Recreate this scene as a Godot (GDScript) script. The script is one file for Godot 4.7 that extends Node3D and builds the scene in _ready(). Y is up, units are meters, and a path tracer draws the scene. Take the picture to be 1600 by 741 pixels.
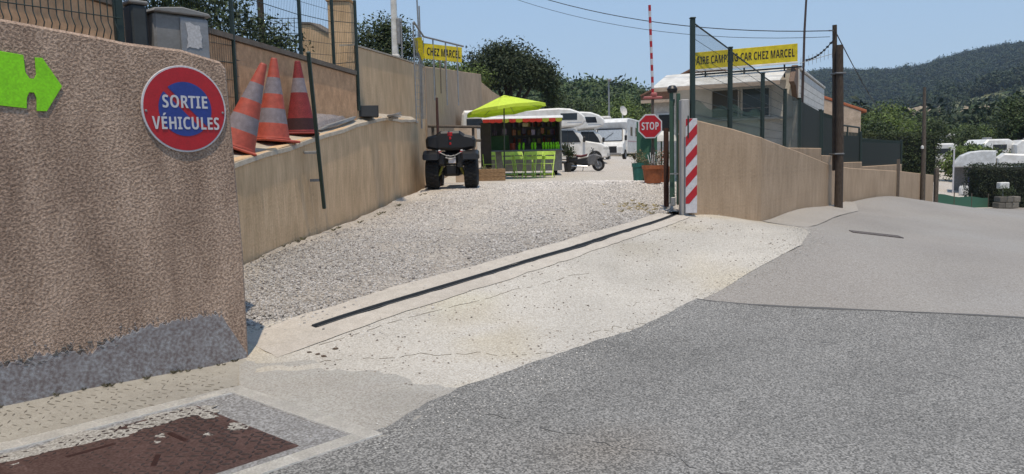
extends Node3D

# ---------------------------------------------------------------- mesh builder
class MB:
	var v := PackedVector3Array()
	var n := PackedVector3Array()
	var c := PackedColorArray()
	var col := Color.WHITE
	var xf := Transform3D()

	func tri(a: Vector3, b: Vector3, d: Vector3) -> void:
		a = xf * a; b = xf * b; d = xf * d
		var m := (b - a).cross(d - a)
		if m.length_squared() < 1e-16: return
		m = m.normalized()
		v.append(a); v.append(d); v.append(b)
		for i in 3: n.append(m); c.append(col)

	func trin(a: Vector3, b: Vector3, d: Vector3, na: Vector3, nb: Vector3, nd: Vector3) -> void:
		v.append(xf * a); v.append(xf * d); v.append(xf * b)
		n.append((xf.basis * na).normalized()); n.append((xf.basis * nd).normalized()); n.append((xf.basis * nb).normalized())
		for i in 3: c.append(col)

	func quad(a: Vector3, b: Vector3, d: Vector3, e: Vector3) -> void:
		tri(a, b, d); tri(a, d, e)

	func box(at: Vector3, size: Vector3, bevel := 0.0, turn := Basis()) -> void:
		var keep := xf
		xf = xf * Transform3D(turn, at)
		var h := size * 0.5
		var b := minf(bevel, minf(h.x, minf(h.y, h.z)) * 0.9)
		var k := h - Vector3(b, b, b)
		for ax in 3:
			var u := (ax + 1) % 3
			var w := (ax + 2) % 3
			for s in [-1.0, 1.0]:
				var p: Array[Vector3] = []
				for q in [[-1, -1], [1, -1], [1, 1], [-1, 1]]:
					var t := Vector3()
					t[ax] = h[ax] * s; t[u] = k[u] * q[0]; t[w] = k[w] * q[1]
					p.append(t)
				if s > 0: quad(p[0], p[1], p[2], p[3])
				else: quad(p[3], p[2], p[1], p[0])
			if b > 0.0:
				for s in [-1.0, 1.0]:
					for r in [-1.0, 1.0]:
						var p0 := Vector3(); var p1 := Vector3(); var p2 := Vector3(); var p3 := Vector3()
						p0[u] = h[u] * s; p0[w] = k[w] * r; p0[ax] = -k[ax]
						p1 = p0; p1[ax] = k[ax]
						p2[u] = k[u] * s; p2[w] = h[w] * r; p2[ax] = k[ax]
						p3 = p2; p3[ax] = -k[ax]
						if s * r > 0: quad(p3, p2, p1, p0)
						else: quad(p0, p1, p2, p3)
		if b > 0.0:
			for sx in [-1.0, 1.0]:
				for sy in [-1.0, 1.0]:
					for sz in [-1.0, 1.0]:
						var a := Vector3(h.x * sx, k.y * sy, k.z * sz)
						var d := Vector3(k.x * sx, h.y * sy, k.z * sz)
						var e := Vector3(k.x * sx, k.y * sy, h.z * sz)
						if sx * sy * sz > 0: tri(a, d, e)
						else: tri(a, e, d)
		xf = keep

	func beam(a: Vector3, b: Vector3, w: float, h: float, bevel := 0.0) -> void:
		var d := b - a
		var y := d.normalized()
		var side := Vector3.UP if absf(y.y) < 0.9 else Vector3.RIGHT
		var x := y.cross(side).normalized()
		box((a + b) * 0.5, Vector3(w, d.length(), h), bevel, Basis(x, y, x.cross(y)))

	func tube(pts: Array, radii: Array, sides := 10, caps := true) -> void:
		var rings: Array = []
		var dirs: Array = []
		for i in pts.size():
			var d: Vector3
			if i == 0: d = pts[1] - pts[0]
			elif i == pts.size() - 1: d = pts[i] - pts[i - 1]
			else: d = (pts[i + 1] - pts[i]).normalized() + (pts[i] - pts[i - 1]).normalized()
			dirs.append(d.normalized())
		var ref := Vector3.UP if absf(dirs[0].y) < 0.9 else Vector3.RIGHT
		var x: Vector3 = dirs[0].cross(ref).normalized()
		for i in pts.size():
			x = (x - dirs[i] * x.dot(dirs[i])).normalized()
			var y: Vector3 = dirs[i].cross(x)
			var ring: Array[Vector3] = []
			for k in sides:
				var a := TAU * k / sides
				ring.append(x * cos(a) + y * sin(a))
			rings.append(ring)
		for i in pts.size() - 1:
			var r0: float = radii[mini(i, radii.size() - 1)]
			var r1: float = radii[mini(i + 1, radii.size() - 1)]
			for k in sides:
				var l := (k + 1) % sides
				var n0: Vector3 = rings[i][k]; var n1: Vector3 = rings[i][l]
				var n2: Vector3 = rings[i + 1][l]; var n3: Vector3 = rings[i + 1][k]
				var a: Vector3 = pts[i] + n0 * r0; var b: Vector3 = pts[i] + n1 * r0
				var d: Vector3 = pts[i + 1] + n2 * r1; var e: Vector3 = pts[i + 1] + n3 * r1
				trin(a, b, d, n0, n1, n2); trin(a, d, e, n0, n2, n3)
		if caps:
			var last := pts.size() - 1
			var rl: float = radii[radii.size() - 1]
			var rf: float = radii[0]
			for k in sides:
				var l := (k + 1) % sides
				tri(pts[0], pts[0] + rings[0][l] * rf, pts[0] + rings[0][k] * rf)
				tri(pts[last], pts[last] + rings[last][k] * rl, pts[last] + rings[last][l] * rl)

	func lathe(prof: Array, sides := 16, hard := false) -> void:
		for i in prof.size() - 1:
			var p: Vector2 = prof[i]
			var q: Vector2 = prof[i + 1]
			var t := (q - p).normalized()
			var nn := Vector2(t.y, -t.x)
			for k in sides:
				var a0 := TAU * k / sides
				var a1 := TAU * (k + 1) / sides
				var d0 := Vector3(cos(a0), 0, -sin(a0)); var d1 := Vector3(cos(a1), 0, -sin(a1))
				var a := d0 * p.x + Vector3(0, p.y, 0); var b := d1 * p.x + Vector3(0, p.y, 0)
				var d := d1 * q.x + Vector3(0, q.y, 0); var e := d0 * q.x + Vector3(0, q.y, 0)
				if hard:
					quad(a, b, d, e)
				else:
					var n0 := d0 * nn.x + Vector3(0, nn.y, 0); var n1 := d1 * nn.x + Vector3(0, nn.y, 0)
					if p.x > 1e-5: trin(a, b, d, n0, n1, n1)
					if q.x > 1e-5: trin(a, d, e, n0, n1, n0)

	# outline in x,y (counter-clockwise from +z), pushed out along z, edges chamfered by ch
	func prism(pts: PackedVector2Array, z0: float, z1: float, ch := 0.0) -> void:
		var m := pts.size()
		if Geometry2D.is_polygon_clockwise(pts):
			pts = pts.duplicate(); pts.reverse()
		var ins := PackedVector2Array()
		for i in m:
			var a := (pts[i] - pts[(i + m - 1) % m]).normalized()
			var b := (pts[(i + 1) % m] - pts[i]).normalized()
			var na := Vector2(-a.y, a.x); var nb := Vector2(-b.y, b.x)
			var k := (na + nb)
			var dd := maxf(0.35, 1.0 + na.dot(nb))
			ins.append(pts[i] + k / dd * ch)
		var tris := Geometry2D.triangulate_polygon(ins)
		for i in range(0, tris.size(), 3):
			var a := ins[tris[i]]; var b := ins[tris[i + 1]]; var d := ins[tris[i + 2]]
			if (b - a).cross(d - a) < 0.0:
				var s := b; b = d; d = s
			tri(Vector3(a.x, a.y, z1), Vector3(b.x, b.y, z1), Vector3(d.x, d.y, z1))
			tri(Vector3(a.x, a.y, z0), Vector3(d.x, d.y, z0), Vector3(b.x, b.y, z0))
		for i in m:
			var j := (i + 1) % m
			var a := Vector3(pts[i].x, pts[i].y, z0 + ch); var b := Vector3(pts[j].x, pts[j].y, z0 + ch)
			var d := Vector3(pts[j].x, pts[j].y, z1 - ch); var e := Vector3(pts[i].x, pts[i].y, z1 - ch)
			quad(a, b, d, e)
			if ch > 0.0:
				quad(e, d, Vector3(ins[j].x, ins[j].y, z1), Vector3(ins[i].x, ins[i].y, z1))
				quad(Vector3(ins[i].x, ins[i].y, z0), Vector3(ins[j].x, ins[j].y, z0), b, a)

	func mesh() -> ArrayMesh:
		var arr := []
		arr.resize(Mesh.ARRAY_MAX)
		arr[Mesh.ARRAY_VERTEX] = v
		arr[Mesh.ARRAY_NORMAL] = n
		arr[Mesh.ARRAY_COLOR] = c
		var am := ArrayMesh.new()
		am.add_surface_from_arrays(Mesh.PRIMITIVE_TRIANGLES, arr)
		return am

# ---------------------------------------------------------------- naming and placing
var taken := {}
func numbered(called: String) -> String:
	var k: int = taken.get(called, 0)
	taken[called] = k + 1
	return called if k == 0 else "%s_%03d" % [called, k]

func tag(o: Node, label: String, category: String, group := "", kind := "") -> void:
	if label: o.set_meta("label", label)
	if category: o.set_meta("category", category)
	if group: o.set_meta("group", group)
	if kind: o.set_meta("kind", kind)

func thing(called: String, label: String, category: String, at := Vector3.ZERO, turn := 0.0, group := "") -> Node3D:
	var o := Node3D.new()
	o.name = numbered(called)
	add_child(o, true)
	o.position = at
	o.rotation.y = turn
	tag(o, label, category, group)
	return o

func framed(called: String, label: String, category: String, p0: Vector3, p1: Vector3, group := "") -> Node3D:
	# x runs from p0 to p1 on the flat, y up, z to the right-hand side
	var t := Vector3(p1.x - p0.x, 0, p1.z - p0.z).normalized()
	var o := thing(called, label, category, p0, 0.0, group)
	o.basis = Basis(t, Vector3.UP, Vector3(-t.z, 0, t.x))
	return o

func obj(called: String, m, material: Material, parent: Node = null, at := Vector3.ZERO, turn := Vector3.ZERO) -> MeshInstance3D:
	var o := MeshInstance3D.new()
	o.mesh = m.mesh() if m is MB else m
	o.material_override = material
	if parent == null:
		o.name = numbered(called)
		add_child(o, true)
	else:
		var k := 0
		for ch in parent.get_children():
			if String(ch.name) == called or String(ch.name).begins_with(called + "_0") or String(ch.name).begins_with(called + "_1") or String(ch.name).begins_with(called + "_2"): k += 1
		o.name = called if k == 0 else "%s_%03d" % [called, k]
		parent.add_child(o, true)
	o.position = at
	o.rotation = turn
	return o

func struct(called: String, m, material: Material) -> MeshInstance3D:
	var o := obj(called, m, material)
	o.set_meta("kind", "structure")
	return o

func copy(src: Node3D, label: String, at: Vector3, turn := 0.0, group := "") -> Node3D:
	var r: Node3D = src.duplicate()
	r.name = numbered(String(src.name).rstrip("0123456789").rstrip("_"))
	add_child(r, true)
	r.position = at
	r.rotation.y = turn
	if label: r.set_meta("label", label)
	if group: r.set_meta("group", group)
	return r

func lettering(text: String, height: float, width: float, material: Material, parent: Node, at: Vector3, called := "lettering", turn := Vector3.ZERO) -> MeshInstance3D:
	var f := SystemFont.new()
	f.font_names = PackedStringArray(["Droid Sans"])
	f.font_weight = 700
	var tm := TextMesh.new()
	tm.font = f
	tm.font_size = 64
	tm.pixel_size = 0.01
	tm.depth = 0.02
	tm.text = text
	tm.curve_step = 1.0
	var bb := tm.get_aabb()
	var o := obj(called, tm, material, parent, at, turn)
	var cap := 0.457     # cap height of the face at this size
	o.scale = Vector3(width / bb.size.x, height / cap, 0.1)
	o.position = at - Vector3(bb.get_center().x * o.scale.x, height * 0.5 + bb.position.y * o.scale.y, 0)
	return o

# ---------------------------------------------------------------- textures and materials
var rng := RandomNumberGenerator.new()

func noise_bytes(size: int, freq: float, type: int, seed_: int, octaves := 4, cell := 0, gain := 0.5) -> PackedByteArray:
	var f := FastNoiseLite.new()
	f.seed = seed_
	f.noise_type = type
	f.frequency = freq
	f.fractal_octaves = octaves
	f.fractal_gain = gain
	if octaves <= 1: f.fractal_type = FastNoiseLite.FRACTAL_NONE
	if type == FastNoiseLite.TYPE_CELLULAR: f.cellular_return_type = cell
	return f.get_seamless_image(size, size).get_data()

func ramp_tex(a: PackedByteArray, size: int, lo: Color, hi: Color, b := PackedByteArray(), share := 0.0, gamma := 1.0) -> ImageTexture:
	# colours are sRGB; value runs from lo to hi
	var out := PackedByteArray()
	out.resize(size * size * 3)
	var lr := PackedByteArray(); var lg := PackedByteArray(); var lb := PackedByteArray()
	for i in 256:
		var t := pow(i / 255.0, gamma)
		var q := lo.lerp(hi, t)
		lr.append(int(q.r * 255)); lg.append(int(q.g * 255)); lb.append(int(q.b * 255))
	var mixed := b.size() == a.size()
	var s := int(share * 256)
	for i in size * size:
		var k := a[i]
		if mixed: k = (k * (256 - s) + b[i] * s) >> 8
		out[i * 3] = lr[k]; out[i * 3 + 1] = lg[k]; out[i * 3 + 2] = lb[k]
	var im := Image.create_from_data(size, size, false, Image.FORMAT_RGB8, out)
	return ImageTexture.create_from_image(im)

func normal_tex(a: PackedByteArray, size: int, strength: float) -> ImageTexture:
	var im := Image.create_from_data(size, size, false, Image.FORMAT_L8, a)
	im.convert(Image.FORMAT_RGBA8)
	im.bump_map_to_normal_map(strength)
	return ImageTexture.create_from_image(im)

func lin(r: float, g: float, b: float, a := 1.0) -> Color:
	var q := Color(r, g, b).linear_to_srgb()
	q.a = a
	return q

func mat(color: Color, rough := 0.8, tex: Texture2D = null, scale := Vector3.ONE, world := true, bump: Texture2D = null, depth := 1.0, metal := 0.0) -> StandardMaterial3D:
	var m := StandardMaterial3D.new()
	m.albedo_color = color
	m.roughness = rough
	m.metallic = metal
	if tex: m.albedo_texture = tex
	if bump:
		m.normal_enabled = true
		m.normal_texture = bump
		m.normal_scale = depth
	if tex or bump:
		m.uv1_triplanar = true
		m.uv1_world_triplanar = world
		m.uv1_scale = scale
		m.uv1_triplanar_sharpness = 4.0
	return m

func vc(m: StandardMaterial3D) -> StandardMaterial3D:
	m.vertex_color_use_as_albedo = true
	return m

var T := {}
var M := {}

func make_materials() -> void:
	var V := FastNoiseLite.TYPE_VALUE
	var S := FastNoiseLite.TYPE_SIMPLEX_SMOOTH
	var C := FastNoiseLite.TYPE_CELLULAR
	var cellval := noise_bytes(1024, 0.13, C, 11, 1, FastNoiseLite.RETURN_CELL_VALUE)
	var celldis := noise_bytes(1024, 0.13, C, 11, 1, FastNoiseLite.RETURN_DISTANCE)
	var fine := noise_bytes(1024, 0.09, S, 5, 4)
	var coarse := noise_bytes(512, 0.012, S, 21, 5)
	var grain := noise_bytes(512, 0.25, V, 9, 2)
	var white := Color(1, 1, 1)
	T.asphalt = ramp_tex(cellval, 1024, Color(0.40, 0.40, 0.40), white, fine, 0.3, 1.0)
	T.asphalt_n = normal_tex(celldis, 1024, 3.0)
	T.stones = ramp_tex(cellval, 1024, Color(0.60, 0.585, 0.57), white, fine, 0.3)
	T.flecks = ramp_tex(cellval, 1024, Color(0.66, 0.63, 0.60), white, fine, 0.5, 0.6)
	T.grime = ramp_tex(coarse, 512, Color(0.74, 0.73, 0.71), white, noise_bytes(512, 0.06, S, 33, 4), 0.4)
	T.grain = ramp_tex(grain, 512, Color(0.78, 0.77, 0.76), white, coarse, 0.3)
	T.grain_n = normal_tex(grain, 512, 3.0)
	var rough := noise_bytes(1024, 0.05, S, 71, 5, 0, 0.62)
	T.stucco = ramp_tex(rough, 1024, Color(0.36, 0.33, 0.31), white, cellval, 0.14, 0.75)
	T.blotch = ramp_tex(noise_bytes(256, 0.016, S, 81, 5), 256, Color(0.78, 0.76, 0.75), Color(1, 1, 1))
	T.stain = ramp_tex(noise_bytes(256, 0.016, S, 91, 5), 256, Color(0.86, 0.85, 0.83), Color(1, 1, 1))
	T.stucco_n = normal_tex(rough, 1024, 9.0)
	T.streak = ramp_tex(noise_bytes(512, 0.02, S, 44, 5), 512, Color(0.88, 0.87, 0.85), white)
	T.wood = ramp_tex(noise_bytes(512, 0.03, S, 55, 5), 512, Color(0.45, 0.42, 0.40), white)
	T.bark = T.wood
	T.rust = ramp_tex(noise_bytes(512, 0.05, S, 66, 5), 512, Color(0.55, 0.45, 0.42), white, coarse, 0.3)
	T.fine_n = normal_tex(fine, 1024, 5.0)
	M.asphalt = vc(mat(lin(0.445, 0.43, 0.405), 0.95, T.asphalt, Vector3.ONE * 0.72, true, T.asphalt_n, 1.0))
	M.asphalt_old = vc(mat(lin(0.375, 0.362, 0.345), 0.95, T.flecks, Vector3.ONE * 0.55, true, T.asphalt_n, 0.7))
	M.gravel = vc(mat(lin(0.84, 0.785, 0.715), 0.95, T.stones, Vector3.ONE * 0.35, true, T.asphalt_n, 2.0))
	M.apron = vc(mat(lin(0.66, 0.63, 0.57), 0.95, T.flecks, Vector3.ONE * 0.55, true, T.fine_n, 0.8))
	M.concrete = mat(lin(0.58, 0.53, 0.47), 0.9, T.grain, Vector3.ONE * 0.8, true, T.fine_n, 0.5)
	M.cement = mat(lin(0.44, 0.465, 0.48), 0.95, T.rust, Vector3.ONE * 1.1, false, T.fine_n, 0.6)
	M.pave = vc(mat(lin(0.50, 0.475, 0.415), 0.95, T.grain, Vector3.ONE * 1.2, true, T.fine_n, 0.8))
	M.dirt = mat(lin(0.20, 0.17, 0.14), 1.0, T.grime, Vector3.ONE * 0.5)
	M.stucco = mat(lin(0.92, 0.69, 0.53), 0.95, T.stucco, Vector3(0.75, 0.75, 0.75), false, T.stucco_n, 1.1)

	M.stucco.detail_enabled = true
	M.stucco.detail_albedo = T.blotch
	M.stucco.detail_blend_mode = BaseMaterial3D.BLEND_MODE_MUL
	M.stucco.detail_uv_layer = BaseMaterial3D.DETAIL_UV_2
	M.stucco.uv2_triplanar = true
	M.stucco.uv2_world_triplanar = false
	M.stucco.uv2_scale = Vector3(0.8, 0.2, 0.8)
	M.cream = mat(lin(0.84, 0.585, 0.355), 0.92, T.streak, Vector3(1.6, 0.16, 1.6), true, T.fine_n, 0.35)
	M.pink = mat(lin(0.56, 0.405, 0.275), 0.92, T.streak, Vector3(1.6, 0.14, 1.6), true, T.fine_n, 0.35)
	for q in [M.cream, M.pink]:
		q.detail_enabled = true
		q.detail_albedo = T.stain
		q.detail_blend_mode = BaseMaterial3D.BLEND_MODE_MUL
		q.detail_uv_layer = BaseMaterial3D.DETAIL_UV_2
		q.uv2_triplanar = true
		q.uv2_world_triplanar = true
		q.uv2_scale = Vector3(0.5, 0.22, 0.5)
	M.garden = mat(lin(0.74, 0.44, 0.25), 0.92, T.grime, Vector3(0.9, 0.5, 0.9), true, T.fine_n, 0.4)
	M.cap = mat(lin(0.60, 0.52, 0.42), 0.92, T.grime, Vector3.ONE * 0.9, true, T.fine_n, 0.5)
	M.coping = mat(lin(0.20, 0.165, 0.135), 0.95, T.grime, Vector3.ONE, true, T.fine_n, 0.6)
	M.green_metal = mat(lin(0.016, 0.035, 0.029), 0.5, T.grain, Vector3.ONE * 2.0)
	M.green_light = mat(lin(0.05, 0.11, 0.075), 0.5, T.grain, Vector3.ONE * 2.0)
	M.black = mat(lin(0.016, 0.016, 0.018), 0.45, T.grain, Vector3.ONE * 2.0, false)
	M.rubber = mat(lin(0.02, 0.02, 0.02), 0.9, T.grain, Vector3.ONE * 3.0, false)
	M.steel = mat(lin(0.22, 0.23, 0.245), 0.45, T.grime, Vector3.ONE * 1.5, true, null, 1.0, 0.6)
	M.galva = mat(lin(0.38, 0.39, 0.40), 0.5, T.grime, Vector3.ONE * 1.5, true, null, 1.0, 0.4)
	M.cabinet = mat(lin(0.26, 0.26, 0.255), 0.7, T.grime, Vector3.ONE * 1.2)
	M.cabinet_door = mat(lin(0.30, 0.32, 0.35), 0.6, T.grime, Vector3.ONE * 1.3)
	M.white = mat(lin(0.84, 0.84, 0.83), 0.4, T.stain, Vector3.ONE * 0.5, false)
	M.white_matt = mat(lin(0.82, 0.80, 0.76), 0.8, T.grime, Vector3.ONE * 0.6, false)
	M.grey = mat(lin(0.30, 0.30, 0.31), 0.6, T.grime, Vector3.ONE * 1.0, false)
	M.red = mat(lin(0.52, 0.012, 0.02), 0.45, T.grain, Vector3.ONE * 1.5, false)
	M.dark_red = mat(lin(0.12, 0.008, 0.01), 0.3, T.grain, Vector3.ONE * 1.5, false)
	M.blue = mat(lin(0.025, 0.055, 0.30), 0.45, T.grain, Vector3.ONE * 1.5, false)
	M.sign_white = mat(lin(0.70, 0.69, 0.72), 0.5, T.grain, Vector3.ONE * 1.5, false)
	M.lime = mat(lin(0.30, 0.86, 0.005), 0.6, T.grain, Vector3.ONE * 0.8, false)
	M.lime_paint = mat(lin(0.66, 0.92, 0.17), 0.5, T.grain, Vector3.ONE * 0.8, false)
	M.canopy = mat(lin(0.78, 0.98, 0.08), 0.8, T.grain, Vector3.ONE * 0.8, false)
	M.canopy.backlight_enabled = true
	M.canopy.backlight = lin(0.22, 0.30, 0.02)
	M.yellow = mat(lin(0.83, 0.66, 0.012), 0.5, T.grime, Vector3.ONE * 0.8, false)
	M.ink = mat(lin(0.015, 0.013, 0.012), 0.6)
	M.orange = mat(lin(0.52, 0.095, 0.06), 0.6, T.grime, Vector3.ONE * 2.2, false)
	M.old_orange = mat(lin(0.34, 0.035, 0.04), 0.7, T.rust, Vector3.ONE * 2.0, false)
	M.band = mat(lin(0.27, 0.235, 0.265), 0.7, T.grime, Vector3.ONE * 2.2, false)
	M.glass = mat(lin(0.02, 0.024, 0.03), 0.08)
	M.pane = mat(lin(0.03, 0.035, 0.04), 0.1)
	M.sunscreen = mat(lin(0.42, 0.47, 0.53), 0.3, T.grime, Vector3.ONE, false, null, 1.0, 0.3)
	M.terracotta = mat(lin(0.44, 0.14, 0.055), 0.85, T.grime, Vector3.ONE * 2.0, false)
	M.teal = mat(lin(0.02, 0.16, 0.13), 0.5, T.grime, Vector3.ONE * 2.0, false)
	M.tan = mat(lin(0.52, 0.34, 0.18), 0.85, T.wood, Vector3(0.6, 6.0, 6.0), false)
	M.wood = mat(lin(0.115, 0.085, 0.062), 0.9, T.wood, Vector3(5.0, 0.35, 5.0), true, T.fine_n, 0.6)
	M.wood_grey = mat(lin(0.20, 0.165, 0.13), 0.9, T.wood, Vector3(5.0, 0.35, 5.0))
	M.rust = mat(lin(0.115, 0.05, 0.04), 0.75, T.rust, Vector3.ONE * 2.4, true, T.fine_n, 0.6)
	M.rust_red = mat(lin(0.10, 0.042, 0.038), 0.75, T.rust, Vector3.ONE * 1.7, true, T.fine_n, 0.4)
	M.tile = mat(lin(0.20, 0.115, 0.075), 0.9, T.rust, Vector3.ONE * 0.9)
	M.tile_orange = mat(lin(0.55, 0.20, 0.09), 0.9, T.rust, Vector3.ONE * 0.9)
	M.peach = mat(lin(0.60, 0.47, 0.36), 0.9, T.grime, Vector3.ONE * 0.3)
	M.shade_cloth = mat(lin(0.014, 0.024, 0.022), 0.9, T.streak, Vector3(6, 0.6, 6))
	M.netting = mat(lin(0.05, 0.16, 0.10), 0.9, T.grain, Vector3.ONE * 3.0)
	M.wire = mat(lin(0.02, 0.02, 0.022), 0.7)
	M.chrome = mat(lin(0.5, 0.5, 0.52), 0.25, null, Vector3.ONE, true, null, 1.0, 0.8)
	M.tail = mat(lin(0.35, 0.01, 0.012), 0.2)
	M.soil = mat(lin(0.06, 0.045, 0.032), 1.0, T.grime, Vector3.ONE * 3.0)
	M.trunk = mat(lin(0.10, 0.075, 0.055), 0.95, T.bark, Vector3(4, 0.6, 4), true, T.fine_n, 0.8)
	M.leaf = leaf_mat(1.0)
	M.plastic_sheet = mat(lin(0.44, 0.43, 0.42), 0.7, T.rust, Vector3.ONE * 2.0)
	M.navy = mat(lin(0.03, 0.035, 0.11), 0.9, T.grain, Vector3.ONE * 2.0, false)
	M.tent = mat(lin(0.78, 0.80, 0.82), 0.6, T.grime, Vector3.ONE * 0.5, false)
	M.dry = vc(mat(Color.WHITE, 0.95))
	M.clear = mat(Color(0.85, 0.9, 0.95, 0.18), 0.05)
	M.clear.transparency = BaseMaterial3D.TRANSPARENCY_ALPHA

func leaf_mat(k: float) -> StandardMaterial3D:
	var m := StandardMaterial3D.new()
	m.vertex_color_use_as_albedo = true
	m.albedo_color = Color(k, k, k)
	m.roughness = 0.75
	m.backlight_enabled = true
	m.backlight = lin(0.05, 0.075, 0.015)
	return m

# ---------------------------------------------------------------- the lie of the land
var ctrl: PackedVector3Array
var wts: PackedFloat64Array

func tps(r2: float) -> float:
	return 0.0 if r2 < 1e-9 else r2 * log(r2)

func fit_ground() -> void:
	# surveyed points x, height, z
	ctrl = PackedVector3Array([
		Vector3(-3.38, 0.07, -4.9), Vector3(-2.19, 0.01, -6.2), Vector3(-1.8, 0.12, -6.8), Vector3(2.37, 0.62, -11.8), Vector3(2.71, 0.67, -12.0),
		Vector3(4.4, 0.39, -13.5), Vector3(7.89, 0.23, -18.5), Vector3(16.56, -0.58, -30.0), Vector3(22.1, -1.03, -33.0), Vector3(-3.18, 0.44, -9.0),
		Vector3(-2.16, 0.94, -18.3), Vector3(-1.3, 0.95, -18.0), Vector3(0.28, 0.37, -9.3), Vector3(-0.76, 0.245, -8.05), Vector3(1.32, 0.495, -10.55), Vector3(1.0, 0.82, -15.0), Vector3(0.8, 0.97, -21.0), Vector3(-1.8, 0.6, -12.5), Vector3(0.46, 0.96, -25.0), Vector3(2.8, 1.03, -30.0), Vector3(3.49, 1.25, -37.0),
		Vector3(6.1, 1.37, -50.0), Vector3(3.12, 1.0, -17.0), Vector3(-0.82, -0.04, -4.6), Vector3(-0.39, -0.06, -5.4), Vector3(2.09, -0.04, -8.6),
		Vector3(3.84, 0.33, -10.4), Vector3(5.14, -0.12, -7.6), Vector3(5.9, 0.21, -12.8), Vector3(-1.97, 0.02, -5.35),
		Vector3(-0.81, -0.05, -4.5), Vector3(-1.34, -0.09, -4.05), Vector3(-3.09, -0.04, -4.45), Vector3(0, -0.06, 0), Vector3(8, -0.4, 0),
		Vector3(-6, 0.1, 0), Vector3(20, -1.2, -15), Vector3(28.4, -1.0, -45), Vector3(24.4, -0.9, -42), Vector3(45, 0.6, -80),
		Vector3(0, 0.2, 18), Vector3(7.5, 1.7, -72), Vector3(-12, 2.4, -70), Vector3(-12, 1.4, -25), Vector3(8.5, 0.75, -25),
		Vector3(12, 0.9, -40), Vector3(40, -1.3, -20), Vector3(-14, 0.8, -8), Vector3(30, -1.4, 10), Vector3(1.0, 0.96, -18.0), Vector3(18, -0.8, -37)])
	var m := ctrl.size() + 3
	var a: Array = []
	for i in m:
		var row := PackedFloat64Array()
		row.resize(m + 1)
		a.append(row)
	for i in ctrl.size():
		for j in ctrl.size():
			var d := ctrl[i] - ctrl[j]
			a[i][j] = tps(d.x * d.x + d.z * d.z)
		a[i][i] += 0.15
		a[i][m - 3] = 1.0; a[i][m - 2] = ctrl[i].x; a[i][m - 1] = ctrl[i].z
		a[m - 3][i] = 1.0; a[m - 2][i] = ctrl[i].x; a[m - 1][i] = ctrl[i].z
		a[i][m] = ctrl[i].y
	for i in m:
		var p := i
		for j in range(i + 1, m):
			if absf(a[j][i]) > absf(a[p][i]): p = j
		var tmp = a[i]; a[i] = a[p]; a[p] = tmp
		for j in range(i + 1, m):
			var f: float = a[j][i] / a[i][i]
			if f == 0.0: continue
			for k in range(i, m + 1): a[j][k] -= f * a[i][k]
	wts.resize(m)
	for i in range(m - 1, -1, -1):
		var s: float = a[i][m]
		for k in range(i + 1, m): s -= a[i][k] * wts[k]
		wts[i] = s / a[i][i]

func near_ground(x: float, z: float) -> float:
	var q := ctrl.size()
	var s := wts[q] + wts[q + 1] * x + wts[q + 2] * z
	for i in q:
		var dx := ctrl[i].x - x
		var dz := ctrl[i].z - z
		var r := dx * dx + dz * dz
		if r > 1e-9: s += wts[i] * r * log(r)
	return s

var hill_noise := FastNoiseLite.new()
func bell(a: float, knots: Array) -> float:
	if a <= knots[0].x: return knots[0].y
	for i in knots.size() - 1:
		if a <= knots[i + 1].x:
			var t: float = (a - knots[i].x) / (knots[i + 1].x - knots[i].x)
			t = t * t * (3.0 - 2.0 * t)
			return lerpf(knots[i].y, knots[i + 1].y, t)
	return knots[knots.size() - 1].y

var HR := [Vector2(8, 0.0), Vector2(14, 2.0), Vector2(18, 4.0), Vector2(21.8, 4.65), Vector2(26.5, 4.6), Vector2(30.5, 5.0), Vector2(33.4, 5.4), Vector2(45, 6.0), Vector2(70, 4.0), Vector2(100, 0.5), Vector2(180, 0.3)]
var HL := [Vector2(-100, 0.3), Vector2(-60, 3.0), Vector2(-25, 5.0), Vector2(0, 4.3), Vector2(3, 4.3), Vector2(7.3, 4.1), Vector2(10.3, 3.3), Vector2(14, 2.2), Vector2(20, 0.6), Vector2(30, 0.2), Vector2(180, 0.2)]
var HM := [Vector2(18, 0.0), Vector2(23, 0.8), Vector2(27, 2.6), Vector2(30, 3.4), Vector2(33, 3.8), Vector2(45, 4.0), Vector2(70, 1.0), Vector2(100, 0.0)]

func hill(x: float, z: float) -> float:
	var r := sqrt(x * x + z * z)
	var a := rad_to_deg(atan2(x, -z))
	var w := hill_noise.get_noise_2d(x, z)
	var far := tan(deg_to_rad(bell(a, HR))) * 1330.0 * (1.0 + 0.05 * hill_noise.get_noise_2d(x * 3.0, 7.0))
	var hr := far * pow(smoothstep(330.0, 1330.0, r), 1.15) * (1.0 - 0.5 * smoothstep(1400.0, 2600.0, r))
	var mid := tan(deg_to_rad(bell(a, HM))) * 640.0
	var hm := mid * smoothstep(300.0, 640.0, r) * (1.0 - smoothstep(680.0, 900.0, r))
	var left := tan(deg_to_rad(bell(a, HL))) * 310.0
	var hl := left * smoothstep(85.0, 310.0, r) * (1.0 - 0.6 * smoothstep(330.0, 700.0, r))
	return maxf(maxf(hr, hm), hl) + w * 9.0 * smoothstep(150.0, 500.0, r)

func H(x: float, z: float) -> float:
	var r := sqrt(x * x + (z + 15.0) * (z + 15.0))
	var t := smoothstep(55.0, 120.0, r)
	if t >= 1.0: return 1.0 + hill(x, z)
	var k := minf(1.0, 75.0 / maxf(r, 0.01))
	var g := near_ground(x * k, (z + 15.0) * k - 15.0)
	return g if t <= 0.0 else lerpf(g, 1.0 + hill(x, z), t)

func on(x: float, z: float, up := 0.0) -> Vector3:
	return Vector3(x, H(x, z) + up, z)

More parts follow.
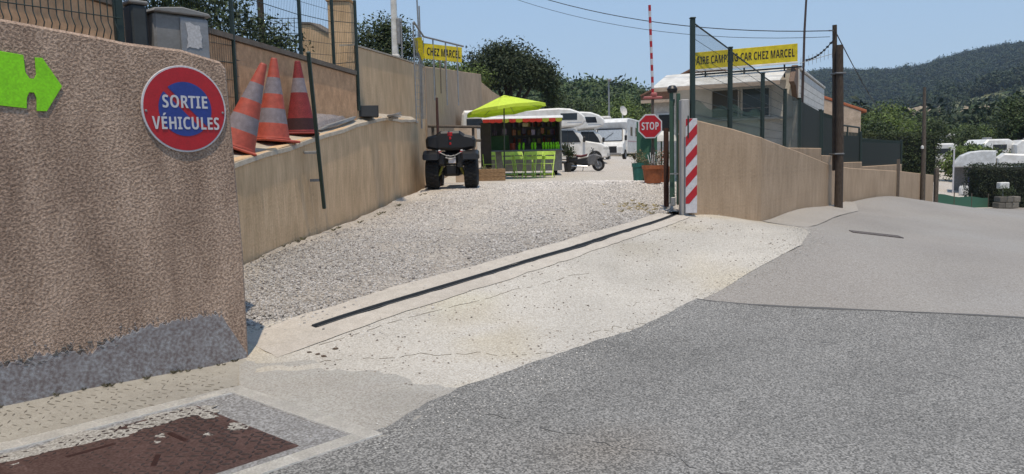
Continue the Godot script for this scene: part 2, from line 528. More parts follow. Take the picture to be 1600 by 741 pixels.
func sheet(poly: PackedVector2Array, cell: float, lift: float, tone: Callable, rag := 0.0) -> MB:
	# a patch of ground that follows the land; poly in x,z
	var edge := PackedVector2Array()
	for i in poly.size():
		var a := poly[i]; var b := poly[(i + 1) % poly.size()]
		var steps := maxi(1, int(a.distance_to(b) / 0.12)) if rag > 0.0 and a.distance_to(b) < 12.0 else 1
		for k in steps:
			var p := a.lerp(b, float(k) / steps)
			if k > 0:
				var nn := (b - a).normalized().orthogonal()
				p += nn * (hill_noise.get_noise_2d(p.x * 160.0, p.y * 160.0) * rag * 1.6 + hill_noise.get_noise_2d(p.x * 700.0, p.y * 700.0) * rag * 0.8)
			edge.append(p)
	var lo := edge[0]; var hi := edge[0]
	for p in edge:
		lo = lo.min(p); hi = hi.max(p)
	var m := MB.new()
	var memo := {}
	var put := func(p: Vector2) -> Vector3:
		var key := Vector2i(roundi(p.x * 1000.0), roundi(p.y * 1000.0))
		if not memo.has(key): memo[key] = Vector3(p.x, H(p.x, p.y) + lift, p.y)
		return memo[key]
	for i in range(floori(lo.x / cell), ceili(hi.x / cell)):
		for j in range(floori(lo.y / cell), ceili(hi.y / cell)):
			var sq := PackedVector2Array([Vector2(i, j) * cell, Vector2(i + 1, j) * cell, Vector2(i + 1, j + 1) * cell, Vector2(i, j + 1) * cell])
			for part in Geometry2D.intersect_polygons(edge, sq):
				var ids := Geometry2D.triangulate_polygon(part)
				for k in range(0, ids.size(), 3):
					var a: Vector3 = put.call(part[ids[k]]); var b: Vector3 = put.call(part[ids[k + 1]]); var d: Vector3 = put.call(part[ids[k + 2]])
					var up := (b - a).cross(d - a)
					if up.y < 0.0:
						var s := b; b = d; d = s
					var e := 0.15
					for q in [a, d, b]:
						m.v.append(q)
						m.n.append(Vector3(-(H(q.x + e, q.z) - H(q.x - e, q.z)) / (2 * e), 1.0, -(H(q.x, q.z + e) - H(q.x, q.z - e)) / (2 * e)).normalized() if cell < 0.6 else up.normalized() * signf(up.y))
						m.c.append(tone.call(q.x, q.z))
	return m

func grey(k: float, warm := 0.0) -> Color:
	return Color(k * (1.0 + warm), k, k * (1.0 - warm))

func nz(x: float, z: float, s: float) -> float:
	return hill_noise.get_noise_2d(x * s, z * s)

func skirt(poly: Array, drop: float) -> MB:
	var m := MB.new()
	for i in poly.size() - 1:
		var a: Vector2 = poly[i]; var b: Vector2 = poly[i + 1]
		var n := maxi(1, int(a.distance_to(b) / 0.5))
		for k in n:
			var p := a.lerp(b, float(k) / n); var q := a.lerp(b, float(k + 1) / n)
			var P := on(p.x, p.y); var Q := on(q.x, q.y)
			m.quad(P - Vector3(0, drop, 0), Q - Vector3(0, drop, 0), Q, P)
	return m

func build_land() -> void:
	hill_noise.seed = 4
	hill_noise.frequency = 0.004
	hill_noise.fractal_octaves = 4
	fit_ground()
	# one sheet of earth out to the hills
	var radii := PackedFloat32Array([0.0])
	var r := 0.6
	while r < 4200.0:
		radii.append(r)
		r *= 1.055 if r > 3.0 else 1.12
	for part in 2:
		var m := MB.new()
		var lo := 0.0 if part == 0 else 150.0
		var seg := 300
		for i in radii.size() - 1:
			var r0 := radii[i]; var r1 := radii[i + 1]
			var is_far := r0 >= 150.0
			if is_far != (part == 1): continue
			for k in seg:
				var a0 := TAU * k / seg; var a1 := TAU * (k + 1) / seg
				var pts: Array[Vector3] = []
				for q in [[r0, a0], [r1, a0], [r1, a1], [r0, a1]]:
					var x: float = q[0] * sin(q[1]); var z: float = -q[0] * cos(q[1])
					pts.append(Vector3(x, H(x, z) - 0.07, z))
				var mid := (pts[0] + pts[2]) * 0.5
				if part == 0: m.col = grey(0.9 + 0.2 * nz(mid.x, mid.z, 12.0), 0.03)
				else:
					var s := nz(mid.x, mid.z, 1.7) * 0.5 + 0.5
					m.col = Color(0.085, 0.10, 0.04).lerp(Color(0.16, 0.155, 0.07), s)
				m.quad(pts[3], pts[2], pts[1], pts[0])
		if part == 0:
			struct("ground", m, vc(mat(lin(0.30, 0.25, 0.18), 1.0, T.grime, Vector3.ONE * 0.3)))
		else:
			struct("hillside", m, vc(mat(Color.WHITE, 1.0)))

	# roadway: older pale surfacing, and a darker relaid stretch at the entrance
	var flat := func(x: float, z: float) -> Color:
		var k := 0.93 + 0.26 * nz(x, z, 55.0) + 0.16 * nz(x, z, 240.0)
		var across := x * 0.738 + z * 0.675
		k += 0.05 * cos((across + 0.9) * 3.6) * smoothstep(7.0, 2.0, absf(across + 0.5))
		var d := Vector2(x - 0.45, (z + 4.45) * 1.6).length()
		var stain := exp(-d * d * 9.0) * 0.16
		return Color(k * (1.0 - stain * 0.6), k * (1.0 - stain), k * (1.0 - stain * 1.4))
	var old := func(x: float, z: float) -> Color:
		return grey(0.95 + 0.16 * nz(x, z, 45.0) + 0.12 * nz(x, z, 200.0), 0.02 + 0.02 * nz(x, z, 30.0))
	struct("road", sheet(PackedVector2Array([Vector2(2.09, -8.6), Vector2(3.95, -10.5), Vector2(4.5, -11.6), Vector2(4.38, -13.55), Vector2(7.8, -18.85), Vector2(9.0, -20.3), Vector2(16.7, -30.1), Vector2(18.6, -31.3), Vector2(22.1, -33.0), Vector2(44, -33.0), Vector2(60, -12), Vector2(24, -3.2), Vector2(12, -5.4), Vector2(5.14, -7.6)]), 0.9, 0.0, old, 0.03), M.asphalt_old)
	struct("relaid_road", sheet(PackedVector2Array([Vector2(2.09, -8.6), Vector2(1.0, -7.12), Vector2(-0.42, -5.44), Vector2(-0.80, -4.62), Vector2(-0.92, -4.52), Vector2(-1.36, -4.10), Vector2(-3.3, -3.0), Vector2(-5.2, 0.4), Vector2(-5, 14), Vector2(24, 14), Vector2(24, -3.2), Vector2(12, -5.4), Vector2(5.14, -7.6)]), 0.55, 0.006, flat, 0.035), M.asphalt)
	# dark seam of bitumen where the two surfacings meet
	var tar := func(_x: float, _z: float) -> Color: return Color.WHITE
	struct("road_seam", sheet(PackedVector2Array([Vector2(2.06, -8.60), Vector2(5.14, -7.62), Vector2(12, -5.43), Vector2(24, -3.25), Vector2(24, -3.21), Vector2(12, -5.38), Vector2(5.14, -7.57), Vector2(2.12, -8.55)]), 0.6, 0.0095, tar, 0.018), mat(lin(0.13, 0.128, 0.125), 0.9, T.grain, Vector3.ONE * 2.0))
	# worn concrete ramp between the road and the gate rail
	var ramp := func(x: float, z: float) -> Color:
		var k := 0.93 + 0.2 * nz(x, z, 60.0) + 0.16 * nz(x, z, 330.0)
		var dirt := smoothstep(0.05, 0.4, nz(x + 40.0, z, 90.0)) * 0.24
		return Color(k, k * (1.0 - dirt * 0.15), k * (1.0 - dirt * 0.5))
	struct("entrance_ramp", sheet(PackedVector2Array([Vector2(-2.62, -6.25), Vector2(-2.75, -6.95), Vector2(-2.1, -7.1), Vector2(-1.87, -6.84), Vector2(-1.755, -6.795), Vector2(2.595, -11.935), Vector2(2.75, -11.95), Vector2(4.38, -13.55), Vector2(4.8, -12.8), Vector2(4.55, -11.6), Vector2(3.98, -10.45), Vector2(2.11, -8.55), Vector2(1.0, -7.06), Vector2(-0.37, -5.36), Vector2(-0.8, -4.52), Vector2(-1.95, -5.3), Vector2(-2.1, -6.05)]), 0.3, 0.003, ramp, 0.02), M.apron)
	# gravelled yard behind the gate
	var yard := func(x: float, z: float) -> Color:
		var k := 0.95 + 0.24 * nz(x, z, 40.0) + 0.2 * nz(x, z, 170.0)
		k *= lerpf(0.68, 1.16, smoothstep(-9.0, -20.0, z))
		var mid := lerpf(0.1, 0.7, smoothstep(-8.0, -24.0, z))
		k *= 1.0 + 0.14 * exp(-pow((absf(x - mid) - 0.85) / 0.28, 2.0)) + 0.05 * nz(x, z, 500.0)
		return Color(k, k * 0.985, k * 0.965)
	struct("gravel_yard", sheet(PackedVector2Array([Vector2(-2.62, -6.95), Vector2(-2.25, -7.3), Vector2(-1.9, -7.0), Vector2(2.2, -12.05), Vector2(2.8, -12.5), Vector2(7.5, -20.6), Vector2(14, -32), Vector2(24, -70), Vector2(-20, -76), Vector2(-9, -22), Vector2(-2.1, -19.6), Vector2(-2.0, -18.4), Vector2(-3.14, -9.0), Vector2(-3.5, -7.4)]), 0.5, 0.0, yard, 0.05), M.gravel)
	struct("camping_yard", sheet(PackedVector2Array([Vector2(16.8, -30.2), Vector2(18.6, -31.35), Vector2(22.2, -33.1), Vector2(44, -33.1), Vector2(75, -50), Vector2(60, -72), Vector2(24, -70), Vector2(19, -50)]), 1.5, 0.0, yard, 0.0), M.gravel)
	# pale strips of concrete that hold the gate rail, with the sunken steel channel between them
	var a := Vector2(-1.8, -6.83); var b := Vector2(2.55, -11.98)
	var t := (b - a).normalized(); var s := Vector2(-t.y, t.x)
	var plain := func(x: float, z: float) -> Color: return grey(0.95 + 0.12 * nz(x, z, 150.0), 0.01)
	var rim := vc(mat(lin(0.63, 0.58, 0.51), 0.9, T.grain, Vector3.ONE * 0.8, true, T.fine_n, 0.5))
	var left := sheet(PackedVector2Array([a - t * 0.62 + s * 0.34, a + s * 0.04 - t * 0.02, b + s * 0.04, b + s * 0.26, a.lerp(b, 0.5) + s * 0.24]), 0.4, 0.010, plain, 0.03)
	var right := sheet(PackedVector2Array([a - t * 0.62 + s * 0.34, a - t * 0.55 - s * 0.3, a - s * 0.36, a.lerp(b, 0.45) - s * 0.30, b - s * 0.30, b - s * 0.04, a - s * 0.04 - t * 0.02, a + s * 0.04 - t * 0.02]), 0.4, 0.010, plain, 0.03)
	struct("rail_kerb", left, rim)
	struct("rail_kerb", right, rim)
	var chan := MB.new()
	var dirt := MB.new()
	for i in 24:
		var p := a.lerp(b, i / 24.0); var q := a.lerp(b, (i + 1) / 24.0)
		for e in [-1.0, 1.0]:
			var o: Vector2 = s * 0.037 * e
			chan.beam(on(p.x + o.x, p.y + o.y, -0.015), on(q.x + o.x, q.y + o.y, -0.015), 0.012, 0.065)
		dirt.beam(on(p.x, p.y, -0.034), on(q.x, q.y, -0.034), 0.07, 0.012)
	var rail := obj("gate_rail", chan, mat(lin(0.085, 0.088, 0.092), 0.6, T.grime, Vector3.ONE * 1.5))
	obj("packed_dirt", dirt, mat(lin(0.16, 0.155, 0.15), 1.0, T.grime, Vector3.ONE * 3.0), rail)
	tag(rail, "sunken grey steel rail for a sliding gate, crossing the entrance", "gate rail")
	# pavement strip beside the wall of the entrance
	var w := func(d: float, z: float) -> Vector2: return Vector2(-2.19, -6.2) + Vector2(0.675, -0.738) * d + Vector2(0.738, 0.675) * z
	var p0: Vector2 = w.call(-7.5, -0.05)
	var paved := func(x: float, z: float) -> Color:
		return grey(0.85 + 0.25 * nz(x, z, 120.0), 0.02)
	struct("pavement", sheet(PackedVector2Array([p0, w.call(0.0, -0.05), w.call(0.25, 0.06), Vector2(-1.62, -5.72), Vector2(-0.74, -4.56), Vector2(-0.86, -4.46), Vector2(-1.4, -4.03), Vector2(-3.3, -3.0), w.call(-7.5, 3.2)]), 0.35, -0.004, paved, 0.0), M.pave)
	# grey patch over the corner of the ramp, paler towards its ramp edge
	var patch_tone := func(x: float, z: float) -> Color:
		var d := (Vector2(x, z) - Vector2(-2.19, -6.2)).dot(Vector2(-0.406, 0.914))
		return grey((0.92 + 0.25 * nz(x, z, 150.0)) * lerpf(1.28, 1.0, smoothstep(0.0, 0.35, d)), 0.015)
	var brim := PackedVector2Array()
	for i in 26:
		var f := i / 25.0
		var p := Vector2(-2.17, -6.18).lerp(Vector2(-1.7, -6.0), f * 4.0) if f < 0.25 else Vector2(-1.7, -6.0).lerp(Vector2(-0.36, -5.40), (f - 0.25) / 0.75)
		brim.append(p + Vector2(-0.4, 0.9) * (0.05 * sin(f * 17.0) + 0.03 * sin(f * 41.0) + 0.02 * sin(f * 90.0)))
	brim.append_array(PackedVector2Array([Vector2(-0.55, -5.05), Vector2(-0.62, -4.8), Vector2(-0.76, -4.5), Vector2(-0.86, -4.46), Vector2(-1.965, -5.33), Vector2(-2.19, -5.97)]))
	struct("grey_patch", sheet(brim, 0.15, 0.004, patch_tone, 0.0), vc(mat(lin(0.46, 0.445, 0.41), 0.95, T.flecks, Vector3.ONE * 0.6, true, T.fine_n, 0.6)))
	# narrow pavement along the far wall
	struct("sidewalk", sheet(PackedVector2Array([Vector2(4.4, -13.45), Vector2(4.82, -12.78), Vector2(5.6, -13.9), Vector2(8.3, -18.3), Vector2(9.1, -20.3), Vector2(8.7, -20.1), Vector2(7.6, -18.4)]), 0.5, 0.014, plain, 0.012), vc(mat(lin(0.44, 0.42, 0.39), 0.9, T.flecks, Vector3.ONE * 0.8, true, T.fine_n, 0.5)))

func sweep_wall(line: Array, tops: Array, thick: float, drop := 0.4, dry_base := -99.0) -> MB:
	# line: Vector2 x,z points; front is to the right of the way it runs
	var m := MB.new()
	var f: Array[Vector2] = []; var b: Array[Vector2] = []
	for i in line.size():
		var d := Vector2.ZERO
		if i > 0: d += (line[i] - line[i - 1]).normalized()
		if i < line.size() - 1: d += (line[i + 1] - line[i]).normalized()
		d = d.normalized()
		f.append(line[i]); b.append(line[i] - Vector2(-d.y, d.x) * thick)
	var lo := func(p: Vector2) -> float: return dry_base if dry_base > -90.0 else H(p.x, p.y) - drop
	for i in line.size() - 1:
		var n := maxi(1, int(f[i].distance_to(f[i + 1]) / 1.2))
		for k in n:
			var s0 := float(k) / n; var s1 := float(k + 1) / n
			var p := f[i].lerp(f[i + 1], s0); var q := f[i].lerp(f[i + 1], s1)
			var pb := b[i].lerp(b[i + 1], s0); var qb := b[i].lerp(b[i + 1], s1)
			var y0 := lerpf(tops[i], tops[i + 1], s0); var y1 := lerpf(tops[i], tops[i + 1], s1)
			var c := 0.015
			var nd := Vector2(-(f[i + 1] - f[i]).normalized().y, (f[i + 1] - f[i]).normalized().x) * c
			var v3 := func(u: Vector2, y: float) -> Vector3: return Vector3(u.x, y, u.y)
			m.quad(v3.call(p, lo.call(p)), v3.call(q, lo.call(q)), v3.call(q, y1 - c), v3.call(p, y0 - c))
			m.quad(v3.call(p, y0 - c), v3.call(q, y1 - c), v3.call(q - nd, y1), v3.call(p - nd, y0))
			m.quad(v3.call(p - nd, y0), v3.call(q - nd, y1), v3.call(qb, y1), v3.call(pb, y0))
			m.quad(v3.call(qb, lo.call(qb)), v3.call(pb, lo.call(pb)), v3.call(pb, y0), v3.call(qb, y1))
	for e in [0, line.size() - 1]:
		var p := f[e]; var q := b[e]
		var y: float = tops[e]
		var l: float = minf(lo.call(p), lo.call(q))
		var A := Vector3(p.x, l, p.y); var B := Vector3(q.x, l, q.y); var C := Vector3(q.x, y, q.y); var D := Vector3(p.x, y, p.y)
		if e == 0: m.quad(B, A, D, C)
		else: m.quad(A, B, C, D)
	return m

func coping(line: Array, tops: Array, thick: float, high: float, over: float) -> MB:
	var m := MB.new()
	for i in line.size() - 1:
		var d: Vector2 = (line[i + 1] - line[i]).normalized()
		var n := Vector2(-d.y, d.x)
		var a: Vector2 = line[i] + n * over; var b: Vector2 = line[i + 1] + n * over
		var c: Vector2 = line[i + 1] - n * (thick + over); var e: Vector2 = line[i] - n * (thick + over)
		var y0: float = tops[i] + 0.002; var y1: float = tops[i + 1] + 0.002
		var up := Vector3(0, high, 0)
		var A := Vector3(a.x, y0, a.y); var B := Vector3(b.x, y1, b.y); var C := Vector3(c.x, y1, c.y); var E := Vector3(e.x, y0, e.y)
		m.quad(A, B, B + up, A + up); m.quad(A + up, B + up, C + up, E + up); m.quad(C, E, E + up, C + up); m.quad(E, C, B, A)
		m.quad(E, A, A + up, E + up); m.quad(B, C, C + up, B + up)
	return m

# ---------------------------------------------------------------- plants
func leaf_cloud(m: MB, lobes: Array, count: int, size: float, dark: Color, bright: Color, clump := 20, spread := 0.22) -> void:
	# lobes: [centre, radii]; many small leaf faces in clumps through the crown's volume
	var share: Array[float] = []
	var total := 0.0
	for l in lobes:
		var w := pow(l[1].x * l[1].y * l[1].z, 0.667)
		total += w
		share.append(total)
	for k in maxi(1, count / clump):
		var pick := rng.randf() * total
		var i := 0
		while share[i] < pick: i += 1
		var c: Vector3 = lobes[i][0]; var rad: Vector3 = lobes[i][1]
		var d := Vector3(rng.randfn(), rng.randfn(), rng.randfn()).normalized()
		var at := c + d * rad * pow(rng.randf(), 0.36) * rng.randf_range(0.86, 1.08)
		var tone := dark.lerp(bright, rng.randf())
		var g := minf(rad.x, minf(rad.y, rad.z)) * spread + size * 0.6
		for j in clump:
			var p := at + Vector3(rng.randfn(), rng.randfn() * 0.75, rng.randfn()) * g
			var n := (Vector3(rng.randfn(), rng.randfn(), rng.randfn()) + (p - c).normalized() * 0.8 + Vector3(0, 0.6, 0)).normalized()
			var u := n.cross(Vector3(rng.randfn(), rng.randfn(), rng.randfn())).normalized()
			var w := n.cross(u)
			var s := size * rng.randf_range(0.6, 1.25)
			var q := tone * rng.randf_range(0.8, 1.25)
			m.col = Color(q.r, q.g, q.b)
			var bend := n * s * 0.22
			m.tri(p - u * s - bend, p + w * s * 0.42, p - w * s * 0.42)
			m.tri(p + w * s * 0.42, p + u * s - bend, p - w * s * 0.42)
	m.col = Color.WHITE

func tree(called: String, label: String, base: Vector3, lobes: Array, count: int, size: float, dark: Color, bright: Color, trunk := 0.15, group := "", category := "tree") -> Node3D:
	# lobes are given in metres from the foot of the tree
	var o := thing(called, label, category, base, 0.0, group)
	var m := MB.new()
	leaf_cloud(m, lobes, count, size, dark, bright)
	obj("crown", m, M.leaf, o)
	var w := MB.new()
	var top := Vector3.ZERO
	for l in lobes: top += l[0]
	top /= lobes.size()
	var fork := Vector3(top.x * 0.3, minf(top.y * 0.55, top.y - 0.3), top.z * 0.3)
	w.tube([Vector3(0, -0.3, 0), Vector3(0.02, 0.1, 0.01), fork * 0.5 + Vector3(trunk * 0.4, 0, 0), fork], [trunk * 1.3, trunk, trunk * 0.85, trunk * 0.7], 9)
	for l in lobes:
		var e: Vector3 = l[0]
		w.tube([fork - Vector3(0, 0.1, 0), fork.lerp(e, 0.5) + Vector3(0.05, -0.12, 0.04) * trunk * 4.0, e + Vector3(0, l[1].y * 0.35, 0)], [trunk * 0.55, trunk * 0.35, trunk * 0.1], 7)
	obj("trunk", w, M.trunk, o)
	return o

const DARK := Color(0.024, 0.036, 0.012)
const MID := Color(0.062, 0.09, 0.022)
const FRESH := Color(0.135, 0.185, 0.034)
const OLIVE := Color(0.07, 0.075, 0.03)

func build_trees() -> void:
	# behind the garden wall at the terrace
	tree("oak_tree", "dark leafy tree behind the garden wall, above the grey meter cabinet", Vector3(-4.75, 2.9, -13.0),
		[[Vector3(-0.1, 1.35, 0), Vector3(0.62, 0.75, 0.6)], [Vector3(0.5, 0.85, 0.1), Vector3(0.5, 0.42, 0.5)], [Vector3(0.95, 0.62, 0), Vector3(0.36, 0.34, 0.4)], [Vector3(-0.7, 1.0, 0), Vector3(0.5, 0.5, 0.5)]], 5200, 0.045, DARK, MID, 0.08)
	tree("laurel_shrub", "dark overhanging shrub behind the garden wall, at the upper edge of the wire fence", Vector3(-6.1, 2.9, -10.5),
		[[Vector3(0.3, 0.95, 0), Vector3(0.95, 0.45, 0.5)], [Vector3(1.5, 1.05, -0.5), Vector3(0.75, 0.5, 0.5)], [Vector3(-0.8, 1.2, 0.3), Vector3(0.8, 0.6, 0.5)], [Vector3(1.0, 1.6, 0), Vector3(0.9, 0.4, 0.5)]], 7000, 0.05, DARK, MID, 0.06, "", "shrub")
	tree("dry_shrub", "small straw-coloured shrub in front of the wire trellis", Vector3(-4.25, 2.9, -14.4),
		[[Vector3(0.1, 0.42, 0), Vector3(0.3, 0.26, 0.3)], [Vector3(-0.2, 0.25, 0.1), Vector3(0.25, 0.2, 0.25)]], 1300, 0.03, Color(0.10, 0.09, 0.035), Color(0.22, 0.19, 0.09), 0.03, "", "shrub")
	tree("holm_oak", "round dark tree behind the tall cream wall, beside the pale mast", Vector3(-5.0, 1.8, -32),
		[[Vector3(-0.4, 4.6, 0), Vector3(0.9, 0.95, 0.9)], [Vector3(0.35, 4.9, 0), Vector3(0.7, 0.75, 0.8)], [Vector3(0.2, 3.9, 0.2), Vector3(0.9, 0.8, 0.8)], [Vector3(1.15, 4.3, 0), Vector3(0.38, 0.4, 0.4)], [Vector3(-0.9, 4.0, 0), Vector3(0.7, 0.7, 0.7)], [Vector3(1.5, 3.2, 0), Vector3(0.9, 0.6, 0.6)]], 9000, 0.085, DARK, MID, 0.16)
	tree("big_pine", "large dark round-headed tree rising behind the green parasol", Vector3(0.0, 1.4, -50),
		[[Vector3(-1.3, 6.0, 0), Vector3(1.55, 1.25, 1.6)], [Vector3(0.1, 6.4, 0), Vector3(1.7, 1.15, 1.7)], [Vector3(1.3, 5.8, 0.2), Vector3(1.5, 1.1, 1.5)], [Vector3(-0.5, 7.05, 0), Vector3(0.9, 0.5, 0.9)], [Vector3(-2.2, 5.4, 0.3), Vector3(1.0, 0.8, 1.0)], [Vector3(0.2, 5.4, 0.5), Vector3(2.0, 0.9, 1.5)], [Vector3(2.05, 5.4, 0), Vector3(1.0, 0.8, 1.0)]], 17000, 0.12, DARK, Color(0.04, 0.055, 0.017), 0.3)
	tree("young_pine", "small dark tree at the edge of the large round-headed one", Vector3(2.75, 1.4, -51),
		[[Vector3(0.05, 5.5, 0), Vector3(0.55, 0.75, 0.6)], [Vector3(-0.3, 4.8, 0), Vector3(0.6, 0.6, 0.6)], [Vector3(0.2, 4.1, 0), Vector3(0.8, 0.7, 0.7)]], 2600, 0.1, DARK, MID, 0.09)
	tree("bay_bush", "dense dark bush under the large tree, beside the end of the tall wall", Vector3(0.5, 1.6, -48.2),
		[[Vector3(-0.9, 2.7, 0), Vector3(1.3, 1.0, 0.9)], [Vector3(0.6, 2.5, 0), Vector3(1.4, 1.0, 0.9)], [Vector3(1.6, 1.9, 0), Vector3(1.1, 1.0, 0.9)], [Vector3(0.2, 1.3, 0), Vector3(2.4, 1.2, 0.9)]], 9000, 0.09, Color(0.011, 0.017, 0.008), Color(0.026, 0.036, 0.013), 0.12, "", "bush")
	tree("green_shrub", "bright green shrub showing over the tall wall, below the yellow board", Vector3(-4.2, 1.6, -47.5),
		[[Vector3(0.6, 5.2, 0), Vector3(1.4, 0.8, 1.0)], [Vector3(2.0, 4.9, 0), Vector3(1.3, 0.8, 1.0)], [Vector3(-0.8, 5.3, 0), Vector3(1.1, 0.9, 1.0)]], 5200, 0.1, MID, FRESH, 0.07, "", "shrub")
	# at the foot of the wooded hill, beyond the campers
	var said := ["dark tree behind the motorhomes' rounded bunks, at the foot of the wooded hill", "fresh green tree behind the raised roof dish at the foot of the wooded hill", "tall dark tree behind the barrier column and STOP plate", "fresh green tree between the lamp post and STOP plate, far up the yard", "low light green tree hidden by the reception hut's awning", "dark tree behind the snack trailer roof, left of the lamp post", "tallest dark tree behind the thin lamp post", "dark tree far behind the reception hut", "low light green bush behind the gate pillar"]
	var k := 0
	for s in [[6.6, -78.0, 2.6, 5.6, 0], [11.0, -74.0, 3.0, 5.2, 1], [15.8, -84.0, 3.4, 7.2, 0], [12.9, -92.0, 3.2, 7.0, 1], [17.6, -72.0, 2.6, 4.6, 1], [4.0, -90.0, 3.0, 6.6, 0], [8.9, -98.0, 3.4, 8.0, 0], [20.5, -92.0, 3.6, 6.6, 0], [14.2, -64.0, 2.0, 3.6, 1]]:
		var r: float = s[2]; var h: float = s[3]
		tree("hill_foot_tree", said[k], on(s[0], s[1], -0.2), [[Vector3(-r * 0.35, h * 0.62, 0), Vector3(r * 0.7, h * 0.3, r * 0.7)], [Vector3(r * 0.4, h * 0.66, 0.3), Vector3(r * 0.65, h * 0.3, r * 0.7)], [Vector3(0, h * 0.82, 0), Vector3(r * 0.55, h * 0.2, r * 0.6)], [Vector3(0.1, h * 0.38, 0.4), Vector3(r * 0.95, h * 0.32, r * 0.8)]], 4200, 0.16, MID if s[4] else DARK, FRESH if s[4] else MID, 0.2, "trees at the foot of the wooded hill")
		k += 1
	# down the slope beyond the far wall
	said = ["bright green pine just past the peach house's gable end", "tallest bright green pine between the peach house and the thin grey pole", "low bright green pine above the white tent awning", "dark tree directly behind the thin grey pole", "small dark tree behind the tent awning's corner pole", "dark tree far behind the white tent awning, below the chalky bank", "pale green pine far off, under the chalky bank", "low dark tree under the broad stone pine", "dark tree behind the peach house's lit wall", "dark tree next to the stone pine, far down the slope", "dark tree hidden behind the spliced wooden pole"]
	k = 0
	for s in [[28.5, -60.0, 2.0, 4.6, 1], [32.5, -66.0, 2.4, 5.6, 1], [30.8, -52.0, 1.7, 2.6, 1], [38.0, -70.0, 2.6, 4.2, 0], [33.8, -56.0, 1.8, 2.6, 0], [44.0, -74.0, 2.8, 3.4, 0], [47.5, -80.0, 3.0, 3.6, 1], [40.5, -60.0, 2.0, 2.6, 0], [25.5, -54.0, 1.9, 4.0, 0], [52.0, -84.0, 3.0, 3.4, 0], [36.0, -82.0, 2.6, 5.6, 0]]:
		var r: float = s[2]; var h: float = s[3]
		tree("slope_tree", said[k], on(s[0], s[1], -0.2), [[Vector3(-r * 0.4, h * 0.6, 0), Vector3(r * 0.65, h * 0.26, r * 0.7)], [Vector3(r * 0.4, h * 0.68, 0.3), Vector3(r * 0.65, h * 0.24, r * 0.7)], [Vector3(-0.1, h * 0.85, 0), Vector3(r * 0.5, h * 0.18, r * 0.6)], [Vector3(0.1, h * 0.36, 0.4), Vector3(r * 0.9, h * 0.3, r * 0.8)]], 4200, 0.13, MID if s[4] else DARK, FRESH if s[4] else MID, 0.18, "trees on the slope beyond the far wall")
		k += 1
	tree("stone_pine", "big broad pine at the edge of the camping field, above the white tent roof", on(39.6, -60.0, -0.2),
		[[Vector3(-0.6, 4.3, 0), Vector3(1.7, 1.1, 1.5)], [Vector3(1.2, 4.6, 0), Vector3(1.8, 1.2, 1.6)], [Vector3(0.3, 5.4, 0), Vector3(1.5, 0.8, 1.4)], [Vector3(-0.9, 3.2, 0), Vector3(1.2, 0.8, 1.2)], [Vector3(1.4, 3.2, 0), Vector3(1.8, 1.2, 1.2)]], 9000, 0.13, DARK, Color(0.055, 0.085, 0.018), 0.22)
	# clipped and wild hedges
	hedge("dark_hedge", "clipped dark hedge block at the corner of the road", Vector3(24.6, 0, -33.9), Vector3(8.4, 1.95, 1.3), -0.02, DARK * 0.8, Color(0.022, 0.034, 0.012), 15000, 0.04)
	hedge("wild_hedge", "tall wild hedge between the far wall and the camping yard", Vector3(23.2, 0, -47.5), Vector3(6.5, 3.0, 1.5), 0.25, DARK, Color(0.045, 0.065, 0.016), 12000, 0.07)
	# woods on the hills
	var wood := MB.new()
	leaf_cloud(wood, [[Vector3(0, 0.62, 0), Vector3(0.5, 0.42, 0.5)], [Vector3(0.25, 0.85, 0.1), Vector3(0.32, 0.26, 0.3)], [Vector3(-0.28, 0.5, -0.1), Vector3(0.34, 0.32, 0.34)]], 420, 0.11, Color(0.7, 0.7, 0.7), Color(1.15, 1.15, 1.15), 14, 0.3)
	wood.tube([Vector3(0, -0.1, 0), Vector3(0.02, 0.6, 0)], [0.05, 0.03], 5)
	var spots: Array = []
	var tones: Array = []
	var tries := 0
	while spots.size() < 14500 and tries < 90000:
		tries += 1
		var near_hill := tries % 7 == 0
		var a := rng.randf_range(-16.0, 19.0) if near_hill else rng.randf_range(12.0, 48.0)
		var r := sqrt(rng.randf_range(98.0 * 98.0, 350.0 * 350.0)) if near_hill else sqrt(rng.randf_range(150.0 * 150.0, 1420.0 * 1420.0))
		if not near_hill and r < 330.0 and a < 18.0: continue
		var x := r * sin(deg_to_rad(a)); var z := -r * cos(deg_to_rad(a))
		var open := nz(x, z, 1.5)
		if not near_hill:
			# open scrub on the lower spur and a few clearings
			if r > 380.0 and r < 720.0 and a > 25.5 and open > -0.12 and rng.randf() < 0.86: continue
			if open > 0.3 and rng.randf() < 0.7: continue
		var s := rng.randf_range(4.5, 8.0) * (1.0 if near_hill else 1.0 + r / 2400.0)
		if near_hill: s *= 0.85
		spots.append(Transform3D(Basis(Vector3.UP, rng.randf() * TAU).scaled(Vector3(s * rng.randf_range(0.9, 1.25), s * rng.randf_range(0.75, 1.15), s * rng.randf_range(0.9, 1.25))), on(x, z, -0.3)))
		var q := DARK.lerp(MID, rng.randf()) * (1.0 if near_hill else 0.62)
		q.g *= 1.12
		if near_hill: q = q.lerp(FRESH, rng.randf() * 0.25)
		tones.append(q)
	scatter("forest", wood, M.leaf, spots, tones, "dense dark wood covering the hillsides behind the camp", "forest")

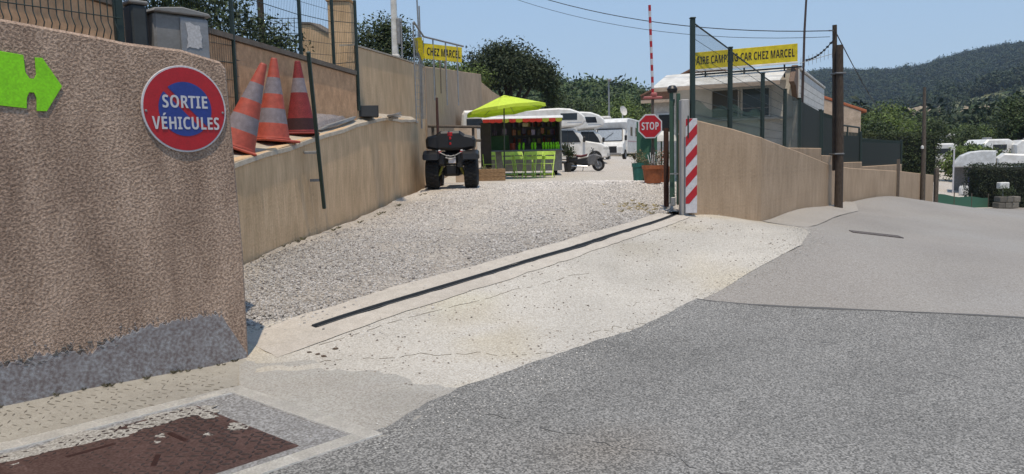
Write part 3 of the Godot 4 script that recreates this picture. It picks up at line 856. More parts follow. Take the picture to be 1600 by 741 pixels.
func hedge(called: String, label: String, at: Vector3, size: Vector3, turn: float, dark: Color, bright: Color, count: int, leaf: float) -> void:
	var o := thing(called, label, "hedge", on(at.x, at.z), turn)
	var m := MB.new()
	for k in count:
		var p := Vector3(rng.randf_range(-0.5, 0.5), rng.randf_range(0, 1), rng.randf_range(-0.5, 0.5)) * size
		var side := rng.randi() % 5
		if side < 3: p.z = size.z * 0.5 * (1.0 if side < 2 else -1.0)
		elif side == 3: p.y = size.y
		else: p.x = size.x * 0.5 * (1.0 if rng.randf() < 0.5 else -1.0)
		var wave := nz(p.x + at.x, p.y * 2.0 + p.z, 300.0) * 0.12
		p += Vector3(rng.randfn(), rng.randfn(), rng.randfn()) * 0.045 * Vector3(1, 1, 1) + Vector3(0, wave, wave)
		var n := (Vector3(rng.randfn(), rng.randfn(), rng.randfn()) + Vector3(0, 0.5, 0.3)).normalized()
		var u := n.cross(Vector3(rng.randfn(), 1, rng.randfn())).normalized()
		var w := n.cross(u)
		var q := dark.lerp(bright, clampf(rng.randf() * 0.7 + 0.3 + nz(p.x, p.y, 200.0) * 0.5, 0, 1))
		m.col = Color(q.r, q.g, q.b)
		m.quad(p - u * leaf, p - w * leaf * 0.5, p + u * leaf, p + w * leaf * 0.5)
	obj("foliage", m, M.leaf, o)
	var c := MB.new()
	c.box(Vector3(0, size.y * 0.48, 0), Vector3(size.x - 0.25, size.y * 0.94, size.z - 0.25), 0.1)
	obj("dark_core", c, mat(lin(0.012, 0.016, 0.008), 1.0, T.grain, Vector3.ONE * 2.0), o)  # solid dark filler added inside the leaves to block the gaps

func scatter(called: String, m: MB, material: Material, spots: Array, tones: Array, label: String, category: String) -> void:
	var mm := MultiMesh.new()
	mm.transform_format = MultiMesh.TRANSFORM_3D
	mm.use_colors = true
	mm.mesh = m.mesh()
	mm.instance_count = spots.size()
	for i in spots.size():
		mm.set_instance_transform(i, spots[i])
		mm.set_instance_color(i, tones[i])
	var o := MultiMeshInstance3D.new()
	o.multimesh = mm
	o.material_override = material
	o.name = numbered(called)
	add_child(o, true)
	tag(o, label, category, "", "stuff")

# ---------------------------------------------------------------- loose stones
func pebble(seed_: int) -> MB:
	var r := RandomNumberGenerator.new()
	r.seed = seed_
	var s := IcosphereLike.points()
	var m := MB.new()
	var push: Array[float] = []
	for i in 12: push.append(r.randf_range(0.7, 1.15))
	for f in s[1]:
		m.tri(s[0][f[0]] * push[f[0]] * Vector3(1, 0.62, 1), s[0][f[1]] * push[f[1]] * Vector3(1, 0.62, 1), s[0][f[2]] * push[f[2]] * Vector3(1, 0.62, 1))
	return m

class IcosphereLike:
	static func points() -> Array:
		var t := (1.0 + sqrt(5.0)) / 2.0
		var p: Array[Vector3] = []
		for q in [[-1, t, 0], [1, t, 0], [-1, -t, 0], [1, -t, 0], [0, -1, t], [0, 1, t], [0, -1, -t], [0, 1, -t], [t, 0, -1], [t, 0, 1], [-t, 0, -1], [-t, 0, 1]]:
			p.append(Vector3(q[0], q[1], q[2]).normalized())
		return [p, [[0, 11, 5], [0, 5, 1], [0, 1, 7], [0, 7, 10], [0, 10, 11], [1, 5, 9], [5, 11, 4], [11, 10, 2], [10, 7, 6], [7, 1, 8], [3, 9, 4], [3, 4, 2], [3, 2, 6], [3, 6, 8], [3, 8, 9], [4, 9, 5], [2, 4, 11], [6, 2, 10], [8, 6, 7], [9, 8, 1]]]

func build_stones() -> void:
	var stone := vc(mat(Color.WHITE, 0.95))
	var poly := PackedVector2Array([Vector2(-2.6, -6.9), Vector2(-1.9, -7.15), Vector2(2.3, -12.2), Vector2(3.3, -14.5), Vector2(4.0, -20), Vector2(-0.5, -20), Vector2(-1.75, -16.6), Vector2(-3.14, -9.0), Vector2(-3.5, -7.4)])
	for kind in 3:
		var spots: Array = []; var tones: Array = []
		while spots.size() < 21000:
			var z := -6.6 - 13.3 * pow(rng.randf(), 1.7)
			var x := rng.randf_range(-3.6, 4.0)
			var off := absf(rng.randfn()) * 0.13 if rng.randf() < 0.8 else absf(rng.randfn()) * 0.5
			if not Geometry2D.is_point_in_polygon(Vector2(x - 0.76 * off, z - 0.64 * off), poly): continue
			var rail := (Vector2(x, z) - Vector2(-1.8, -6.83)).dot(Vector2(0.764, 0.645))
			if absf(rail) < 0.075: continue
			if nz(x, z, 170.0) > 0.2 and rng.randf() < 0.6: continue
			var mid := lerpf(0.1, 0.7, smoothstep(-8.0, -24.0, z))
			if rng.randf() < 0.75 * exp(-pow((absf(x - mid) - 0.85) / 0.3, 2.0)): continue
			var s := rng.randf_range(0.006, 0.013) * (1.0 if rng.randf() < 0.93 else 1.7)
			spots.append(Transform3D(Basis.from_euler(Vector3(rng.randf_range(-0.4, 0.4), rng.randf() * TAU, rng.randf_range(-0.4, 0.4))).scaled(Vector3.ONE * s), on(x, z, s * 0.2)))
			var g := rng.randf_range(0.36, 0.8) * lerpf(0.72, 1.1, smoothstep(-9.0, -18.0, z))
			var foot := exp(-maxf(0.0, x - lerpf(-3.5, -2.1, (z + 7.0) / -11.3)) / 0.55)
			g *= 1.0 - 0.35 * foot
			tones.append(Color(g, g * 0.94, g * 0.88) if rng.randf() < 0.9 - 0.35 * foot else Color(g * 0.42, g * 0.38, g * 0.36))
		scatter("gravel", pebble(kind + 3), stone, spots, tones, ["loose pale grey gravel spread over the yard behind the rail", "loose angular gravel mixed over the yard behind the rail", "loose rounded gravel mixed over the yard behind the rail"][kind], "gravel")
	var spots: Array = []; var tones: Array = []
	var ramp := PackedVector2Array([Vector2(-2.1, -6.2), Vector2(-1.6, -6.6), Vector2(2.5, -11.6), Vector2(3.7, -11.4), Vector2(3.95, -10.5), Vector2(2.1, -8.6), Vector2(-0.3, -5.4), Vector2(-1.0, -5.1)])
	while spots.size() < 1200:
		var x := rng.randf_range(-2.2, 4.0); var z := rng.randf_range(-11.8, -5.0)
		if not Geometry2D.is_point_in_polygon(Vector2(x, z), ramp): continue
		if nz(x, z, 220.0) < -0.05 and rng.randf() < 0.85: continue
		var s := 0.004 + 0.011 * pow(rng.randf(), 2.5)
		spots.append(Transform3D(Basis.from_euler(Vector3(rng.randf_range(-0.4, 0.4), rng.randf() * TAU, rng.randf_range(-0.4, 0.4))).scaled(Vector3.ONE * s), on(x, z, s * 0.35)))
		var g := rng.randf_range(0.10, 0.42)
		tones.append(Color(g, g * 0.86, g * 0.74))
	for q in [[-1.62, -6.18], [-1.7, -6.24], [-1.5, -6.3], [-1.55, -6.12]]:
		var s := rng.randf_range(0.016, 0.024)
		spots.append(Transform3D(Basis(Vector3.UP, rng.randf() * TAU).scaled(Vector3(s * 1.5, s, s)), on(q[0], q[1], s * 0.4)))
		tones.append(Color(0.10, 0.07, 0.05))
	# grit that has spilled over the seam of ramp and roadway
	for i in 2600:
		var a := Vector2(-0.8, -4.52).lerp(Vector2(2.1, -8.57), rng.randf()) if rng.randf() < 0.45 else (Vector2(2.1, -8.57).lerp(Vector2(3.98, -10.45), rng.randf()) if rng.randf() < 0.55 else Vector2(3.98, -10.45).lerp(Vector2(4.8, -12.8), rng.randf()))
		a += Vector2(rng.randfn(), rng.randfn()) * 0.16 + Vector2(0.06, 0.02)
		var s := 0.003 + 0.006 * pow(rng.randf(), 2.0)
		spots.append(Transform3D(Basis(Vector3.UP, rng.randf() * TAU).scaled(Vector3.ONE * s), on(a.x, a.y, s * 0.3 + 0.005)))
		var g := rng.randf_range(0.3, 0.62)
		tones.append(Color(g, g * 0.95, g * 0.87))
	scatter("pebbles", pebble(9), stone, spots, tones, "scattered dark pebbles on the pale concrete ramp", "pebbles")
	# cracks across the ramp
	var crack := MB.new()
	for line in [[Vector2(-1.55, -5.98), Vector2(0.35, -6.35), 0.05], [Vector2(-1.72, -6.35), Vector2(0.9, -9.0), 0.03], [Vector2(1.2, -8.1), Vector2(2.3, -8.9), 0.04], [Vector2(0.6, -7.0), Vector2(1.5, -7.6), 0.05]]:
		var prev: Vector2 = line[0]
		for i in 46:
			var t := (i + 1) / 46.0
			var p: Vector2 = line[0].lerp(line[1], t)
			p += (line[1] - line[0]).normalized().orthogonal() * nz(t * 60.0 + line[0].x * 90.0, 5.0, 14.0) * line[2] * 3.0
			if rng.randf() < 0.72:
				var w := rng.randf_range(0.002, 0.007)
				crack.beam(on(prev.x, prev.y, 0.003), on(p.x, p.y, 0.003), w, 0.006)
			prev = p
	var ck := obj("crack_lines", crack, mat(lin(0.14, 0.115, 0.085), 1.0))
	tag(ck, "thin dark cracks wandering across the pale concrete ramp", "cracks", "", "stuff")
	crack = MB.new()
	for line in [[Vector2(2.2, -8.2), Vector2(4.9, -3.6), 0.10], [Vector2(-0.2, -4.9), Vector2(2.6, -3.2), 0.07], [Vector2(6.2, -6.9), Vector2(7.5, -4.2), 0.08]]:
		var prev: Vector2 = line[0]
		for i in 90:
			var t := (i + 1) / 90.0
			var p: Vector2 = line[0].lerp(line[1], t)
			p += (line[1] - line[0]).normalized().orthogonal() * nz(t * 90.0 + line[0].x * 90.0, 9.0, 14.0) * line[2] * 3.0
			if rng.randf() < 0.6:
				var w := rng.randf_range(0.002, 0.006)
				crack.beam(on(prev.x, prev.y, 0.006), on(p.x, p.y, 0.006), w, 0.006)
			prev = p
	ck = obj("road_cracks", crack, mat(lin(0.10, 0.10, 0.10), 1.0))
	tag(ck, "fine dark cracks running along the grey asphalt road", "cracks", "", "stuff")
	# straw and dry weeds by the gate post and along walls
	var tuft := MB.new()
	for i in 26:
		var a := rng.randf() * TAU
		var d := Vector3(cos(a), 0, sin(a))
		var h := rng.randf_range(0.5, 1.0)
		var o := d * rng.randf_range(0, 0.35)
		var w := Vector3(-d.z, 0, d.x) * 0.03
		tuft.tri(o - w, o + w, o + Vector3(0, h * 0.6, 0) + d * h * 0.25 + w * 0.5)
		tuft.tri(o - w, o + Vector3(0, h * 0.6, 0) + d * h * 0.25 + w * 0.5, o + Vector3(0, h, 0) * 0.8 + d * h * 0.6)
	spots = []; tones = []
	for i in 34:
		var x := 2.25 + rng.randfn() * 0.22; var z := -13.0 + rng.randfn() * 0.45
		spots.append(Transform3D(Basis(Vector3.UP, rng.randf() * TAU).scaled(Vector3(1, 0.7, 1) * rng.randf_range(0.04, 0.09)), on(x, z)))
		tones.append(Color(0.46, 0.38, 0.20) * rng.randf_range(0.7, 1.3))
	for i in 24:
		var t := rng.randf()
		var p := Vector2(-3.45, -7.6).lerp(Vector2(-1.95, -16.6), t) + Vector2(rng.randf_range(0.03, 0.14), 0)
		spots.append(Transform3D(Basis(Vector3.UP, rng.randf() * TAU).scaled(Vector3(1, 0.8, 1) * rng.randf_range(0.03, 0.08)), on(p.x, p.y)))
		tones.append(Color(0.13, 0.12, 0.06) * rng.randf_range(0.6, 1.3))
	for i in 26:
		var p := Vector2(-2.19, -6.2) - Vector2(0.675, -0.738) * rng.randf_range(0.1, 2.6) + Vector2(0.738, 0.675) * rng.randf_range(0.03, 0.06)
		spots.append(Transform3D(Basis(Vector3.UP, rng.randf() * TAU).scaled(Vector3(1, 0.8, 1) * rng.randf_range(0.02, 0.05)), on(p.x, p.y)))
		tones.append(Color(0.10, 0.09, 0.05) * rng.randf_range(0.6, 1.3))
	scatter("dry_grass", tuft, M.dry, spots, tones, "dry straw-coloured weeds at the gate post and the feet of the walls", "grass")

# ---------------------------------------------------------------- entrance, near side
const LEDGE_LINE := [Vector2(-3.57, -6.6), Vector2(-3.39, -7.7), Vector2(-3.18, -9.0), Vector2(-2.5, -15.0), Vector2(-2.16, -18.3)]
const LEDGE_TOPS := [1.44, 1.50, 1.66, 2.46, 2.56]
const GARDEN_LINE := [Vector2(-8.0, -1.4), Vector2(-5.35, -4.0), Vector2(-4.15, -8.5), Vector2(-2.72, -13.9)]

func ledge_y(z: float) -> float:
	for i in 4:
		if z >= LEDGE_LINE[i + 1].y or i == 3:
			return lerpf(LEDGE_TOPS[i], LEDGE_TOPS[i + 1], clampf((LEDGE_LINE[i].y - z) / (LEDGE_LINE[i].y - LEDGE_LINE[i + 1].y), 0, 1))
	return 1.4

func ledge_x(z: float) -> float:
	for i in 4:
		if z >= LEDGE_LINE[i + 1].y or i == 3:
			return lerpf(LEDGE_LINE[i].x, LEDGE_LINE[i + 1].x, (LEDGE_LINE[i].y - z) / (LEDGE_LINE[i].y - LEDGE_LINE[i + 1].y))
	return -3.5

func arc(c: Vector2, r: float, a0: float, a1: float, n: int) -> PackedVector2Array:
	var p := PackedVector2Array()
	for i in n + 1:
		var a := deg_to_rad(lerpf(a0, a1, float(i) / n))
		p.append(c + Vector2(cos(a), sin(a)) * r)
	return p

func build_walls() -> void:
	# rough wall at the entrance corner; local x runs along it to the corner, z towards the road
	var A := Vector3(-3.38, 0, -4.9); var B := Vector3(-2.19, 0, -6.2)
	var o := framed("stucco_wall", "rough brown stucco wall that carries the round red and blue sign", "wall", B, B + (B - A))
	var outline := PackedVector2Array([Vector2(-9, -0.4), Vector2(0, -0.4), Vector2(0.01, 0.9), Vector2(-0.045, 2.36), Vector2(-0.09, 2.41), Vector2(-0.4, 2.475), Vector2(-0.8, 2.49), Vector2(-1.0, 2.515), Vector2(-1.6, 2.573), Vector2(-9, 2.9)])
	var m := MB.new()
	m.prism(outline, -0.34, 0.0, 0.02)
	obj("render", m, M.stucco, o)
	# grey cement patched along its foot, with a broken upper edge
	var p := PackedVector2Array([Vector2(-9, -0.3), Vector2(-0.015, -0.3), Vector2(-0.02, 0.06), Vector2(-0.1, 0.2), Vector2(-0.19, 0.36)])
	var knots := [Vector2(-0.22, 0.41), Vector2(-0.36, 0.425), Vector2(-0.6, 0.425), Vector2(-0.8, 0.42), Vector2(-0.98, 0.375), Vector2(-1.07, 0.35), Vector2(-1.2, 0.30), Vector2(-1.45, 0.36), Vector2(-1.6, 0.335), Vector2(-1.85, 0.35), Vector2(-2.4, 0.4), Vector2(-4, 0.3), Vector2(-9, 0.35)]
	for i in knots.size() - 1:
		var n := maxi(1, int(absf(knots[i].x - knots[i + 1].x) / 0.014)) if i < 10 else 6
		for k in n:
			p.append(knots[i].lerp(knots[i + 1], float(k) / n) + Vector2(0, rng.randf_range(-0.02, 0.02) + 0.03 * nz(knots[i].x * 40.0 + k, 3.0, 30.0)))
	p.append(knots[knots.size() - 1])
	m = MB.new()
	m.prism(p, -0.01, 0.008, 0.003)
	obj("cement_patch", m, M.cement, o)
	# specks of cement flung up over the render
	m = MB.new()
	for k in 130:
		var x := -rng.randf_range(0.2, 1.9)
		var s := rng.randf_range(0.003, 0.008)
		m.box(Vector3(x, 0.41 - 0.08 * smoothstep(0.8, 1.2, -x) + absf(rng.randfn()) * 0.045, 0.003), Vector3(s * rng.randf_range(1.0, 2.5), s, 0.008), 0.003, Basis.from_euler(Vector3(0, 0, rng.randf_range(-0.8, 0.8))))
	var flung := obj("cement_specks", m, M.cement, o)
	flung.set_meta("kind", "stuff")
	# dark crumbled line where render and cement part
	m = MB.new()
	for k in 46:
		var x := rng.randf_range(-1.75, -1.02)
		var s := rng.randf_range(0.005, 0.015)
		m.box(Vector3(x, 0.345 + 0.02 * sin(x * 9.0) + rng.randf_range(-0.035, 0.03), 0.006), Vector3(s * 2.4, s, 0.008), 0.003, Basis.from_euler(Vector3(0, 0, rng.randf_range(-0.8, 0.8))))
	var crumbs := obj("crumbled_edge", m, mat(lin(0.13, 0.12, 0.11), 1.0), o)
	crumbs.set_meta("kind", "stuff")

	# lime arrow, cut from sheet; it points along the wall to the entrance
	var a := thing("arrow_sign", "fluorescent green arrow with notched tail fixed to the stucco wall", "arrow sign")
	a.transform = o.transform * Transform3D(Basis(), Vector3(0, 0, 0.004))
	m = MB.new()
	m.prism(PackedVector2Array([Vector2(-2.5, 2.47), Vector2(-1.455, 2.345), Vector2(-1.452, 2.235), Vector2(-1.43, 2.195), Vector2(-1.405, 2.195), Vector2(-1.39, 2.225), Vector2(-1.39, 2.335), Vector2(-1.345, 2.335), Vector2(-1.24, 2.155), Vector2(-1.345, 1.985), Vector2(-1.405, 1.985), Vector2(-1.40, 2.07), Vector2(-1.412, 2.105), Vector2(-1.44, 2.105), Vector2(-1.456, 2.07), Vector2(-1.462, 2.0), Vector2(-1.62, 2.015), Vector2(-2.5, 1.96)]), 0.0, 0.006, 0.0015)
	obj("panel", m, M.lime, a)

	# round no-parking plate
	var s := thing("round_sign", "round red and blue plate reading SORTIE VÉHICULES on the stucco wall", "sign")
	s.transform = o.transform * Transform3D(Basis(), Vector3(-0.405, 2.028, 0.012))
	var R := 0.325
	m = MB.new()
	m.prism(arc(Vector2.ZERO, R, 0, 354, 59), -0.012, 0.004, 0.003)
	obj("rim", m, M.sign_white, s)
	m = MB.new()
	m.prism(arc(Vector2.ZERO, R - 0.014, 0, 354, 59), 0.003, 0.0062)
	obj("red_field", m, M.red, s)
	var cut := Geometry2D.clip_polygons(arc(Vector2.ZERO, R * 0.625, 0, 354, 59), PackedVector2Array([Vector2(-0.4, 0.368), Vector2(-0.368, 0.4), Vector2(0.4, -0.368), Vector2(0.368, -0.4)]))
	for half in cut:
		m = MB.new()
		m.prism(half, 0.005, 0.0086)
		obj("blue_field", m, M.blue, s)
	lettering("SORTIE", 0.092, 0.345, M.sign_white, s, Vector3(0.0, 0.052, 0.0105))
	lettering("VÉHICULES", 0.092, 0.515, M.sign_white, s, Vector3(0.0, -0.108, 0.0105))
	for e in [-1.0, 1.0]:
		m = MB.new()
		m.lathe([Vector2(0.0, 0.006), Vector2(0.008, 0.004), Vector2(0.010, 0.0)], 10)
		obj("bolt", m, M.galva, s, Vector3(e * 0.295, -0.02, 0.007), Vector3(PI / 2, 0, 0))

	# terrace behind: ledge, raised garden, retaining walls
	m = MB.new()
	var back := [Vector2(-4.85, -6.0), Vector2(-4.4, -7.6), Vector2(-4.05, -9.0), Vector2(-2.66, -14.9), Vector2(-2.33, -18.3)]
	for i in 4:
		var q: Array[Vector3] = []
		for e in [[LEDGE_LINE[i], i], [LEDGE_LINE[i + 1], i + 1], [back[i + 1], i + 1], [back[i], i]]:
			q.append(Vector3(e[0].x - (0.02 if e[0] == LEDGE_LINE[e[1]] else 0.0), LEDGE_TOPS[e[1]] - 0.03, e[0].y))
		m.quad(q[0], q[1], q[2], q[3])
	m.quad(Vector3(-2.45, 1.41, -6.42), Vector3(-3.59, 1.41, -6.6), Vector3(-4.85, 1.41, -6.0), Vector3(-7.7, 1.41, -0.6))
	m.quad(Vector3(-4.85, 1.41, -6.0), Vector3(-5.5, 1.41, -4.2), Vector3(-8.2, 1.41, -1.6), Vector3(-7.7, 1.41, -0.6))
	struct("terrace", m, M.dirt)
	m = MB.new()
	m.prism(PackedVector2Array([Vector2(-8.1, 1.5), Vector2(-5.5, 4.1), Vector2(-4.3, 8.5), Vector2(-2.9, 13.9), Vector2(-3.0, 15.5), Vector2(-24, 16), Vector2(-24, 1.5)]), 0.5, 2.95)
	for i in m.v.size():
		var q := m.v[i]; m.v[i] = Vector3(q.x, q.z, -q.y)
		var n := m.n[i]; m.n[i] = Vector3(n.x, n.z, -n.y)
	struct("raised_garden", m, M.dirt)
	var w := obj("retaining_wall", sweep_wall(LEDGE_LINE, LEDGE_TOPS, 0.24), M.cream)
	tag(w, "low cream retaining wall beside the gravel drive, under the traffic cones", "wall")
	w.name = "retaining_wall"
	var cap := MB.new()
	var capline := MB.new()
	for i in 4:
		for k in 8:
			var row: Array[Vector3] = []
			for t in [k / 8.0, (k + 1) / 8.0]:
				var e: Vector2 = LEDGE_LINE[i].lerp(LEDGE_LINE[i + 1], t)
				var b: Vector2 = back[i].lerp(back[i + 1], t)
				var y := lerpf(LEDGE_TOPS[i], LEDGE_TOPS[i + 1], t)
				var inn := e.move_toward(b, minf(0.62, e.distance_to(b) - 0.02))
				var w1 := 0.012 * sin(e.y * 3.1) + 0.008 * sin(e.y * 7.3)
				row.append(Vector3(e.x + 0.02, y - 0.075 + w1, e.y)); row.append(Vector3(e.x + 0.015, y - 0.02 + w1, e.y)); row.append(Vector3(inn.x, y + 0.075, inn.y))
			capline.quad(row[0], row[3], row[4], row[1]); capline.quad(row[1], row[4], row[5], row[2])
	obj("cap", capline, M.cap, w)
	m = sweep_wall([Vector2(-2.46, -6.42), Vector2(-3.57, -6.6)], [1.44, 1.44], 0.2)
	obj("return_wall", m, M.cream, w)
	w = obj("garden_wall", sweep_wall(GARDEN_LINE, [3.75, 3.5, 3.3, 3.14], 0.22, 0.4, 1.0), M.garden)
	tag(w, "shaded cream garden wall with dark coping behind the row of traffic cones", "wall")
	obj("coping", coping(GARDEN_LINE, [3.75, 3.5, 3.3, 3.14], 0.22, 0.07, 0.03), M.coping, w)
	var tall := [Vector2(-2.74, -13.95), Vector2(-2.44, -17.0), Vector2(-2.16, -20.0)]
	w = obj("tall_wall", sweep_wall(tall, [3.66, 3.84, 3.98], 0.25), M.cream)
	tag(w, "tall cream wall rising beyond the ledge, in line with the quad bike", "wall")
	obj("coping", coping(tall, [3.66, 3.84, 3.98], 0.25, 0.03, 0.015), M.cap, w)
	var wing := [Vector2(-2.13, -20.05), Vector2(-2.12, -26.0), Vector2(-1.95, -34.0), Vector2(-1.47, -42.0), Vector2(-1.46, -42.1), Vector2(-0.9, -43.5), Vector2(-0.1, -46.0)]
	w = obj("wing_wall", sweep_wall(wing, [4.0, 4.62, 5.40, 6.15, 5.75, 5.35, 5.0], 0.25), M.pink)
	tag(w, "pinkish tall wall with a stepped sloping end, behind the yellow board", "wall")
	m = MB.new()
	for i in 3:
		m.box(Vector3(-2.115, 3.9 + 0.3 * i, -22.3 - 2.0 * i), Vector3(0.05, 0.9 + 0.15 * i, 0.09))
	obj("expansion_joint", m, M.coping, w)

	# higher garden walls behind the fence
	w = obj("stair_wall", sweep_wall([Vector2(-4.75, -17.9), Vector2(-4.45, -17.8), Vector2(-3.35, -17.2)], [4.75, 4.72, 4.05], 0.3, 0.4, 2.6), M.cream)
	tag(w, "cream wall with a sloping top seen through the tall wire fence", "wall")
	obj("coping", coping([Vector2(-4.75, -17.9), Vector2(-4.45, -17.8), Vector2(-3.35, -17.2)], [4.75, 4.72, 4.05], 0.3, 0.05, 0.02), M.coping, w)
	w = obj("masonry_pier", pier(), M.cream)
	tag(w, "square shaded masonry pier standing between two fence posts", "pier")

func pier() -> MB:
	var m := MB.new()
	m.box(Vector3(-3.35, 3.6, -15.9), Vector3(0.46, 2.4, 0.4), 0.02)
	m.box(Vector3(-3.35, 4.82, -15.9), Vector3(0.52, 0.05, 0.46), 0.015)
	return m

func build_left() -> void:
	# V-fold wire fence above the stucco wall
	var A := Vector3(-3.38, 0, -4.9); var B := Vector3(-2.19, 0, -6.2)
	var base := framed("wire_fence", "dark wire fence with V-shaped folds on top of the stucco wall", "fence", B, B + (B - A))
	var m := MB.new()
	var zig := [Vector2(1.6, 0), Vector2(2.40, 0.0), Vector2(2.56, 0.0), Vector2(2.63, 0.055), Vector2(2.70, 0.0), Vector2(3.2, 0.0), Vector2(3.27, 0.055), Vector2(3.34, 0.0), Vector2(3.85, 0.0)]
	for k in 69:
		var x := -4.1 + k * 0.05
		var pts: Array = []
		for q in zig: pts.append(Vector3(x, q.x + 0.03 * (-x - 1.0), -0.42 + q.y))
		m.tube(pts, [0.0042], 4, false)
	for y in [2.53, 2.73, 3.17, 3.37, 3.83]:
		m.tube([Vector3(-4.1, y + 0.09, -0.415), Vector3(-0.66, y, -0.415)], [0.004], 4, false)
	obj("mesh_panel", m, M.green_metal, base)
	for x in [-3.3, -0.66]:
		m = MB.new()
		m.box(Vector3(x, 2.75, -0.46), Vector3(0.06, 2.5, 0.06), 0.006)
		obj("post", m, M.green_metal, base)

	# meter cabinets set behind the wall
	var c := framed("meter_cabinet", "grey concrete meter cabinet with a white label on its door, behind the stucco wall", "cabinet", B, B + (B - A))
	m = MB.new()
	m.box(Vector3(-0.145, 2.08, -0.72), Vector3(0.45, 1.5, 0.42), 0.018)
	obj("housing", m, M.cabinet, c)
	m = MB.new()
	m.prism(PackedVector2Array([Vector2(-0.39, 2.833), Vector2(0.1, 2.833), Vector2(0.08, 2.86), Vector2(-0.145, 2.89), Vector2(-0.37, 2.86)]), -0.96, -0.48, 0.008)
	obj("roof", m, M.cabinet, c)
	m = MB.new()
	m.box(Vector3(-0.045, 2.33, -0.502), Vector3(0.235, 0.96, 0.018), 0.006)
	var door := obj("door", m, M.cabinet_door, c)
	m = MB.new()
	var torn := PackedVector2Array()
	for i in 26:
		var a := TAU * i / 26.0
		var rr := Vector2(0.066, 0.11) * (0.82 + 0.3 * rng.randf())
		torn.append(Vector2(clampf(cos(a) * 1.3, -0.95, 0.95) * rr.x, clampf(sin(a) * 1.3, -0.95, 0.95) * rr.y))
	m.xf = Transform3D(Basis(), Vector3(-0.055, 2.665, -0.492))
	m.prism(torn, 0.0, 0.003)
	obj("torn_label", m, mat(lin(0.62, 0.62, 0.64), 0.8, T.grime, Vector3.ONE * 6.0, false), door)
	c = framed("junction_box", "narrow dark grey box with a rounded lid beside the meter cabinet", "box", B, B + (B - A))
	m = MB.new()
	m.box(Vector3(-0.475, 2.1, -0.6), Vector3(0.13, 1.55, 0.16), 0.02)
	obj("housing", m, mat(lin(0.045, 0.055, 0.06), 0.7, T.grime, Vector3.ONE), c)
	m = MB.new()
	m.box(Vector3(-0.475, 2.89, -0.6), Vector3(0.15, 0.03, 0.18), 0.01)
	obj("lid", m, M.cabinet, c)

	# tall mesh fence along the ledge
	var f := thing("ledge_fence", "tall green wire mesh fence with slim posts above the ledge", "fence")
	var feet := [Vector3(-4.1, 1.5, -8.2), Vector3(-3.64, 1.7, -10.4), Vector3(-3.27, 2.0, -12.4), Vector3(-2.98, 2.78, -13.4), Vector3(-2.70, 2.52, -14.0)]
	var heads := [4.3, 4.35, 4.4, 4.42, 4.46]
	for i in range(1, 5):
		m = MB.new()
		m.box(Vector3(feet[i].x, (feet[i].y + heads[i]) * 0.5, feet[i].z), Vector3(0.05, heads[i] - feet[i].y, 0.05), 0.006)
		obj("post", m, M.green_metal, f)
	for i in 4:
		m = MB.new()
		var p: Vector3 = feet[i]; var q: Vector3 = feet[i + 1]
		var low := 1.9 + 0.22 * i
		for k in 11:
			var t := k / 10.0
			m.tube([Vector3(p.x, lerpf(low, heads[i] - 0.06, t), p.z), Vector3(q.x, lerpf(low + 0.15, heads[i + 1] - 0.06, t), q.z)], [0.0035 if k % 4 else 0.006], 4, false)
		var n := int(Vector2(p.x, p.z).distance_to(Vector2(q.x, q.z)) / 0.05)
		for k in n:
			var s := (k + 0.5) / n
			m.tube([Vector3(lerpf(p.x, q.x, s), low + 0.15 * s, lerpf(p.z, q.z, s)), Vector3(lerpf(p.x, q.x, s), lerpf(heads[i], heads[i + 1], s) - 0.06, lerpf(p.z, q.z, s))], [0.0022], 3, false)
		obj("mesh_panel", m, M.green_metal, f)

	# square-mesh trellis further back and the brown pole
	var t := thing("trellis", "square wire trellis standing behind the garden wall", "trellis")
	m = MB.new()
	for k in 8: m.tube([Vector3(-4.75 + k * 0.115, 2.9, -15.0), Vector3(-4.75 + k * 0.115, 4.37, -15.0)], [0.006], 5)
	for k in 8: m.tube([Vector3(-4.78, 4.35 - 0.14 * k * (0.6 if k < 2 else 1.0), -14.99), Vector3(-3.92, 4.35 - 0.14 * k * (0.6 if k < 2 else 1.0), -14.99)], [0.006], 5)
	obj("grid", m, M.green_metal, t)
	m = MB.new()
	m.tube([Vector3(-4.42, 2.7, -14.2), Vector3(-4.45, 5.4, -14.2)], [0.06, 0.055], 10)
	t = obj("wooden_pole", m, M.wood)
	tag(t, "thick brown wooden pole beside the wire trellis", "pole")

	# green post fixed askew to the retaining wall
	m = MB.new()
	m.beam(Vector3(-2.755, 0.93, -11.3), Vector3(-2.70, 3.1, -10.6), 0.05, 0.05, 0.006)
	var gp := thing("leaning_post", "slanting green metal post fixed against the retaining wall", "post")
	obj("upright", m, mat(lin(0.03, 0.065, 0.05), 0.5, T.grain, Vector3.ONE * 2.0), gp)
	m = MB.new()
	m.box(Vector3(-2.83, 1.35, -11.17), Vector3(0.16, 0.04, 0.03), 0.004)
	obj("bracket", m, M.galva, gp)
	m = MB.new()
	m.box(Vector3(-2.84, 1.75, -11.04), Vector3(0.2, 0.04, 0.03), 0.004)
	obj("bracket", m, M.galva, gp)

	# traffic cones on the ledge
	var cone := make_cone(false)
	cone.scale = Vector3.ONE * 1.25
	cone.rotation = Vector3(-0.04, 0.3, -0.36)
	tag(cone, "traffic cone tilted over, beside the corner of the stucco wall", "traffic cone", "traffic cones on the ledge")
	cone.position = Vector3(-3.42, 1.78, -9.6)
	var c2 := copy(cone, "bright traffic cone standing upright between the other two cones", Vector3(-3.27, 1.90, -10.65), 0.9, "traffic cones on the ledge")
	c2.rotation = Vector3(0.02, 0.9, -0.075)
	var c3 := make_cone(true)
	c3.position = Vector3(-3.12, 2.03, -11.6)
	c3.scale = Vector3.ONE * 1.18
	c3.rotation = Vector3(0.02, 0.2, 0.0)
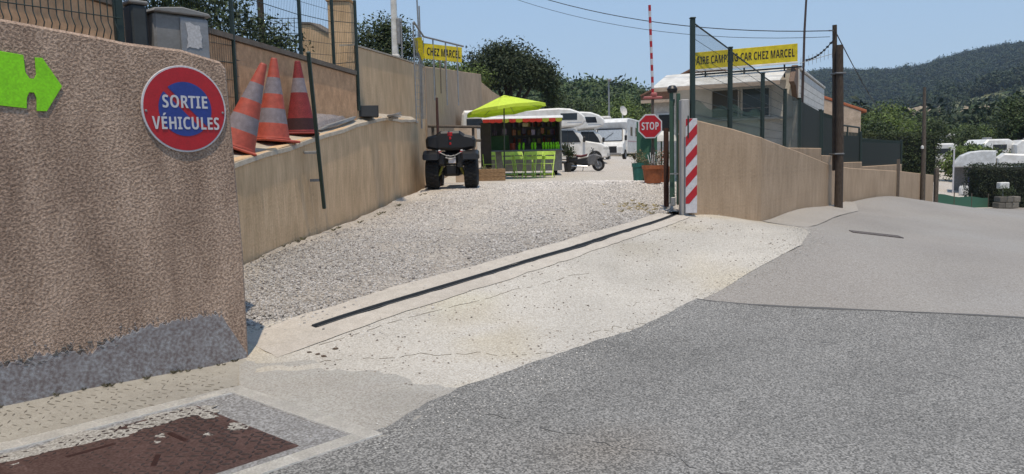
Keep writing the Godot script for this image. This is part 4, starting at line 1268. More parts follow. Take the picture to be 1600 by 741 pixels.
	tag(c3, "faded dark red traffic cone beside the slanting green post", "traffic cone", "traffic cones on the ledge")

	# stuff left lying on the ledge
	var s := thing("plastic_sheeting", "heap of grey plastic sheeting lying on the ledge behind the cones", "plastic sheet")
	m = MB.new()
	var grid: Array = []
	for i in 30:
		var row: Array = []
		for j in 9:
			var u := i / 29.0; var v := j / 8.0
			var z := lerpf(-12.0, -14.6, u)
			var lift := 0.06 + 0.27 * sin(v * PI) * (0.7 + 0.4 * nz(u * 400.0, v * 90.0, 1.0)) + 0.035 * nz(u * 900.0, v * 300.0, 1.0)
			row.append(Vector3(ledge_x(z) - 0.13 - v * lerpf(0.5, 0.28, u), ledge_y(z) + lift * (0.25 if j == 0 or j == 8 else 1.0), z))
		grid.append(row)
	for i in 29:
		for j in 8: m.quad(grid[i][j], grid[i + 1][j], grid[i + 1][j + 1], grid[i][j + 1])
	obj("sheet", m, M.plastic_sheet, s)
	m = MB.new()
	for k in 4:
		m.beam(Vector3(-2.95 + k * 0.02, ledge_y(-12.0) + 0.05 + k * 0.025, -12.0 - k * 0.1), Vector3(-2.74, ledge_y(-13.6) + 0.06 + k * 0.02, -13.5 - k * 0.08), 0.07, 0.02, 0.003)
	var lath := obj("metal_battens", m, M.galva)
	tag(lath, "bundle of flat grey battens along the edge of the ledge", "battens")
	s = thing("crate", "open dark grey plastic crate on the ledge, against the tall wall", "crate", Vector3(-2.6, 2.42, -14.35), 0.2)
	m = MB.new()
	for e in [-1.0, 1.0]:
		m.box(Vector3(0.17 * e, 0.1, 0), Vector3(0.02, 0.2, 0.44), 0.004)
		m.box(Vector3(0, 0.1, 0.21 * e), Vector3(0.32, 0.2, 0.02), 0.004)
	m.box(Vector3(0, 0.012, 0), Vector3(0.32, 0.02, 0.4))
	obj("shell", m, mat(lin(0.05, 0.055, 0.06), 0.6, T.grain, Vector3.ONE * 2.0), s)
	s = thing("broken_tray", "flat dark broken tray lying past the crate at the end of the ledge", "tray", Vector3(-2.33, 2.455, -15.4), 0.1)
	m = MB.new()
	for k in 5: m.box(Vector3(0.02 * k, 0.03 + 0.03 * (k % 2), -0.4 + 0.2 * k), Vector3(0.22 - 0.02 * k, 0.02, 0.24), 0.004, Basis.from_euler(Vector3(0.12 * (k % 3 - 1), 0.3 * k, 0.2 * (k % 2))))
	obj("shell", m, M.grey, s)

	# pale mast behind the tall wall
	s = thing("mast", "tall pale concrete mast with a grey box, behind the tall cream wall", "mast", Vector3(-4.03, 1.6, -28))
	m = MB.new()
	m.tube([Vector3(0, 0, 0), Vector3(0.02, 9.2, 0)], [0.14, 0.09], 10)
	obj("shaft", m, M.white_matt, s)
	m = MB.new()
	m.box(Vector3(0.16, 4.6, 0.05), Vector3(0.12, 0.9, 0.14), 0.02)
	m.box(Vector3(0.26, 4.1, 0.05), Vector3(0.05, 1.9, 0.06), 0.01)
	m.box(Vector3(0.14, 4.9, 0.05), Vector3(0.3, 0.05, 0.06))
	obj("equipment_box", m, M.grey, s)
	m = MB.new()
	m.box(Vector3(0, 3.72, 0), Vector3(0.36, 0.1, 0.36), 0.02)
	obj("collar", m, M.white_matt, s)

	# yellow board of the camp on its scaffold of tubes
	s = thing("yellow_board", "yellow board reading CHEZ MARCEL on a bent tube frame above the quad bike", "sign")
	var L := Vector3(-1.83, 0, -16.9); var Rr := Vector3(-1.03, 0, -17.35)
	var bs := Basis((Rr - L).normalized(), Vector3.UP, Vector3(-(Rr - L).normalized().z, 0, (Rr - L).normalized().x))
	var bd := MB.new()
	bd.xf = Transform3D(bs, (L + Rr) * 0.5 + Vector3(0.0, 3.93, 0)) * Transform3D(Basis(Vector3(0, 0, 1), -0.05), Vector3.ZERO)
	bd.box(Vector3(0, 0, 0), Vector3(0.94, 0.33, 0.02), 0.004)
	bd.box(Vector3(-0.47, 0.02, 0.0), Vector3(0.03, 0.40, 0.03), 0.004)
	var panel := obj("panel", bd, M.yellow, s)
	var lt := lettering("CHEZ MARCEL", 0.16, 0.80, M.ink, s, Vector3.ZERO)
	var off: Vector3 = lt.position
	lt.transform = bd.xf * Transform3D(Basis.from_scale(lt.scale), off + Vector3(0.03, 0, 0.013))
	bd = MB.new()
	bd.beam(Vector3(-1.90, 4.20, -16.66), Vector3(-1.88, 3.90, -16.72), 0.01, 0.16)
	bd.beam(Vector3(-1.88, 3.98, -16.70), Vector3(-1.82, 3.78, -16.86), 0.012, 0.16)
	obj("side_panel", bd, M.yellow, s)
	m = MB.new()
	m.tube([Vector3(-1.96, 4.5, -16.5), Vector3(-1.80, 4.25, -16.88), Vector3(-0.98, 4.10, -17.4)], [0.022], 8)
	obj("top_tube", m, M.galva, s)
	for q in [[-1.98, -16.55, 4.5, 2.4], [-1.88, -16.9, 4.9, 2.5], [-1.62, -17.02, 4.2, 2.9], [-1.36, -17.16, 4.17, 2.8], [-1.12, -17.3, 4.13, 2.8]]:
		m = MB.new()
		m.tube([Vector3(q[0], q[3], q[1]), Vector3(q[0], q[2], q[1])], [0.016], 8)
		obj("upright", m, M.galva, s)
	m = MB.new()
	for k in 7: m.tube([Vector3(-1.97 + k * 0.026, 2.5, -16.56 - k * 0.055), Vector3(-1.97 + k * 0.026, 4.4 - k * 0.03, -16.56 - k * 0.055)], [0.006], 4, false)
	for k in 12: m.tube([Vector3(-1.97, 2.6 + k * 0.15, -16.56), Vector3(-1.81, 2.6 + k * 0.15, -16.9)], [0.004], 4, false)
	obj("side_mesh", m, M.galva, s)
	m = MB.new()
	m.tube([Vector3(-1.93, 4.2, -17.1), Vector3(-1.97, 6.6, -17.1)], [0.018, 0.014], 8)
	t = obj("aerial_pole", m, M.galva)
	tag(t, "slim grey aerial pole rising behind the yellow board of the quad bike corner", "pole")
	m.v.clear(); m.n.clear(); m.c.clear()
	m = MB.new()
	m.tube([Vector3(-1.93, 2.3, -17.05), Vector3(-1.93, 4.25, -17.1)], [0.02], 8)
	obj("lower_section", m, M.galva, t)

func make_cone(faded: bool) -> Node3D:
	var c := thing("traffic_cone", "", "")
	var prof := [[0.035, 0.03], [0.2, 0.155], [0.38, 0.128], [0.56, 0.098], [0.74, 0.068], [0.9, 0.042]]
	var m := MB.new()
	m.box(Vector3(0, 0.014, 0), Vector3(0.44, 0.028, 0.44), 0.01)
	m.lathe([Vector2(0.2, 0.034), Vector2(0.195, 0.05), Vector2(0.17, 0.06)], 24)
	obj("base", m, M.old_orange if faded else M.orange, c)
	var ys := [0.055, 0.2, 0.36, 0.52, 0.70, 0.9]
	var rs := [0.185, 0.160, 0.131, 0.102, 0.069, 0.036]
	for i in 5:
		m = MB.new()
		m.lathe([Vector2(rs[i], ys[i]), Vector2(rs[i + 1], ys[i + 1])], 24)
		if i == 4:
			m.lathe([Vector2(rs[5], ys[5]), Vector2(rs[5] * 0.8, ys[5] + 0.014), Vector2(rs[5] * 0.6, ys[5] + 0.006), Vector2(0.0, ys[5] - 0.02)], 24)
		var banded := i == 1 or i == 3
		var mm: Material = M.band if banded else M.orange
		if faded:
			mm = M.band if i == 3 else M.old_orange
			if i == 0: mm = mat(lin(0.06, 0.015, 0.02), 0.8, T.rust, Vector3.ONE * 2.0, false)
		obj("reflective_band" if banded else "body", m, mm, c)
	return c

func build_manhole() -> void:
	var A := Vector2(-1.97, -5.35); var R := Vector2(-0.81, -4.5)
	var v := (R - A).normalized(); var u := Vector2(-0.775, 0.632).normalized()
	var wide := A.distance_to(R)
	var P := func(s: float, t: float, up := 0.0) -> Vector3:
		var q := A + v * s + u * t
		return on(q.x, q.y, up)
	var flat := func(m: MB, pts: Array, lo: float, hi: float, c := 0.006) -> void:
		# prism over the ground from corner list (s, t)
		var n := pts.size()
		var mid := Vector2.ZERO
		for p in pts: mid += p / n
		for i in n:
			var a: Vector2 = pts[i]; var b: Vector2 = pts[(i + 1) % n]
			var ai := a.move_toward(mid, c * 1.5); var bi := b.move_toward(mid, c * 1.5)
			m.quad(P.call(b.x, b.y, lo), P.call(a.x, a.y, lo), P.call(a.x, a.y, hi - c), P.call(b.x, b.y, hi - c))
			m.quad(P.call(b.x, b.y, hi - c), P.call(a.x, a.y, hi - c), P.call(ai.x, ai.y, hi), P.call(bi.x, bi.y, hi))
			if i > 0 and i < n - 1:
				var z0: Vector2 = pts[0]; z0 = z0.move_toward(mid, c * 1.5)
				m.quad(P.call(z0.x, z0.y, hi), P.call(bi.x, bi.y, hi), P.call(bi.x, bi.y, hi), P.call(ai.x, ai.y, hi))
				m.tri(P.call(z0.x, z0.y, hi), P.call(bi.x, bi.y, hi), P.call(ai.x, ai.y, hi))
	var o := thing("manhole", "wide rusty tread-plate manhole cover set in a pale concrete frame by the road", "manhole cover")
	var fr := 0.115
	var strip := mat(lin(0.84, 0.81, 0.75), 0.9, T.grain, Vector3.ONE * 0.9, true, T.fine_n, 0.6)
	for q in [[Vector2(0, 0), Vector2(wide, 0), Vector2(wide, fr), Vector2(0, fr)], [Vector2(0, fr + 0.004), Vector2(fr, fr + 0.004), Vector2(fr, 2.6), Vector2(0, 2.6)], [Vector2(wide - fr, fr + 0.004), Vector2(wide, fr + 0.004), Vector2(wide, 2.6), Vector2(wide - fr, 2.6)]]:
		var m := MB.new()
		var a: Vector2 = q[0]
		for k in 6:
			if q[2].y > 1.0:
				var t0 := lerpf(q[0].y, q[2].y, k / 6.0); var t1 := lerpf(q[0].y, q[2].y, (k + 1) / 6.0)
				flat.call(m, [Vector2(q[0].x, t0), Vector2(q[1].x, t0), Vector2(q[1].x, t1), Vector2(q[0].x, t1)], -0.06, 0.016, 0.0012)
			else:
				var s0 := lerpf(q[0].x, q[1].x, k / 6.0); var s1 := lerpf(q[0].x, q[1].x, (k + 1) / 6.0)
				flat.call(m, [Vector2(s0, q[0].y), Vector2(s1, q[0].y), Vector2(s1, q[2].y), Vector2(s0, q[2].y)], -0.06, 0.016, 0.0012)
		obj("frame", m, strip, o)
	# cement bed between frame and plate
	var m := MB.new()
	for i in 8:
		for j in 14:
			var s0 := lerpf(fr, wide - fr, i / 8.0); var s1 := lerpf(fr, wide - fr, (i + 1) / 8.0)
			var t0 := lerpf(fr, 2.6, j / 14.0); var t1 := lerpf(fr, 2.6, (j + 1) / 14.0)
			m.quad(P.call(s0, t1, 0.006), P.call(s1, t1, 0.006), P.call(s1, t0, 0.006), P.call(s0, t0, 0.006))
	obj("cement_bed", m, mat(lin(0.36, 0.355, 0.35), 0.9, T.stones, Vector3.ONE * 0.6, true, T.fine_n, 0.6), o)
	# rusty plate with raised tread
	m = MB.new()
	var s_lo := 0.19; var s_hi := wide - 0.2; var t_lo := 0.40
	for j in 8:
		var t0 := lerpf(t_lo, 2.55, j / 8.0); var t1 := lerpf(t_lo, 2.55, (j + 1) / 8.0)
		flat.call(m, [Vector2(s_lo, t0), Vector2(s_hi, t0), Vector2(s_hi, t1), Vector2(s_lo, t1)], -0.01, 0.012, 0.0)
	var plate := obj("cover_plate", m, mat(lin(0.25, 0.165, 0.145), 0.85, T.rust, Vector3.ONE * 1.7, true, T.fine_n, 0.6), o)
	m = MB.new()
	var lug := func(m2: MB, c: Vector2, d: Vector2, lon: float, w: float, lo: float, hi: float) -> void:
		var e := Vector2(-d.y, d.x)
		var q := [c - d * lon, c + e * w * 0.75 - d * lon * 0.4, c + e * w + d * lon * 0.1, c + d * lon, c - e * w - d * lon * 0.1, c - e * w * 0.75 - d * lon * 0.4]
		var top: Array = []
		for p in q: top.append((p - c) * 0.62 + c)
		for i in 6:
			var a: Vector2 = q[i]; var b: Vector2 = q[(i + 1) % 6]; var ta: Vector2 = top[i]; var tb: Vector2 = top[(i + 1) % 6]
			m2.quad(P.call(a.x, a.y, lo), P.call(b.x, b.y, lo), P.call(tb.x, tb.y, hi), P.call(ta.x, ta.y, hi))
		for i in range(1, 5):
			var a: Vector2 = top[0]; var b: Vector2 = top[i]; var c2: Vector2 = top[i + 1]
			m2.tri(P.call(a.x, a.y, hi), P.call(b.x, b.y, hi), P.call(c2.x, c2.y, hi))
	var step := 0.046
	for i in int((s_hi - s_lo) / step):
		for j in int(2.1 / step):
			var c := Vector2(s_lo + (i + 0.5) * step, t_lo + (j + 0.5) * step)
			if c.y > 2.3: continue
			var k := Vector2(0.7, 0.7) if (i + j) % 2 == 0 else Vector2(0.7, -0.7)
			if rng.randf() < 0.16 or nz(c.x * 3.0, c.y * 3.0, 300.0) > 0.38: continue
			lug.call(m, c, k.normalized(), rng.randf_range(0.022, 0.036), rng.randf_range(0.008, 0.0145), 0.0115, 0.018)
	var tread := obj("tread", m, mat(lin(0.06, 0.042, 0.038), 0.8, T.rust, Vector3.ONE * 3.0), plate)
	tread.set_meta("kind", "stuff")
	# two lifting slots and a hinge bar
	for q in [[0.62, 0.75, 0.20, 0.0], [0.45, 1.15, 0.0, 0.26], [0.86, 1.0, 0.14, 0.1]]:
		m = MB.new()
		var d := Vector2(q[2], q[3]).normalized(); var e := Vector2(-d.y, d.x) * 0.014; var l := Vector2(q[2], q[3]).length() * 0.5
		var c := Vector2(q[0], q[1])
		flat.call(m, [c - d * l - e, c + d * l - e, c + d * l + e, c - d * l + e], 0.011, 0.0195, 0.002)
		obj("lifting_bar", m, M.rust, plate)
	# mortar spilled over the edges of the plate
	var mortar := mat(lin(0.50, 0.475, 0.43), 0.95, T.stones, Vector3.ONE * 0.8, true, T.fine_n, 0.8)
	for q in [[Vector2(0.27, 0.62), 0.10, 0.26], [Vector2(0.25, 1.2), 0.11, 0.42], [Vector2(0.24, 1.85), 0.10, 0.36], [Vector2(0.32, 0.44), 0.15, 0.07], [Vector2(0.72, 0.45), 0.07, 0.05], [Vector2(0.52, 0.80), 0.04, 0.03], [Vector2(0.60, 0.86), 0.035, 0.02], [Vector2(0.70, 0.62), 0.03, 0.02], [Vector2(0.5, 1.1), 0.02, 0.03], [Vector2(0.36, 1.5), 0.05, 0.1], [Vector2(0.34, 0.95), 0.05, 0.12]]:
		m = MB.new()
		var ring: Array = []
		for k in 28:
			var a := TAU * k / 28.0
			var rr := 1.0 + 0.22 * sin(3.0 * a + q[0].x * 40.0) + 0.16 * sin(7.0 * a + q[0].y * 50.0) + 0.14 * rng.randf_range(-1, 1)
			ring.append(q[0] + Vector2(cos(a) * q[1], sin(a) * q[2]) * rr)
		for k in 28:
			var a: Vector2 = ring[k]; var b: Vector2 = ring[(k + 1) % 28]; var c: Vector2 = q[0]
			m.tri(P.call(c.x, c.y, 0.0175), P.call(a.x, a.y, 0.0145), P.call(b.x, b.y, 0.0145))
		obj("mortar_splash", m, mortar, o)
	# stamped pattern of the strip of pavement along the wall
	m = MB.new()
	for i in 9:
		for j in 55:
			var c := Vector2(-0.05 - i * 0.062 - (0.03 if j % 2 else 0.0), -0.38 + j * 0.055)
			if c.y < -0.05 and c.x > -0.28 + c.y: continue
			if rng.randf() < 0.3: continue
			var k := Vector2(0.75, 0.65) if (i + j) % 2 == 0 else Vector2(0.85, -0.5)
			lug.call(m, c + Vector2(rng.randf_range(-0.012, 0.012), rng.randf_range(-0.012, 0.012)), k.normalized(), rng.randf_range(0.016, 0.03), rng.randf_range(0.004, 0.008), -0.006, -0.0015)
	var pat := obj("stamped_paving", m, mat(lin(0.21, 0.19, 0.155), 0.95, T.grain, Vector3.ONE * 1.2, true, T.fine_n, 0.6))
	tag(pat, "worn stamped pattern of the pale paving between the wall foot and manhole", "paving", "", "stuff")

# ---------------------------------------------------------------- inside the yard
func wheel(parent: Node, at: Vector3, radius: float, width: float, turn := 0.0, knobby := false, rim_metal: Material = null) -> void:
	# axle along z
	var m := MB.new()
	m.xf = Transform3D(Basis(Vector3.RIGHT, PI / 2), Vector3.ZERO)
	var w := width * 0.5
	m.lathe([Vector2(radius * 0.6, -w), Vector2(radius * 0.9, -w), Vector2(radius, -w * 0.7), Vector2(radius, w * 0.7), Vector2(radius * 0.9, w), Vector2(radius * 0.6, w)], 28)
	if knobby:
		m.xf = Transform3D()
		for k in 22:
			var a := TAU * k / 22
			for e in [-0.6, 0.0, 0.6]:
				m.box(Vector3(cos(a + e * 0.2), sin(a + e * 0.2), 0) * radius + Vector3(0, 0, e * w), Vector3(0.04, 0.035, w * 0.5), 0.004, Basis(Vector3(0, 0, 1), a))
	var tyre := obj("tyre", m, M.rubber, parent, at, Vector3(0, turn, 0))
	m = MB.new()
	m.xf = Transform3D(Basis(Vector3.RIGHT, PI / 2), Vector3.ZERO)
	m.lathe([Vector2(0.0, -w * 0.4), Vector2(radius * 0.25, -w * 0.45), Vector2(radius * 0.3, -w * 0.75), Vector2(radius * 0.58, -w * 0.85), Vector2(radius * 0.62, -w), Vector2(radius * 0.62, w), Vector2(radius * 0.58, w * 0.85), Vector2(radius * 0.3, w * 0.75), Vector2(radius * 0.25, w * 0.45), Vector2(0, w * 0.4)], 20)
	obj("rim", m, rim_metal if rim_metal else M.galva, tyre)

func build_quad() -> void:
	var q := thing("quad_bike", "black and dark red quad bike seen from behind, parked at the tall wall", "quad bike", on(-1.35, -17.8), 0.0)
	q.scale = Vector3.ONE * 1.1
	var m := MB.new()
	for e in [-1.0, 1.0]:
		for f in [0.0, -1.3]:
			var hub := Node3D.new(); hub.name = "wheel" if e < 0 and f == 0.0 else "wheel_%03d" % (int(e > 0) + (2 if f else 0)); q.add_child(hub, true)
			hub.position = Vector3(e * 0.40, 0.32, f); hub.rotation.y = PI / 2
			wheel(hub, Vector3.ZERO, 0.315, 0.27 if f == 0.0 else 0.2, 0.0, true, M.black)
	m.tube([Vector3(-0.3, 0.33, 0), Vector3(0.3, 0.33, 0)], [0.04], 10)
	m.box(Vector3(0, 0.36, -0.65), Vector3(0.34, 0.2, 1.5), 0.03)
	m.box(Vector3(0, 0.4, 0.02), Vector3(0.26, 0.24, 0.3), 0.04)
	m.box(Vector3(0, 0.66, 0.0), Vector3(0.62, 0.2, 0.34), 0.06)
	obj("chassis", m, M.black, q)
	for e in [-1.0, 1.0]:
		m = MB.new()
		m.tube([Vector3(e * 0.27, 0.27, 0.12), Vector3(e * 0.15, 0.56, 0.1)], [0.02], 8)
		for k in 8: m.tube([Vector3(e * (0.255 - 0.012 * k), 0.3 + 0.03 * k, 0.118), Vector3(e * (0.25 - 0.012 * k), 0.312 + 0.03 * k, 0.118)], [0.034], 8)
		obj("shock_absorber", m, mat(lin(0.30, 0.28, 0.03), 0.5), q)
		m = MB.new()
		var fend := PackedVector2Array([Vector2(-0.42, 0.60), Vector2(-0.40, 0.72), Vector2(-0.2, 0.80), Vector2(0.25, 0.80), Vector2(0.4, 0.7), Vector2(0.42, 0.6), Vector2(0.36, 0.6), Vector2(0.3, 0.68), Vector2(-0.2, 0.70), Vector2(-0.34, 0.6)])
		m.xf = Transform3D(Basis(Vector3.UP, PI / 2), Vector3(e * 0.40, 0, 0))
		m.prism(fend, -0.17, 0.17, 0.03)
		obj("fender", m, M.black, q)
		m = MB.new()
		m.box(Vector3(e * 0.36, 0.70, 0.255), Vector3(0.24, 0.09, 0.03), 0.015, Basis(Vector3(0, 0, 1), e * -0.3))
		obj("fender_trim", m, M.dark_red, q)
		m = MB.new()
		m.box(Vector3(e * 0.2, 0.62, -0.15), Vector3(0.2, 0.3, 0.75), 0.05)
		obj("side_panel", m, M.black, q)
		m = MB.new()
		m.box(Vector3(e * 0.27, 0.745, 0.245), Vector3(0.16, 0.06, 0.03), 0.012, Basis(Vector3(0, 0, 1), e * -0.25))
		obj("tail_light", m, M.tail, q)
		m = MB.new()
		m.box(Vector3(e * 0.23, 0.79, 0.25), Vector3(0.05, 0.035, 0.02), 0.008)
		obj("reflector", m, M.white, q)
		m = MB.new()
		m.box(Vector3(e * 0.37, 0.66, 0.26), Vector3(0.04, 0.03, 0.02), 0.008)
		obj("reflector", m, M.white, q)
	m = MB.new()
	m.prism(PackedVector2Array([Vector2(-0.50, 0.86), Vector2(-0.47, 0.83), Vector2(-0.3, 0.80), Vector2(0.3, 0.80), Vector2(0.47, 0.83), Vector2(0.50, 0.86), Vector2(0.51, 1.02), Vector2(0.47, 1.08), Vector2(0.3, 1.12), Vector2(0.2, 1.19), Vector2(-0.2, 1.19), Vector2(-0.3, 1.12), Vector2(-0.47, 1.08), Vector2(-0.51, 1.02)]), -0.35, 0.27, 0.05)
	obj("top_case", m, M.black, q)
	m = MB.new()
	m.box(Vector3(0, 1.12, 0.25), Vector3(0.11, 0.09, 0.05), 0.012)
	obj("case_light", m, M.tail, q)
	m = MB.new()
	m.box(Vector3(0, 1.04, 0.262), Vector3(0.05, 0.06, 0.04), 0.01)
	obj("case_light", m, M.tail, q)
	m = MB.new()
	m.box(Vector3(0, 0.93, 0.265), Vector3(0.045, 0.05, 0.03), 0.008)
	obj("case_light", m, M.tail, q)
	m = MB.new()
	m.box(Vector3(0, 0.78, -0.75), Vector3(0.34, 0.16, 0.7), 0.06)
	obj("saddle", m, M.rubber, q)
	m = MB.new()
	m.tube([Vector3(0, 0.6, -1.05), Vector3(0, 0.97, -1.06)], [0.03], 8)
	for e in [-1.0, 1.0]:
		m.tube([Vector3(0, 0.95, -1.05), Vector3(e * 0.2, 1.06, -1.08), Vector3(e * 0.42, 1.08, -1.0)], [0.016], 8)
	obj("handlebar", m, M.galva, q)
	m = MB.new()
	for e in [-1.0, 1.0]:
		m.tube([Vector3(e * 0.05, 0.7, 0.2), Vector3(e * 0.1, 0.64, 0.3), Vector3(0, 0.615, 0.32)], [0.014], 6)
		m.tube([Vector3(e * 0.3, 0.79, 0.24), Vector3(e * 0.1, 0.69, 0.27), Vector3(0, 0.67, 0.28)], [0.012], 6)
	obj("tow_hoop", m, M.galva, q)
	m = MB.new()
	m.box(Vector3(0.03, 0.585, 0.29), Vector3(0.15, 0.11, 0.008), 0.002)
	obj("number_plate", m, M.sign_white, q)
	m = MB.new()
	m.tube([Vector3(0.18, 0.5, -0.5), Vector3(0.18, 0.5, 0.18), Vector3(0.18, 0.49, 0.3)], [0.05, 0.06, 0.055], 12)
	obj("exhaust", m, M.black, q)

func lime_chair(label: String, at: Vector3, turn: float, src: Node3D = null) -> Node3D:
	if src: return copy(src, label, at, turn, "lime folding chairs at the snack stand")
	var c := thing("folding_chair", label, "chair", at, turn, "lime folding chairs at the snack stand")
	var m := MB.new()
	for k in 5: m.box(Vector3(0, 0.45, -0.16 + 0.085 * k), Vector3(0.38, 0.014, 0.07), 0.004)
	obj("seat", m, M.lime_paint, c)
	m = MB.new()
	m.box(Vector3(0, 0.79, -0.215), Vector3(0.42, 0.12, 0.018), 0.005, Basis(Vector3.RIGHT, -0.14))
	m.box(Vector3(0, 0.64, -0.192), Vector3(0.42, 0.10, 0.018), 0.005, Basis(Vector3.RIGHT, -0.14))
	obj("backrest", m, M.lime_paint, c)
	for e in [-1.0, 1.0]:
		m = MB.new()
		m.beam(Vector3(e * 0.20, 0, 0.24), Vector3(e * 0.20, 0.84, -0.225), 0.022, 0.012)
		obj("leg", m, M.lime_paint, c)
		m = MB.new()
		m.beam(Vector3(e * 0.175, 0, -0.22), Vector3(e * 0.175, 0.45, 0.17), 0.022, 0.012)
		obj("leg", m, M.lime_paint, c)
	m = MB.new()
	m.beam(Vector3(-0.2, 0.12, 0.17), Vector3(0.2, 0.12, 0.17), 0.014, 0.014)
	m.beam(Vector3(-0.175, 0.14, -0.1), Vector3(0.175, 0.14, -0.1), 0.014, 0.014)
	obj("stretcher", m, M.lime_paint, c)
	return c

func build_snack() -> void:
	var base := on(0.44, -26.6)
	var s := thing("snack_trailer", "white snack trailer with an open hatch and a red and lime scalloped awning", "food trailer", base)
	var W := 2.70
	var m := MB.new()
	var h := W / 2
	m.box(Vector3(0, 1.06, -1.9), Vector3(W, 1.78, 0.06))
	m.box(Vector3(-h + 0.03, 1.06, -0.95), Vector3(0.06, 1.78, 1.84))
	m.box(Vector3(h - 0.03, 1.06, -0.95), Vector3(0.06, 1.78, 1.84))
	m.box(Vector3(0, 0.2, -0.95), Vector3(W - 0.13, 0.08, 1.83))
	m.box(Vector3(0, 0.5, 0.0), Vector3(W - 0.13, 0.68, 0.05))
	obj("body", m, mat(lin(0.34, 0.33, 0.33), 0.6, T.grime, Vector3.ONE, false), s)
	m = MB.new()
	m.prism(PackedVector2Array([Vector2(-1.97, 1.95), Vector2(0.04, 1.95), Vector2(0.06, 1.98), Vector2(-0.1, 2.05), Vector2(-1.9, 2.06), Vector2(-1.97, 2.02)]), -h - 0.05, h + 0.05, 0.02)
	for i in m.v.size():
		var q := m.v[i]; m.v[i] = Vector3(-q.z, q.y, q.x)
		var n := m.n[i]; m.n[i] = Vector3(-n.z, n.y, n.x)
	obj("roof", m, M.white, s)
	m = MB.new()
	m.box(Vector3(0, 0.0, 0), Vector3(W, 0.02, 0.62), 0.004)
	obj("awning", m, M.white_matt, s, Vector3(0, 1.955, 0.36), Vector3(0.10, 0, 0))
	for k in 12:
		m = MB.new()
		var x0 := -h + 0.02 + k * (W - 0.04) / 12.0; var x1 := x0 + (W - 0.04) / 12.0 - 0.004
		var pl := PackedVector2Array([Vector2(x0, 0.0), Vector2(x0, -0.10)])
		for j in range(1, 6): pl.append(Vector2(lerpf(x0, x1, j / 6.0), -0.10 - 0.03 * sin(PI * j / 6.0)))
		pl.append(Vector2(x1, -0.10)); pl.append(Vector2(x1, 0.0))
		m.prism(pl, 0.0, 0.006)
		var red := k % 2 == 0 or k == 1 or k == 7
		obj("valance_flap", m, mat(lin(0.62, 0.035, 0.015), 0.7, T.grain, Vector3.ONE * 2.0, false) if red else mat(lin(0.42, 0.42, 0.03), 0.7, T.grain, Vector3.ONE * 2.0, false), s, Vector3(0, 1.925, 0.665))
	m = MB.new()
	m.box(Vector3(0, 0.87, 0.12), Vector3(W + 0.02, 0.05, 0.42), 0.01)
	obj("counter", m, mat(lin(0.20, 0.22, 0.28), 0.35, T.grime, Vector3.ONE, false, null, 1.0, 0.4), s)
	m = MB.new()
	m.box(Vector3(-0.85, 1.16, -0.5), Vector3(0.75, 0.5, 0.04), 0.01)
	obj("green_panel", m, mat(lin(0.05, 0.16, 0.05), 0.6, T.grime, Vector3.ONE, false), s)
	for k in 3:
		m = MB.new()
		m.box(Vector3(0.45, 1.12 + 0.3 * k, -1.72), Vector3(1.6, 0.03, 0.28), 0.004)
		obj("shelf", m, M.grey, s)
	m = MB.new()
	for e in [-1.0, 1.0]:
		m = MB.new()
		m.beam(Vector3(e * (h - 0.04), 1.92, 0.62), Vector3(e * (h - 0.04), 1.52, 0.03), 0.025, 0.025)
		obj("awning_strut", m, M.galva, s)
	m = MB.new()
	m.box(Vector3(0.1, 1.74, 0.1), Vector3(0.2, 0.12, 0.02), 0.004)
	obj("hanging_label", m, mat(lin(0.5, 0.42, 0.25), 0.7), s)
	m = MB.new()
	m.box(Vector3(-1.24, 1.28, 0.06), Vector3(0.14, 0.13, 0.015), 0.004)
	obj("price_card", m, M.sign_white, s)
	for e in [-1.0, 1.0]:
		var hub := Node3D.new(); hub.name = "wheel" if e < 0 else "wheel_001"; s.add_child(hub, true)
		hub.position = Vector3(e * (h - 0.2), 0.2, -0.95); hub.rotation.y = PI / 2
		wheel(hub, Vector3.ZERO, 0.22, 0.16)
	# wares on the counter and hung inside, each a thing of its own
	for k in 11:
		var x := [-0.12, 0.02, 0.32, 0.42, 0.70, 0.79, 0.88, 0.97, 1.06, 1.15, 1.22][k] as float
		var where: String = ["at the parasol pole", "beside the parasol pole", "in the middle of the counter", "in the middle of the counter", "in the close row", "in the close row", "in the close row", "in the close row", "in the close row", "in the close row", "in the close row"][k]
		var g := thing("lime_cup", ["first", "second", "third", "fourth", "fifth", "sixth", "seventh", "eighth", "ninth", "tenth", "eleventh"][k] + " lime napkin cup from the red canister on the snack counter", "cup", base + Vector3(x, 0.896, 0.12 + 0.05 * (k % 2)), 0.3 * k, "lime cups on the snack counter")
		m = MB.new()
		m.lathe([Vector2(0.0, 0.0), Vector2(0.036, 0.0), Vector2(0.048, 0.15), Vector2(0.042, 0.15), Vector2(0.034, 0.01)], 12)
		obj("cup", m, M.lime, g)
		m = MB.new()
		for j in 4: m.box(Vector3(0.01 * (j - 1.5), 0.17 + 0.012 * (j % 2), 0.01 * (j % 3 - 1)), Vector3(0.012, 0.12, 0.055), 0.003, Basis.from_euler(Vector3(0.2 * (j % 2), 0.4 * j, 0.14 * (j - 1.5))))
		obj("napkin", m, M.lime, g)
	for k in 7:
		var g := thing("hanging_bag", ["dark", "pale mauve", "rust brown"][k % 3] + " bag hung in the trailer, " + ["first", "second", "third", "fourth", "fifth", "sixth", "seventh"][k] + " from the locker side", "bag", base + Vector3(-0.95 + 0.33 * k, 1.5 + 0.04 * (k % 2), -0.3), 0.1 * k, "bags hung in the snack trailer")
		m = MB.new()
		m.box(Vector3(0, 0, 0), Vector3(0.14, 0.2, 0.05), 0.015)
		obj("pouch", m, mat([lin(0.05, 0.03, 0.06), lin(0.32, 0.26, 0.38), lin(0.25, 0.08, 0.03)][k % 3], 0.5), g)
		m = MB.new()
		m.tube([Vector3(0, 0.1, 0), Vector3(0, 0.42, 0)], [0.006], 5)
